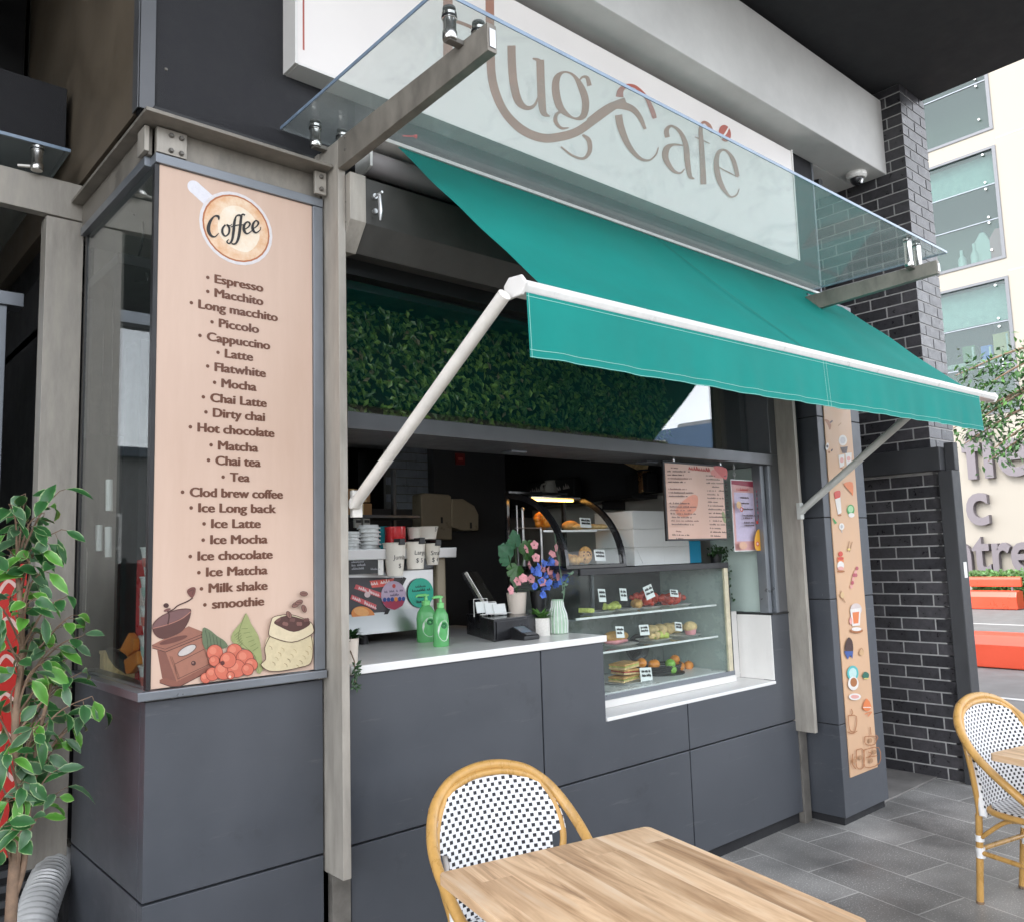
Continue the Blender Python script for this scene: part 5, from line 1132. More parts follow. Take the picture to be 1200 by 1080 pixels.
for px, py, w_, h_, lb, tl in ((726.5, 740, .065, .062, 'price tag in front of the ham roll', 5), (755, 737.5, .08, .058, 'wide price tag in the middle of the middle fridge shelf', 2), (795, 733.5, .065, .052, 'price tag beside the muffin', 8)): price_tag(px, py, my - .07, w_, h_, lb, tl)
ZD = .931
c = PY(dy - .02, 734, 801); plate(736, 803, dy, .30, .22, 'white plate of toasted sandwiches at the bottom of the fridge', ZD)
sp0 = PY(dy, 733, 800)
for k, lb in enumerate(('lowest toasted sandwich of the stack by the bottom price tag', 'toasted sandwich in the middle of the stack at the fridge bottom', 'topmost toasted sandwich of the stack at the fridge bottom')):
    zz = ZD + .012 + k * .034; cx = sp0.x + (-.01, .015, -.005)[k]
    t = thing('toasted_sandwich', lb, 'sandwich', (cx, dy, zz), group='stack of toasted sandwiches in the fridge')
    for nm, mt, dz, h_ in (('bread_slice', 'bread2', 0, .011), ('filling', 'lettuce' if k != 1 else 'berry', .0115, .006), ('bread_slice', 'bread', .018, .011)):
        b = MB(); b.obox((cx, dy, zz + dz + h_ / 2), (.15 - (nm == 'filling') * .01, .11, h_), (0, R_((-3, 2, -2)[k]), R_((4, -5, 8)[k]))); b.build(nm, M[mt], t, .004)
price_tag(757.4, 794, dy - .09, .10, .075, 'large price tag beside the toasted sandwiches', 4, ZD + .004)
bc = PY(dy + .06, 776, 788); bk = thing('fruit_basket', 'black wicker basket with raised lid holding oranges', 'basket', (bc.x, dy + .08, ZD))
b = MB()
for k in range(4): b.tube([(bc.x + (.15 + .035 * k / 6) * math.cos(a), dy + .08 + (.09 + .02 * k / 6) * math.sin(a), ZD + .006 + k * .013) for a in [6.283 * i / 26 for i in range(26)]], .0062, 6, closed=True)
b.lathe([(.15, ZD), (.15, ZD + .006)], (bc.x, dy + .08, 0), 24); b.v = [v for v in b.v]; b.build('weave', M['black'], bk)
b = MB(); lc = Vector((bc.x - .13, dy + .13, ZD + .12))
for k in range(8): rr = .105 * (k + 1) / 8; b.tube([lc + Vector((rr * .85 * math.cos(a), .03 * math.sin(a), .035 + rr * .62 * math.sin(a) + rr * .25 * math.cos(a))) for a in [6.283 * i / 24 for i in range(24)]], .007, 6, closed=True)
b.build('lid', M['black'], bk)
for px, py, mt, lb, nm in ((752, 776, 'orange', 'orange at the left end of the fruit basket', 'orange'), (765, 778, 'orange', 'orange half hidden behind the basket lid', 'orange'), (767.5, 777.5, 'orange', 'orange just left of the green apple', 'orange'), (791, 772, 'orange', 'topmost orange on the fruit heap', 'orange'), (797, 780, 'orange', 'orange below the topmost orange', 'orange'), (807, 779, 'orange', 'rightmost orange at the edge of the basket', 'orange'), (785.5, 777, 'lime', 'bright green apple at the front of the fruit basket', 'apple'), (787, 784, 'lime', 'small green apple low in the fruit basket', 'apple')):
    q_ = PY(dy + (.0 if mt == 'lime' else .055) + (.03 if py == 772 else 0), px, py); r_ = .030 if mt == 'orange' else .031
    t = thing(nm, lb, nm, (q_.x, q_.y, q_.z - r_), group='fruit in the black basket'); b = MB(); b.ball(q_, (r_, r_, r_ * .93), 16, 10); b.build('fruit', M[mt], t, smooth=60); b = MB(); b.lathe([(.003, 0), (.002, .006)], q_ + Vector((0, 0, r_ * .9)), 6); b.build('stalk', M['bark'], t)

# ============================================================ CURVED COUNTER CASE
cv = thing('curved_display_case', 'black framed curved glass pastry case standing on the display fridge', 'display case', (3.3, .42, fz1))
cx0, cx1, cy0, cy1, cz0, cz1 = 3.04, 3.50, .21, .66, 1.585, 1.995
def arc(n=14, s_=1.0, sz=1.0): return [(cy1 - (cy1 - cy0) * s_ * math.sin(math.pi / 2 * i / n), cz0 + (cz1 - cz0) * sz * math.cos(math.pi / 2 * i / n)) for i in range(n + 1)]
for x in (cx0, cx1 - .022):
    b = MB(); A = arc(); I = arc(14, .93, .93)
    for i in range(14): b.prism([(x, *A[i]), (x, *A[i + 1]), (x, *I[i + 1]), (x, *I[i])], (.022, 0, 0))
    b.build('arch_frame', M['blackg'], cv)
B('base', 'blackg', cv, (cx0, cx1, cy0, cy1, fz1 + .002, cz0 + .012), bevel=.004)
b = MB(); A = arc(18, .985, .985); vs = []
for y, z in A: vs += [(cx0 + .022, y, z), (cx1 - .022, y, z)]
b.add(vs, [(2 * i, 2 * i + 1, 2 * i + 3, 2 * i + 2) for i in range(18)]); b.build('curved_glass', M['glass_clear'], cv, smooth=60)
B('back_post', 'blackg', cv, (cx0, cx0 + .02, cy1, cy1 + .02, cz0, cz1), (cx1 - .02, cx1, cy1, cy1 + .02, cz0, cz1), (cx0, cx1, cy1 - .02, cy1 + .02, cz1 + .001, cz1 + .015), bevel=.002)
B('shelf', 'glass_clear', cv, (cx0 + .024, cx1 - .024, .40, cy1 - .01, 1.775, 1.783), bevel=0); B('shelf_edge', 'plate', cv, (cx0 + .024, cx1 - .024, .395, .3995, 1.773, 1.784), bevel=.001)
lp = thing('case_lamp', 'warm amber strip lamp glowing inside the top of the curved case', 'lamp', (3.3, .55, 1.95)); B('tube', 'lampglow', lp, (cx0 + .06, cx1 - .06, .535, .555, 1.950, 1.962), bevel=.003); B('reflector', 'chrome', lp, (cx0 + .04, cx1 - .04, .50, .60, 1.964, 1.972), bevel=.002)
rk = thing('wire_rack', 'chrome wire rack standing inside the left of the curved case', 'rack', (3.15, .5, cz0)); b = MB()
for px in (613, 634): p = PY(.55, px, 620); b.tube([(p.x, .55, cz0 + .012), (p.x, .55, 1.90)], .007, 10); b.ball((p.x, .55, 1.905), .010, 8, 6)
p = PY(.55, 599, 620); b.tube([(p.x, .50, cz0 - .005), (p.x, .50, 1.92)], .004, 8); b.tube([(p.x, .52, 1.80), (p.x + .28, .52, 1.80)], .003, 6); b.build('posts', M['chrome'], rk)
food('croissant', 'golden croissant on the upper shelf inside the curved case', 'food', PY(.52, 640, 618), 1.784, [('pastry', 'orange', lumps(7, .03, .03, .06, .026, 21))])
food('bread_tray', 'tray of pale flat breads on the shelf of the curved case', 'food', PY(.5, 690, 617), 1.784, [('tray', 'plate', lambda b, c, z: b.box(c.x - .12, c.x + .12, c.y - .06, c.y + .08, z, z + .006)), ('breads', 'bread2', lambda b, c, z: [b.ball((c.x - .09 + .06 * k, c.y, z + .022), (.045, .05, .017), 12, 7) for k in range(4)])])
food('round_loaf', 'brown domed loaf behind the upper tag in the curved case', 'food', PY(.54, 668, 612), 1.784, [('loaf', 'bread', lambda b, c, z: b.ball((c.x, c.y, z + .03), (.05, .05, .03), 14, 8))])
food('cookie', 'big round chocolate chip cookie standing in the curved case', 'cookie', PY(.33, 686, 650), cz0 + .013, [('biscuit', 'cookie', lambda b, c, z: b.ball((c.x, c.y, z + .048), (.050, .022, .048), 18, 10)), ('chips', 'txt', lambda b, c, z: [b.ball((c.x + .034 * math.cos(a) * (k % 3) / 2, c.y - .021, z + .048 + .034 * math.sin(a) * (k % 3) / 2), (.006, .004, .005), 6, 4) for k, a in enumerate([i * 1.9 for i in range(11)])])])
food('cookie_pile', 'pile of smaller cookies left of the big cookie', 'cookie', PY(.34, 672, 658), cz0 + .013, [('biscuits', 'bread', lumps(6, .03, .02, .02, .024, 23))])
price_tag(703, 650, .30, .085, .062, 'price tag beside the big cookie in the curved case', 3); price_tag(686, 612, .385, .085, .055, 'price tag on the upper shelf of the curved case', 2)
# white cartons beside it
def carton(label, x0, x1, y0, y1, z0, z1, flap=False):
    t = thing('white_carton', label, 'box', ((x0 + x1) / 2, (y0 + y1) / 2, z0), group='white takeaway cartons on the fridge')
    B('box', 'card', t, (x0, x1, y0, y1, z0, z1 - .004), bevel=.003); B('lid', 'card', t, (x0 - .002, x1 + .002, y0 - .002, y1 + .002, z1 - .0038, z1 - .0005), bevel=.001)
    if flap:
        b = MB(); w_ = x1 - x0; b.prism([(x0 + .02, y0 - .001, z1 - .01), (x1 - .02, y0 - .001, z1 - .01), (x1 - .07, y0 - .001, z0 + .01), (x0 + .07, y0 - .001, z0 + .01)], (0, -.0025, 0)); b.build('tuck_flap', M['card'], t)
yb_ = .34; e = [PY(yb_, px, 640).x for px in (743, 778, 808, 823)]; zt_ = PY(yb_, 760, 598).z; hh = (zt_ - fz1 - .004) / 3
for k, lb in enumerate(('bottom white carton of the taller stack beside the curved case', 'middle white carton of the taller stack beside the curved case', 'top white carton of the taller stack beside the curved case')): carton(lb, e[0], e[1] - .002, yb_, yb_ + .30, fz1 + .004 + k * hh, fz1 + .004 + (k + 1) * hh, k == 0)
for k, lb in enumerate(('bottom white carton of the stack under the hanging menu', 'second white carton of the stack under the hanging menu', 'top white carton of the stack hidden by the hanging menu')): carton(lb, e[1] + .002, e[2], yb_ + .004, yb_ + .30, fz1 + .004 + k * hh, fz1 + .004 + (k + 1) * hh)
t = thing('cyan_carton', 'bright cyan carton at the right end of the white cartons', 'box', (e[2], yb_, fz1)); B('box', 'cyan', t, (e[2] + .003, e[3], yb_ + .01, yb_ + .26, fz1 + .004, PY(yb_, 815, 633).z), bevel=.006); B('side_seam', 'white', t, (e[2] + .003, e[2] + .006, yb_ + .006, yb_ + .0095, fz1 + .006, PY(yb_, 815, 634).z), bevel=0)

# ============================================================ HANGING MENUS
hm = thing('hanging_menu', 'large peach two column menu in a black frame hanging in the opening', 'menu board', (3.9, .04, 1.71))
yh = .045; hx0, hx1, hz0, hz1 = span(yh, 777, 540, 852.5, 631)
hz1 = 2.145; hz0 = 1.708
B('board', 'black', hm, (hx0, hx1, yh, yh + .014, hz0, hz1), bevel=.002)
B('print', mat('menu print', (.60, .36, .27), .4, var=.05, vscale=3, col2=(.66, .44, .35)), hm, (hx0 + .012, hx1 - .010, yh - .002, yh - .0004, hz0 + .010, hz1 - .012), bevel=0)
b = MB()
for x in (hx0 + .10, hx1 - .02): b.tube([(x, yh + .007, hz1), (x, yh + .007, 2.163)], .003, 6); b.lathe([(.008, -.004), (.008, .004)], (x, yh + .007, hz1 + .008), 10, ax=(0, 1, 0))
b.build('hooks', M['chrome'], hm)
S = Sheet(lambda x, y: PY(yh - .0022, 740 + x / 4.91, 520 + y / 4.91), (0, -1, 0)); rdk = prt(200, 60, 50); ink2 = prt(70, 36, 30)
S.ell(500, 170, 46, 26, prt(236, 150, 140), 10); S.fill([(470, 130), (545, 140), (548, 200), (520, 190)], prt(228, 110, 104), 3); S.ell(532, 420, 10, 34, prt(150, 160, 110), -12); S.fill([(330, 300), (380, 300), (370, 380), (300, 420), (250, 380)], prt(236, 158, 130), 3)
S.scribble(330, 148, 450, 162, 24, rdk, 6)
for k in range(21):
    y = 140 + k * 20.3
    if k in (5, 9, 17): continue
    S.scribble(204 + (22 if k in (0, 18, 20) else 0), y, 204 + (60 if k in (0, 18, 20) else (90 + (k * 37) % 70)), y + 2.5, 9, ink2 if k % 3 else prt(120, 70, 56), 2.6, seed=k)
for k in range(17): y = 188 + k * 21.5; S.scribble(396 + (20 if k == 3 else 0), y, 396 + 50 + (k * 29) % 66, y + 2.4, 9, ink2, 2.6, seed=k + 40); S.scribble(500, y + 4, 512, y + 4, 8, ink2, 2.4, seed=k + 90)
S.build('print_lettering', hm)
hs_ = thing('small_menu', 'small white and pink menu sheet hanging right of the large menu', 'menu board', (4.35, .07, 1.63)); y2 = .075
sx0, sx1, _, _ = span(y2, 856, 560, 889.5, 644); sz0, sz1 = PY(y2, 872, 645.5).z, PY(y2, 872, 562).z
B('sheet', 'plate', hs_, (sx0, sx1, y2, y2 + .005, sz0, sz1), bevel=.001); b = MB()
for px in (861, 884): x = PY(y2, px, 560).x; b.tube([(x, y2 + .002, sz1 - .01), (x, y2 + .002, 2.163)], .0025, 6); b.tube([(x + .012 * math.cos(a), y2 + .002, sz1 + .03 + .012 * math.sin(a)) for a in [k * .6283 for k in range(10)]], .0025, 6, closed=True); b.tube([(x + .010 * math.cos(a), y2 + .002, sz1 + .07 + .010 * math.sin(a)) for a in [k * .6283 for k in range(10)]], .0025, 6, closed=True)
b.build('chain', M['chrome'], hs_)
S = Sheet(lambda u, v: Vector((sx0 + (sx1 - sx0) * u, y2 - .0003, sz1 - (sz1 - sz0) * v)), (0, -1, 0)); lav = prt(218, 205, 232)
S.fill([(.02, .015), (.98, .015), (.98, .985), (.02, .985)], prt(232, 178, 176)); S.fill([(.10, .18), (.90, .18), (.90, .86), (.10, .86)], lav); S.fill([(.02, .015), (.98, .015), (.98, .10), (.02, .07)], prt(170, 60, 84)); S.scribble(.22, .155, .72, .155, .05, rdk, .012)
for k, v in enumerate((.26, .34, .42, .51, .545, .61, .65)): S.scribble(.34, v, .34 + (.34, .34, .44, .48, .36, .40, .38)[k], v, .022, ink2, .007, seed=k)
for k in range(9): S.ell(.92, .16 + k * .05, .04, .02, prt(120, 40, 60) if k % 2 else prt(200, 90, 110))
S.ell(.13, .36, .10, .05, prt(236, 196, 150)); S.ell(.22, .42, .07, .035, prt(214, 110, 90)); S.ell(.22, .42, .035, .018, lav); S.fill([(.70, .98), (.68, .84), (.80, .72), (.92, .70), (.97, .80), (.97, .98)], prt(244, 176, 50), 3); S.ell(.80, .90, .07, .035, prt(220, 70, 50)); S.ell(.80, .90, .04, .02, prt(240, 220, 200)); S.ell(.84, .60, .05, .025, rdk); S.ell(.2, .92, .16, .05, prt(240, 190, 160))
S.build('print_lettering', hs_)

# ============================================================ HANGING POTS at the right, INTERIOR FITTINGS
for lb, (px, py), r_, h_ in (('upper small black pot of trailing leaves by the small menu', (839, 655), .040, .07), ('lower black pot in shadow standing beside the fridge', (858, 712), .055, .09)):
    c = PY(.36, px, py); t = thing('black_pot', lb, 'potted plant', (c.x, c.y, c.z - h_), group='black pots right of the fridge'); b = MB(); z0 = c.z - h_ / 2
    b.lathe([(r_ * .75, z0), (r_, z0 + h_), (r_ * .9, z0 + h_), (r_ * .88, z0 + h_ * .85), (.001, z0 + h_ * .84)], (c.x, c.y, 0), 20); b.build('pot', M['black'], t, smooth=40)
    b = MB(); rnd = random.Random(int(px))
    for i in range(120 if py < 700 else 50):
        b.mat(M['leafA'] if rnd.random() < .7 else M['leafB']); q_ = Vector((c.x + rnd.gauss(.0, .045), c.y - .02 + rnd.gauss(0, .03), z0 + h_ + rnd.uniform(-.005, .04)))
        if i % 3 == 0 and py < 700: s_ = rnd.random(); q_ = Vector((c.x + .04 + .10 * s_ + rnd.gauss(0, .018), c.y - .02 - rnd.random() * .03, z0 + h_ * .9 - .28 * s_))
        b.leaf(q_, (rnd.uniform(-1, 1), rnd.uniform(-1, .2), rnd.uniform(-1, .7)), (0, -1, .4), .03, .016)
    b.build('foliage', None, t)
    if py < 700: b = MB(); b.tube([(4.617, c.y, z0 - .004), (c.x - .03, c.y, z0 - .004)], .006, 6); b.build('wall_hook', M['black'], t)
    else: B('stand', 'black', t, (c.x - .05, c.x + .05, c.y - .04, c.y + .05, 1.262 - .30, z0 - .001), bevel=.003)
def dispenser(label, pts, y, dep):
    a = [PY(y, *q_) for q_ in pts]; t = thing('paper_dispenser', label, 'dispenser', (a[0].x, y, a[0].z), group='khaki paper dispensers')
    b = MB(); b.prism(a, (0, dep, 0)); b.build('cover', M['tan'], t, .008); c = sum(a, Vector()) / len(a)
    b = MB(); b.prism([Vector((c.x + u, y - .0005, c.z + v)) for u, v in ((.03, -.05), (.045, -.05), (.045, -.09), (.03, -.09))], (0, -.003, 0)); b.build('lock', M['black'], t)
dispenser('taller khaki paper towel dispenser left of the rounded one', [(494, 579), (497, 577), (526, 579), (529, 581), (530, 632), (494, 631)], 1.64, .11)
dispenser('shorter khaki dispenser with a rounded right shoulder', [(530, 584), (543, 584), (556, 592), (561, 602), (561, 621), (542, 621), (530, 617)], 1.63, .12)
for px0, px1, py0, py1, lb in ((407, 419, 572, 590, 'upper kraft box at the far left of the dark shelf'), (412, 436, 589, 603, 'wide kraft box beneath the upper one on the dark shelf'), (420, 434, 574, 588, 'small kraft box right of the upper one')):
    x0, x1, z0, z1 = span(1.3, px0, py0, px1, py1); t = thing('kraft_box', lb, 'box', (x0, 1.4, z0), group='kraft boxes on the back shelf'); B('carton', 'kraft', t, (x0, x1, 1.3, 1.5, z0, z1), bevel=.003); B('tape', 'bread2', t, ((x0 + x1) / 2 - .012, (x0 + x1) / 2 + .012, 1.2985, 1.2997, z0 + .002, z1 - .002), bevel=0)
sx = span(1.3, 405, 603, 470, 607); sf = thing('back_shelf', 'dark metal shelf carrying kraft boxes behind the coffee machine', 'shelf', (2.5, 1.5, 1.2)); B('board', 'alu_dk', sf, (sx[0] - .3, sx[1] + .1, 1.25, 1.55, sx[2], sx[3]), bevel=.002); B('upright', 'alu_dk', sf, (sx[1] + .08, sx[1] + .10, 1.5, 1.53, .02, 2.2), (sx[0] - .3, sx[0] - .28, 1.5, 1.53, .02, 2.2), bevel=.002); B('board', 'alu_dk', sf, (sx[0] - .3, sx[1] + .1, 1.25, 1.55, sx[3] + .42, sx[3] + .44), bevel=.002)
for px, lb in ((420, 'left small white kitchen timer behind the lids'), (430, 'right small white kitchen timer behind the lids')):
    x0, x1, z0, z1 = span(1.22, px - 4, 607, px + 4, 618); t = thing('kitchen_timer', lb, 'timer', (x0, 1.22, z0), group='kitchen timers'); B('body', 'tile', t, (x0, x1, 1.22, 1.24, z0, z1), bevel=.004); B('display', 'black', t, (x0 + .006, x1 - .006, 1.2175, 1.2195, z0 + (z1 - z0) * .55, z1 - .008), bevel=0)
x0, x1, z0, z1 = span(1.70, 538, 530, 549, 544); t = thing('safety_notice', 'small dark red notice high on the inner partition', 'notice', (x0, 1.74, z0)); B('plate', prt(120, 30, 30), t, (x0, x1, 1.738, 1.748, z0, z1), bevel=.001); B('symbol', prt(190, 90, 80), t, (x0 + .02, x1 - .02, 1.7355, 1.7375, z0 + .03, z1 - .03), bevel=0)
# wall shelf along the tiled side wall with odds and ends
ws = thing('wall_shelf', 'long black shelf high on the tiled side wall', 'shelf', (4.5, 2, 2.05)); B('board', 'black', ws, (4.38, 4.648, .9, 3.4, 2.02, 2.05), bevel=.002)
for y in (1.2, 2.2, 3.2): B('bracket', 'black', ws, (4.42, 4.648, y, y + .02, 1.96, 2.019), bevel=.001)
p = PX(4.40, 745, 545); t = thing('napkin_cone', 'folded kraft napkin cone on the high black shelf', 'napkin', p); b = MB(); b.prism([p + Vector((0, .14, .04)), p + Vector((0, -.10, .05)), p + Vector((0, -.06, -.06)), p + Vector((0, -.0, -.03))], (.04, 0, 0)); b.build('fold', M['bread2'], t, .003); B('holder', 'black', t, (4.395, 4.50, p.y - .10, p.y + .10, 2.051, p.z - .058), bevel=.003)
p = PX(4.42, 714, 552); t = thing('copper_tin', 'copper coloured tin on the high black shelf', 'tin', (p.x, p.y, 2.051)); b = MB(); b.lathe([(.05, 2.051), (.05, 2.19), (.046, 2.195)], (p.x + .02, p.y - .3, 0), 20); b.build('body', mat('copper', (.55, .30, .14), .3, metal=.8), t, smooth=40); b = MB(); b.lathe([(.051, 2.196), (.051, 2.206)], (p.x + .02, p.y - .3, 0), 20); b.build('lid', M['black'], t)
p = PX(4.42, 645, 548); t = thing('white_jug', 'pale jug standing deep on the high black shelf', 'jug', (p.x, p.y, 2.051)); b = MB(); b.lathe([(.06, 2.051), (.07, 2.12), (.045, 2.2), (.05, 2.21)], (p.x, p.y, 0), 20); b.build('body', M['tile'], t, smooth=40); b = MB(); b.tube(spline([(p.x - .045, p.y, 2.19), (p.x - .10, p.y, 2.17), (p.x - .07, p.y, 2.1)], 5), .007, 6); b.build('handle', M['tile'], t)
for k in range(2):
    t = thing('printed_bag', ('left', 'right')[k] + ' dark coffee bag with pale script on the high black shelf', 'bag', (4.45, 1.75 - k * .28, 2.051), group='coffee bags on the wall shelf'); y = 1.9 - k * .30; B('bag', 'black', t, (4.42, 4.50, y - .11, y + .11, 2.051, 2.22), bevel=.015)
    S = Sheet(lambda u, v: Vector((4.4195, y - u, 2.13 + v)), (-1, 0, 0)); S.scribble(-.07, 0, .07, .01, -.04, prt(190, 185, 180), .006, seed=k); S.build('script', t)
# knives and tools on a magnet by the right wall
t = thing('utensil_bundle', 'bundle of pale utensils leaning against the tiled wall behind the cartons', 'utensils', (4.55, .75, 1.58)); b = MB(); p = PX(4.58, 757, 575)
for k in range(6): b.tube([(4.60, p.y + .02 - k * .012, 1.55), (4.59, p.y + .10 - k * .045, 1.86 + (k % 3) * .03)], .006, 6)
b.build('handles', M['tile'], t); b = MB(); b.lathe([(.05, 1.45), (.055, 1.62)], (4.585, p.y - .01, 0), 16); b.build('holder', M['black'], t, smooth=40)

# ============================================================ INSIDE THE CORNER BAY
BZ = 1.2315
for k, lb in enumerate(('lowest clear plastic cup of the stack by the poster edge', 'second clear plastic cup of the stack by the poster edge', 'third clear plastic cup of the stack by the poster edge', 'fourth clear plastic cup of the stack by the poster edge', 'topmost clear plastic cup of the stack by the poster edge')):
    t = thing('plastic_cup', lb, 'cup', (.985, .115, BZ + k * .098), group='stack of plastic cups in the corner bay'); b = MB(); z = BZ + k * .098
    b.lathe([(.036, z), (.050, z + .090), (.053, z + .092), (.053, z + .096), (.034, z + .096)], (.985, .115, 0), 26); b.build('body', mat('frosted plastic %d' % k, (.62, .68, .66), .25, var=.06), t, smooth=45); b = MB(); b.lathe([(.0425, z + .03), (.0468, z + .06)], (.985, .115, 0), 26); b.build('printed_band', prt(206, 120, 110) if k % 2 == 0 else prt(170, 205, 195), t, smooth=45)
t = thing('red_carton', 'tall red carton standing behind the plastic cups in the bay', 'carton', (1.12, .34, BZ)); B('box', 'redp', t, (.99, 1.06, .19, .34, BZ, 1.68), bevel=.004); B('band', 'white', t, (.9875, .9895, .25, .29, 1.45, 1.58), bevel=0)
t = thing('snack_bag', 'crumpled orange and black snack bag in the corner bay window', 'snack bag', (.955, .30, BZ)); rnd = random.Random(2)
def crumple(pts, dep, nm, mt):
    c3 = [Vector((.948 + rnd.uniform(0, .012), *yz)) for yz in pts]; b = MB(); b.prism(c3, (dep, 0, 0)); b.build(nm, M[mt], t, .006)
w_ = lambda px, py: (lambda p: (p.y, p.z))(PX(.95, px, py))
crumple([w_(136, 762), w_(147, 741), w_(157, 748), w_(156, 762), w_(146, 769)], .022, 'bag_front', 'orange'); crumple([w_(142, 773), w_(158, 762), w_(160, 778), w_(150, 789), w_(145, 790)], .026, 'bag_front', 'orange')
crumple([w_(120, 758), w_(135, 764), w_(143, 776), w_(146, 790), w_(132, 782), w_(124, 772)], .030, 'bag_back', 'black')
t = thing('beige_box', 'low beige cardboard box at the back of the corner bay', 'box', (1.1, .65, BZ)); B('box', 'bread2', t, (1.0, 1.3, .56, .80, BZ, BZ + .085), bevel=.003); B('lid', 'bread2', t, (.997, 1.303, .557, .803, BZ + .0855, BZ + .098), bevel=.002)
t = thing('grey_cabinet', 'pale grey electrical cabinet on the inner wall seen through the bay glass', 'cabinet', (1.1, 1.3, 1.4)); B('case', 'tile', t, (.985, 1.06, 1.25, 1.60, 1.45, 1.75), bevel=.004); B('door', 'tile', t, (1.061, 1.068, 1.27, 1.58, 1.47, 1.73), bevel=.002)
for k, (px, y0, y1, lb) in enumerate(((116, 615, 645, 'left white plastic dowel hanging in the bay'), (127, 617, 652, 'right white plastic dowel hanging in the bay'), (128, 562, 598, 'upper cream plastic dowel hanging in the bay'))):
    p, q_ = PX(1.0, px, y0), PX(1.0, px, y1); t = thing('hanging_dowel', lb, 'rod', p, group='plastic rods hanging in the corner bay'); b = MB(); b.tube([p, q_], .013, 10); b.build('rod', M['plate'], t, smooth=40); b = MB(); b.tube([p, (p.x, p.y, 2.79)], .0012, 5); b.build('cord', M['black'], t)
t = thing('loose_cable', 'loose dark cable drooping inside the top of the corner bay', 'cable', (1.1, .4, 2.5)); b = MB(); pts = [PX(1.05, x, y) for x, y in ((166, 240), (168, 275), (160, 308), (152, 312), (168, 316), (172, 330), (158, 330))]; b.tube(spline(pts, 6), .004, 6); b.build('cord', M['black'], t); b = MB(); b.ball(pts[3], .015, 8, 6); b.build('joint', M['black'], t)
t = thing('bay_downlight', 'tiny white downlight under the ceiling of the corner bay', 'lamp', PX(1.0, 158, 228)); p = PX(1.0, 158, 229); b = MB(); b.ball(p, .014, 10, 6); b.build('bulb', M['plate'], t); b = MB(); b.tube([p, (p.x, p.y, 3.02)], .004, 6); b.build('stem', M['black'], t)

# ============================================================ CAFE TABLES AND CHAIRS
TR = R_(-12.6)
TU, TV = Vector((math.cos(TR), math.sin(TR), 0)), Vector((-math.sin(TR), math.cos(TR), 0))
def table(label, corner, w_, d_):
    """corner = far left corner of the top (x, y)"""
    c = Vector((corner[0], corner[1], 0)) + TU * (w_ / 2) - TV * (d_ / 2)
    t = thing('cafe_table', label, 'table', c, TR, 'wooden cafe tables')
    def L(b): b.v = [Matrix.LocRotScale(c, Euler((0, 0, TR)), None) @ v for v in b.v]; return b
    pts = []; r = .022
    for sx, sy, a0 in ((1, 1, 0), (-1, 1, 90), (-1, -1, 180), (1, -1, 270)):
        for k in range(6): a = R_(a0 + 18 * k); pts.append((sx * (w_ / 2 - r) + r * math.cos(a), sy * (d_ / 2 - r) + r * math.sin(a), .722))
    b = MB(); b.prism(pts, (0, 0, .028)); L(b).build('tabletop', M['wood'], t, .004, seg=3)
    b = MB(); b.lathe([(.028, .03), (.028, .70), (.12, .705), (.12, .7215)], (0, 0, 0), 20); L(b).build('pedestal', M['black'], t, smooth=40)
    b = MB()
    for k in range(4): b.obox((.15 * math.cos(k * 1.5708), .15 * math.sin(k * 1.5708), .02), (.32, .05, .025), (0, 0, k * 1.5708))
    L(b).build('foot', M['black'], t, .006); return t
table('square wooden cafe table in the foreground with softened corners', (1.492, -.775), .755, .87)
table('wooden cafe table cut by the right edge in front of the far chair', (3.965, -1.375), .755, .87)
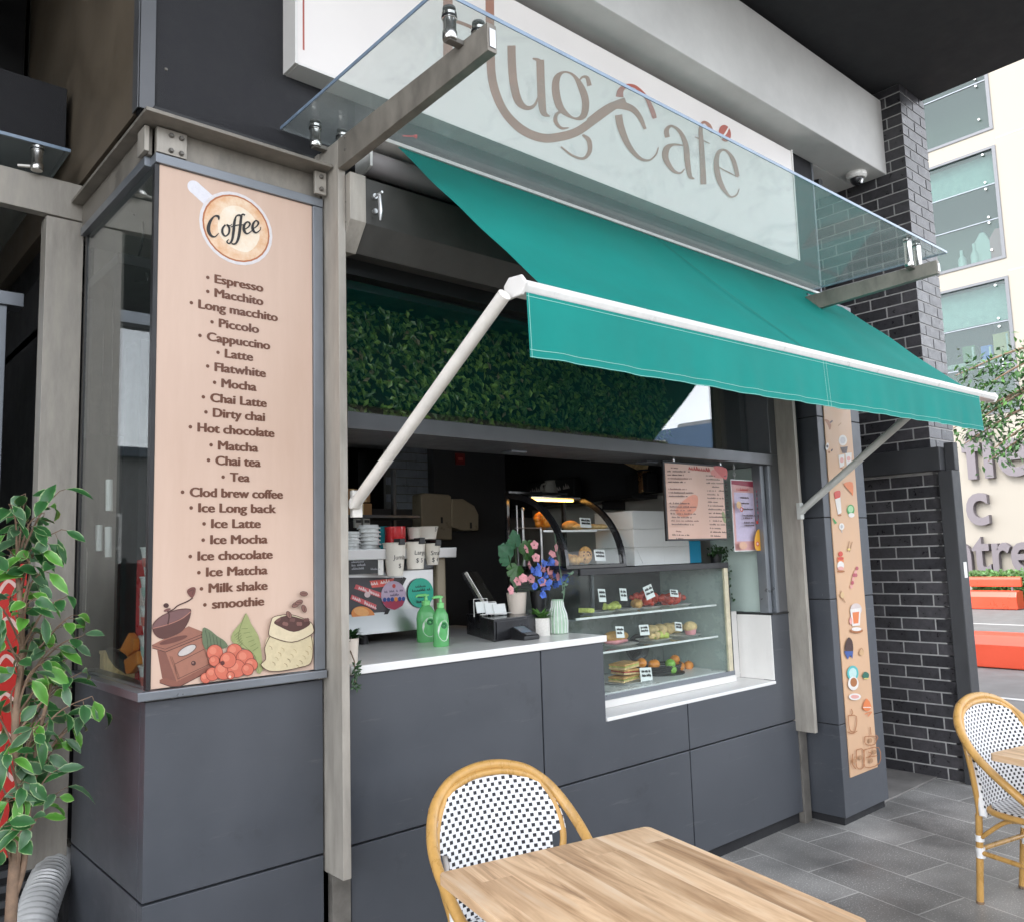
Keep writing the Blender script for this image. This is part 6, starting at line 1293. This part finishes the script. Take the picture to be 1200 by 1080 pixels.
def chair(label, loc, rz):
    t = thing('bistro_chair', label, 'chair', loc, rz, 'rattan bistro chairs with black and white weave')
    XF = Matrix.LocRotScale(Vector(loc), Euler((0, 0, rz)), None)
    def fin(b, *a, **k): b.v = [XF @ v for v in b.v]; return b.build(*a, **k)
    sym = lambda pts: [(x, y, z) for x, y, z in pts] + [(-x, y, z) for x, y, z in reversed(pts[:-1])]
    outer = sym([(.225, .20, .425), (.262, .09, .51), (.282, -.06, .625), (.276, -.165, .715), (.235, -.245, .805), (.165, -.285, .868), (.085, -.300, .898), (0, -.305, .908)])
    b = MB(); b.tube(spline(outer, 7), .0185, 12); fin(b, 'hoop', M['rattan'], t, smooth=60)
    inner = sym([(.165, -.262, .005), (.172, -.235, .25), (.185, -.215, .42), (.226, -.200, .56), (.246, -.200, .66), (.228, -.230, .765), (.172, -.268, .842), (.088, -.284, .878), (0, -.289, .887)])
    b = MB(); b.tube(spline(inner, 6), .0125, 10); fin(b, 'back_frame', M['rattan'], t, smooth=60)
    # woven back: tall panel with dome top, tucked round the frame above the shoulder
    b = MB(); b.mat(M['weave']); vs = []; uv = []; NR, NC = 30, 16
    for side in (0, 1):
        for j in range(NR + 1):
            z = .405 + (.889 - .405) * j / NR
            if z < .672: hw = .192 + .010 * (z - .405) / .267
            else:
                u = (z - .672) / (.893 - .672); hw = .250 * math.sqrt(max(0, 1 - u ** 2.3)) + .003
            yc = -.205 - .088 * max(0, (z - .42) / .46) ** 1.5
            for i in range(NC + 1):
                q_ = 2 * i / NC - 1; x = q_ * hw; y = yc + .075 * (x / .22) ** 2 * .45 + (.006 if side == 0 else -.006)
                vs.append((x, y, z)); uv.append((x + .5, z))
    o_ = (NR + 1) * (NC + 1); fs = []
    for j in range(NR):
        for i in range(NC):
            a = j * (NC + 1) + i; fs += [(a, a + 1, a + NC + 2, a + NC + 1), (o_ + a + 1, o_ + a, o_ + a + NC + 1, o_ + a + NC + 2)]
        for e in (0, NC): a = j * (NC + 1) + e; fs.append((a, a + NC + 1, o_ + a + NC + 1, o_ + a))
    b.add(vs, fs, uv); fin(b, 'woven_back', None, t, smooth=50)
    for sx in (1, -1):
        b = MB(); b.tube([(sx * (.192 + .0025 * k), -.196 - .012 * max(0, k - 1), z) for k, z in enumerate((.41, .48, .55, .62, .665))], .013, 8); fin(b, 'edge_binding', M['wrap'], t, smooth=60)
    b = MB(); b.mat(M['weave']); n = 28; ring = [(.205 * abs(math.cos(a)) ** .6 * math.copysign(1, math.cos(a)), .20 * abs(math.sin(a)) ** .6 * math.copysign(1, math.sin(a))) for a in [6.2832 * (k + .5) / n for k in range(n)]]
    vs = [(x, y, .452) for x, y in ring] + [(x, y, .428) for x, y in ring]; b.add(vs, [tuple(range(n)), tuple(range(n, 2 * n))[::-1]] + [(k, (k + 1) % n, n + (k + 1) % n, n + k) for k in range(n)], [(x + .5, y + .5) for x, y, z in vs]); fin(b, 'seat', None, t)
    b = MB(); b.tube([(x * 1.05, y * 1.05, .436) for x, y in ring], .014, 10, closed=True); fin(b, 'seat_rim', M['rattan'], t, smooth=60)
    for sx in (1, -1):
        b = MB(); b.tube([(sx * .20, .185, .43), (sx * .205, .20, .22), (sx * .215, .215, .004)], [.016, .016, .0155], 12); lg = fin(b, 'leg', M['rattan'], t, smooth=60)
        b = MB(); b.tube([(sx * .215, .215, .001), (sx * .2145, .2142, .012)], .0175, 12); fin(b, 'foot_cap', M['bark'], lg)
        b = MB(); b.tube([(sx * .165, -.262, .004), (sx * .172, -.237, .24), (sx * .185, -.217, .41)], [.0155, .016, .015], 12); lg = fin(b, 'leg', M['rattan'], t, smooth=60)
        b = MB(); b.tube([(sx * .165, -.262, .001), (sx * .1655, -.2615, .012)], .017, 12); fin(b, 'foot_cap', M['bark'], lg)
        b = MB()
        for c, d_ in (((sx * .176, -.230, .30), .028), ((sx * .1735, -.2325, .235), .045), ((sx * .204, .20, .25), .04)): b.tube([(c[0], c[1], c[2] - d_ / 2), (c[0], c[1], c[2] + d_ / 2)], .0195, 12)
        fin(b, 'cane_wrap', M['wrap'], t, smooth=40)
        b = MB(); b.tube([(sx * .174, -.232, .235), (sx * .204, .20, .235)], .011, 10); b.tube(spline([(sx * .178, -.225, .30), (sx * .185, -.10, .40), (sx * .19, -.02, .425)], 6), .010, 8); fin(b, 'stretcher', M['rattan'], t, smooth=60)
    b = MB(); b.tube([(-.174, -.232, .25), (.174, -.232, .25)], .011, 10); b.tube([(-.19, .0, .235), (.19, .0, .235)], .011, 10); fin(b, 'stretcher', M['rattan'], t, smooth=60)
    return t
CR = TR + math.pi
chair('round backed rattan bistro chair tucked behind the foreground table', (1.905, -.72, 0), CR)
chair('round backed rattan bistro chair at the right edge near the brick pillar', (4.365, -1.462, 0), CR)

# ============================================================ LEFT: ficus, duct, red panel
fi = thing('artificial_ficus', 'leafy variegated artificial ficus at the lower left of the kiosk', 'plant', (.50, .05, 0))
rnd = random.Random(21)
tb = MB(); PYF_ = .08
trunk = [PY(PYF_, 12, 1090), PY(PYF_, 18, 1000), PY(PYF_, 24, 930), PY(PYF_, 18, 850), PY(PYF_, 26, 760), PY(PYF_, 20, 660)]
base0 = Vector((trunk[0].x - .01, PYF_, 0)); tb.tube(spline([base0] + trunk, 6), [.019 - .012 * i / 36 for i in range(37)], 9)
stem2 = [PY(PYF_, 16, 1052), PY(PYF_, 28, 1010), PY(PYF_, 34, 940), PY(PYF_, 42, 880), PY(PYF_ - .03, 60, 800)]; tb.tube(spline(stem2, 6), [.011 - .006 * i / 24 for i in range(25)], 8)
tb.build('trunk', M['bark'], fi, smooth=60)
tips = [(10, 590), (30, 578), (52, 600), (70, 575), (72, 620), (40, 640), (5, 640), (60, 665), (20, 690), (50, 640), (60, 730), (40, 700), (85, 720), (95, 745), (65, 755), (35, 740), (10, 760), (90, 790), (120, 830), (108, 815), (75, 800), (50, 800), (20, 800), (85, 845), (70, 870), (45, 850), (15, 850), (60, 905), (40, 900), (10, 880), (72, 925), (10, 930), (28, 915), (35, 960), (5, 965), (-30, 700), (-30, 820), (-40, 620), (-25, 900), (12, 620), (30, 610), (75, 700), (52, 775), (80, 770), (30, 870), (55, 835), (0, 720), (28, 650)]
lm = MB(); tw = MB(); mats3 = [M['ficA'], M['ficB'], M['ficC']]
spine = spline(trunk, 8)
for px, py in tips:
    tip = PY(PYF_ + rnd.uniform(-.13, .10), px, py)
    root = min(spine, key=lambda q_: (q_ - tip - Vector((0, 0, -.16))).length)
    mid = root.lerp(tip, .55) + Vector((rnd.uniform(-.02, .02), rnd.uniform(-.02, .02), .035)); cur = spline([root, mid, tip], 6)
    tw.tube(cur, [.004 - .0028 * i / (len(cur) - 1) for i in range(len(cur))], 5)
    dirt = (tip - mid).normalized()
    for k in range(6):
        f = .40 + .60 * k / 5; p = root.lerp(mid, f / .55) if f < .55 else mid.lerp(tip, (f - .55) / .45)
        side = Vector((rnd.uniform(-1, 1), rnd.uniform(-1, .5), rnd.uniform(-.9, .3))).normalized()
        d = (dirt * .55 + side).normalized(); lm.mat(rnd.choices(mats3, (5, 2.4, 2.6))[0])
        p2 = p + d * .018; tw.tube([p, p2], .0011, 4)
        lm.leaf(p2, (d + Vector((0, 0, -.35))).normalized(), (rnd.uniform(-.6, .6), -rnd.uniform(.2, 1), rnd.uniform(.3, 1)), rnd.uniform(.045, .092), rnd.uniform(.024, .042), rnd.uniform(-.1, .9), rnd.uniform(.05, .6), 5)
tw.build('twigs', M['bark'], fi); lm.build('foliage', None, fi, smooth=70)
b = MB(); b.lathe([(.10, 0), (.13, .20), (.12, .20), (.115, .17), (.001, .165)], (base0.x, PYF_, 0), 24); b.build('pot', M['black'], fi, smooth=40)
rp = thing('red_banner', 'tall red upright banner behind the ficus leaves', 'banner', (.5, .55, 0)); a = PY(.6, 26, 660); c = PY(.6, 26, 1000); xr_ = PY(.6, 27, 800).x
B('sheet', 'red', rp, (.1, xr_, .595, .602, c.z, a.z), bevel=.001); B('pole', 'alu', rp, (xr_ - .30, xr_ - .28, .604, .624, .03, a.z + .03), bevel=.002); B('foot', 'alu_dk', rp, (xr_ - .42, xr_ - .18, .54, .70, .0, .03), bevel=.004)
S = Sheet(lambda u, v: Vector((xr_ - u, .5945, a.z - v)), (0, -1, 0))
for k in range(6): S.stroke([(.02, .10 + k * .13), (.06, .06 + k * .13), (.10, .13 + k * .13)], .012, prt(236, 200, 190))
S.build('print', rp)
du = thing('flexible_duct', 'white corrugated flexible duct curling down beside the kiosk base', 'duct', (.78, .5, 0)); b = MB()
path = spline([(.90, .93, .52), (.835, .80, .49), (.765, .66, .41), (.705, .555, .25), (.68, .52, .08), (.67, .51, .012)], 30); b.tube(path, [.068 + .0030 * math.sin(i * 2.094) for i in range(len(path))], 22); b.build('hose', M['duct'], du, smooth=60)
b = MB(); b.tube([path[0] + Vector((.035, .07, .012)), path[0]], .074, 22); b.build('collar', M['steel'], du)
lv = thing('floor_grille', 'dark slatted ventilation grille low behind the white duct', 'grille', (.88, .7, 0))
for k in range(9): B('slat', 'alu_dk', lv, (.60, .915, .958, .975, .06 + k * .055, .085 + k * .055), bevel=.001)
B('back', 'black', lv, (.58, .915, .976, .985, .02, .54), bevel=0)

# ============================================================ CIVIC BUILDING, benches, hedge, tree across the road
cb_ = thing('civic_building', 'cream rendered civic building with tall teal windows across the road', 'building', (26, 4, 0))
BXW = 25.0; wins = [(13.05, 17.2), (9.33, 12.58), (5.1, 8.83)]; wy0, wy1 = 4.83, 11.5
wl = MB()
zs = [0] + [v for q_ in reversed(wins) for v in q_] + [24]
wl.box(BXW, BXW + 10, -5, wy0, 0, 24)
for i in range(0, len(zs), 2): wl.box(BXW, BXW + .5, wy0 + .0005, wy1, zs[i], zs[i + 1])
wl.box(BXW, BXW + 10, wy1 + .0005, 40, 0, 24); wl.box(BXW + 2.5, BXW + 2.6, wy0, wy1, 0, 24)
wl.build('wall', M['cream'], cb_)
b = MB()
for z in (4.95, 8.95, 12.75, 17.4): b.box(BXW - .004, BXW + .01, -5, wy0 - .02, z, z + .03)
b.build('joint_lines', mat('render joint', (.42, .39, .34), .8), cb_)
gl = glass('teal office glass', (.60, .69, .67), 4.5, .09, (.34, .46, .44), base=.03)
for i, (z0, z1) in enumerate(wins):
    fr_ = MB(); fr_.box(BXW - .03, BXW + .12, wy0, wy0 + .09, z0, z1); fr_.box(BXW - .03, BXW + .12, wy0 + .09, wy1, z0, z0 + .08); fr_.box(BXW - .03, BXW + .12, wy0 + .09, wy1, z1 - .07, z1)
    wf = fr_.build('window', M['alu_dk'], cb_)
    g = MB(); g.box(BXW + .04, BXW + .06, wy0 + .09, wy1, z0 + .08, z1 - .07); g.build('pane', gl, wf)
    j = MB(); hgt = z1 - z0
    for f in (.36, .67): j.box(BXW + .02, BXW + .039, wy0 + .09, wy1, z0 + hgt * f, z0 + hgt * f + .025)
    j.build('glazing_joint', M['alu'], wf)
    k_ = MB()
    for f in (.10, .34, .39, .64, .70, .95): k_.lathe([(.03, 0), (.03, .05)], (BXW + .02, wy0 + .35, z0 + hgt * f), 8, ax=(-1, -.3, 0))
    k_.build('point_fixing', M['stainless'], wf)
    bl = MB(); bl.box(BXW + .3, BXW + .32, wy0 + .1, wy1, z1 - hgt * (.30 if i else .5), z1 - .1); bl.build('blind', mat('pale blind %d' % i, (.50, .56, .54), .7), wf)
    fl_ = MB(); fl_.box(BXW + .3, BXW + 2.4, wy0 + .1, wy1, z0 - .15, z0 + .05); fl_.build('floor_slab', M['tile'], wf)
def shelf_item(nm, lb, cat, y0, y1, z0, z1, mt, x=BXW + .6):
    t = thing(nm, lb, cat, (x, (y0 + y1) / 2, z0)); B('body', mt, t, (x, x + .3, y0, y1, z0, z1), bevel=.02); B('spine', 'white', t, (x - .015, x - .001, y0 + .03, y0 + .08, z0 + .05, z1 - .05), bevel=.002)
for k, (yy, zz, h_, wd, mt, lb) in enumerate(((6.7, 9.55, .55, .22, 'white', 'left white bottle on the sill of the middle office window'), (6.35, 9.55, .65, .22, 'white', 'right white bottle on the sill of the middle office window'))):
    t = thing('bottle', lb, 'bottle', (BXW + .7, yy - .5, zz), group='white bottles in the office window'); b = MB(); b.lathe([(wd * .5, zz - .16), (wd * .5, zz + h_ * .5), (wd * .2, zz + h_ * .7), (wd * .2, zz + h_)], (BXW + .7, yy - .5, 0), 14); b.build('body', M[mt], t, smooth=40)
for yy, mt, lb in ((5.62, 'white', 'white coat hanging in the middle office window'), (5.22, 'pinkf', 'pink coat hanging in the middle office window')):
    t = thing('hanging_coat', lb, 'coat', (BXW + .7, yy, 9.4), group='coats in the office window'); b = MB(); b.prism([(BXW + .7, yy + u, 9.42 + v) for u, v in ((.26, 0), (.22, .8), (.06, 1.05), (-.06, 1.05), (-.2, .75), (-.26, 0))], (.12, 0, 0)); b.build('coat', M[mt], t, .03); b = MB(); b.tube([(BXW + .75, yy, 10.47), (BXW + .75, yy, 10.62)], .012, 6); b.build('hook', M['alu'], t)
bk_z = 6.72
tt = thing('window_shelf', 'pale shelf across the lowest office window carrying books', 'shelf', (BXW + .5, 6, bk_z)); B('board', 'tile', tt, (BXW + .35, BXW + .9, 4.95, 9, bk_z - .12, bk_z), bevel=.01)
for j, (yy, wd, h_, mt, lb) in enumerate(((6.42, .34, .52, 'leafC', 'lime green book on the office window shelf'), (5.95, .30, .44, 'bluef', 'violet book on the office window shelf'), (5.55, .42, .72, 'bread2', 'large pale yellow book on the office window shelf'), (5.12, .26, .48, 'plate', 'white book at the right of the office window shelf'))): shelf_item('book', lb, 'book', yy - wd / 2 - .2, yy + wd / 2 - .2, bk_z + .001, bk_z + h_, mt)
B('cupboard', 'dark', cb_, (BXW + 1.2, BXW + 1.6, 5.8, 9, bk_z + .1, 8.3), bevel=.01)
# raised letters on the wall, read with -y to the right
def wall_letters(txt, px0, px1, pyb, pyt, nm):
    a = PX(BXW, px0, pyb); c = PX(BXW, px1, pyb); t_ = PX(BXW, px0, pyt); b = MB()
    text_into(b, txt, (BXW - .20, a.y, a.z), (0, -1, 0), (0, 0, 1), width=a.y - c.y, size=(t_.z - a.z) / .72, bold=.018, extrude=0)
    n = len(b.v); vs = [v + Vector((.20, 0, 0)) for v in b.v]
    # sides: extrude boundary edges
    from collections import Counter
    ec = Counter(tuple(sorted((f[i], f[(i + 1) % len(f)]))) for f in b.f for i in range(len(f)))
    fs = [(i, j, n + j, n + i) for (i, j), k in ec.items() if k == 1]
    b.v += vs; b.f += fs; b.m += [0] * len(fs)
    return b.build(nm, M['lilac'], cb_)
for args in (('fie', 1133, 1212, 561, 499, 'sign_lettering'), ('c', 1137, 1163, 614, 560, 'sign_lettering'), ('ntre', 1120, 1217, 670, 620, 'sign_lettering')): wall_letters(*args)
he = thing('hedge', 'clipped bright green hedge in front of the cream civic wall', 'hedge', (23.9, 0, 0)); b = MB(); rnd = random.Random(31); b.box(23.5, 24.2, -5, 5.9, 0, .78)
b.build('core', mat('hedge core', (.03, .06, .012), .9), he); b = MB()
for i in range(7000):
    f = rnd.random(); y = rnd.uniform(-1, 5.95) if f < .8 else rnd.uniform(-5, 5.95)
    if rnd.random() < .6: p = Vector((23.48 + rnd.gauss(0, .03), y, rnd.uniform(.05, .86)))
    else: p = Vector((rnd.uniform(23.45, 24.2), y, .80 + rnd.gauss(0, .035)))
    b.mat(M['hedge'] if rnd.random() < .6 else M['leafC']); b.leaf(p, (rnd.uniform(-1, .2), rnd.uniform(-1, 1), rnd.uniform(-.3, 1)), (-1, 0, .5), .09, .05, .2, .2, 2)
b.build('leaves', None, he)
def bench(label, x, y0, y1, back):
    t = thing('red_bench', label, 'bench', (x, (y0 + y1) / 2, 0), group='red orange street benches')
    b = MB(); prof = [(x - .22, 0), (x - .26, .30), (x - .20, .43), (x + .02, .45), (x + .22, .43), (x + .24, 0)]; b.prism([(px, y0, pz) for px, pz in prof], (0, y1 - y0, 0)); b.build('seat', M['redbench'], t, .035, seg=3)
    if back:
        b = MB(); prof = [(x + .16, .53), (x + .14, .72), (x + .18, .78), (x + .25, .76), (x + .27, .54)]; b.prism([(px, y0, pz) for px, pz in prof], (0, y1 - y0, 0)); b.build('backrest', M['redbench'], t, .02)
        b = MB(); [b.box(x + .19, x + .22, y, y + .05, .42, .56) for y in (y0 + .2, y1 - .25)]; b.build('bracket', M['alu_dk'], t)
bench('red orange bench with a backrest in front of the hedge', 22.9, 4.62, 7.2, True); bench('long low red orange bench block nearer across the paving', 12.4, -1.5, 2.6, False)
tr_ = thing('street_tree', 'street tree with drooping green sprays before the cream wall', 'tree', (15, .2, 0)); b = MB()
b.tube(spline([(15, .1, 0), (15.05, .15, 1.6), (14.95, .05, 3.0), (15.0, .2, 4.2), (15, .3, 5.2)], 6), [.15 - .09 * i / 24 for i in range(25)], 10)
limbs = []
for (px, py, dx) in ((1120, 440, 0), (1150, 455, -.3), (1165, 525, -.2), (1130, 520, .2), (1200, 440, .3), (1150, 490, .4), (1135, 500, .1), (1158, 540, -.1), (1112, 505, .3)):
    tip = PX(15 + dx, px, py); r0 = Vector((15, .18, min(4.4, tip.z + .5))); md = r0.lerp(tip, .5) + Vector((0, 0, .30)); cur = spline([r0, md, tip], 6); b.tube(cur, [.04 - .032 * i / (len(cur) - 1) for i in range(len(cur))], 6); limbs.append(cur)
b.build('trunk', M['bark'], tr_); b = MB(); rnd = random.Random(44)
for cur in limbs:
    for i in range(250):
        t_ = rnd.random() ** .6; p = cur[min(len(cur) - 1, int(t_ * (len(cur) - 1)))] + Vector((rnd.gauss(0, .16), rnd.gauss(0, .14), rnd.gauss(-.03, .13)))
        k = rnd.random(); b.mat(M['leafA'] if k < .42 else (M['leafB'] if k < .8 else M['leafC'])); b.leaf(p, (rnd.uniform(-1, 1), rnd.uniform(-1, 1), rnd.uniform(-1, .4)), (rnd.uniform(-1, 1), -.3, 1), rnd.uniform(.10, .16), rnd.uniform(.045, .07), .2, .2, 3)
b.build('crown', None, tr_)
# the other side of the street, seen only as reflections in the glazing
ho = thing('terrace_house', 'pale terrace with white sash windows across the street, mirrored in the glazing', 'building', (4, -24, 0))
B('wall', mat('painted brick', (.20, .195, .19), .8, var=.1), ho, (-12, 22, -26, -23, 0, 5.2), bevel=0); B('roof', mat('slate', (.06, .075, .10), .7), ho, (-12.3, 22.3, -26, -22.6, 5.201, 5.5), bevel=.01)
for k in range(9):
    x = -10 + k * 3.5; wf = B('window', 'white', ho, (x, x + 1.3, -22.999, -22.93, 1.2, 3.4), bevel=.01); B('pane', 'black', wf, (x + .1, x + .6, -22.929, -22.92, 1.3, 2.25), (x + .7, x + 1.2, -22.929, -22.92, 1.3, 2.25), (x + .1, x + .6, -22.929, -22.92, 2.35, 3.3), (x + .7, x + 1.2, -22.929, -22.92, 2.35, 3.3), bevel=0)

nb = thing('added_neighbour_block', 'unseen neighbouring block added at the far left to darken the corner bay glass', 'building', (-3.4, 3, 0))
B('wall', 'whitebeam', nb, (-6, -2.6, -.6, 9, 0, 5.13), (-2.599, .88, 5.9, 6.0, 0, 5.13), bevel=0); B('shopfront', 'alu_dk', nb, (-2.599, -2.56, 0, 6, 2.6, 2.75), (-2.599, -2.56, 1.4, 1.46, 0, 2.6), (-2.599, -2.56, 3.2, 3.26, 0, 2.6), bevel=.003)  # unseen walls added to shut sky out of the bay reflection and bounce light

bl_ = thing('blue_block', 'distant blue grey block mirrored low in the transom glass', 'building', (39, -22, 0))
B('wall', mat('blue grey cladding', (.10, .17, .28), .6), bl_, (37.0, 46, -22, -13, 0, 7.95), bevel=.02); B('roof', mat('grey roof sheet', (.28, .29, .30), .6), bl_, (38.0, 45, -21, -17.5, 7.951, 8.35), bevel=.3); B('plant_room', 'alu_dk', bl_, (36.2, 36.6, -22.6, -22.2, 0, 8.2), bevel=.02)
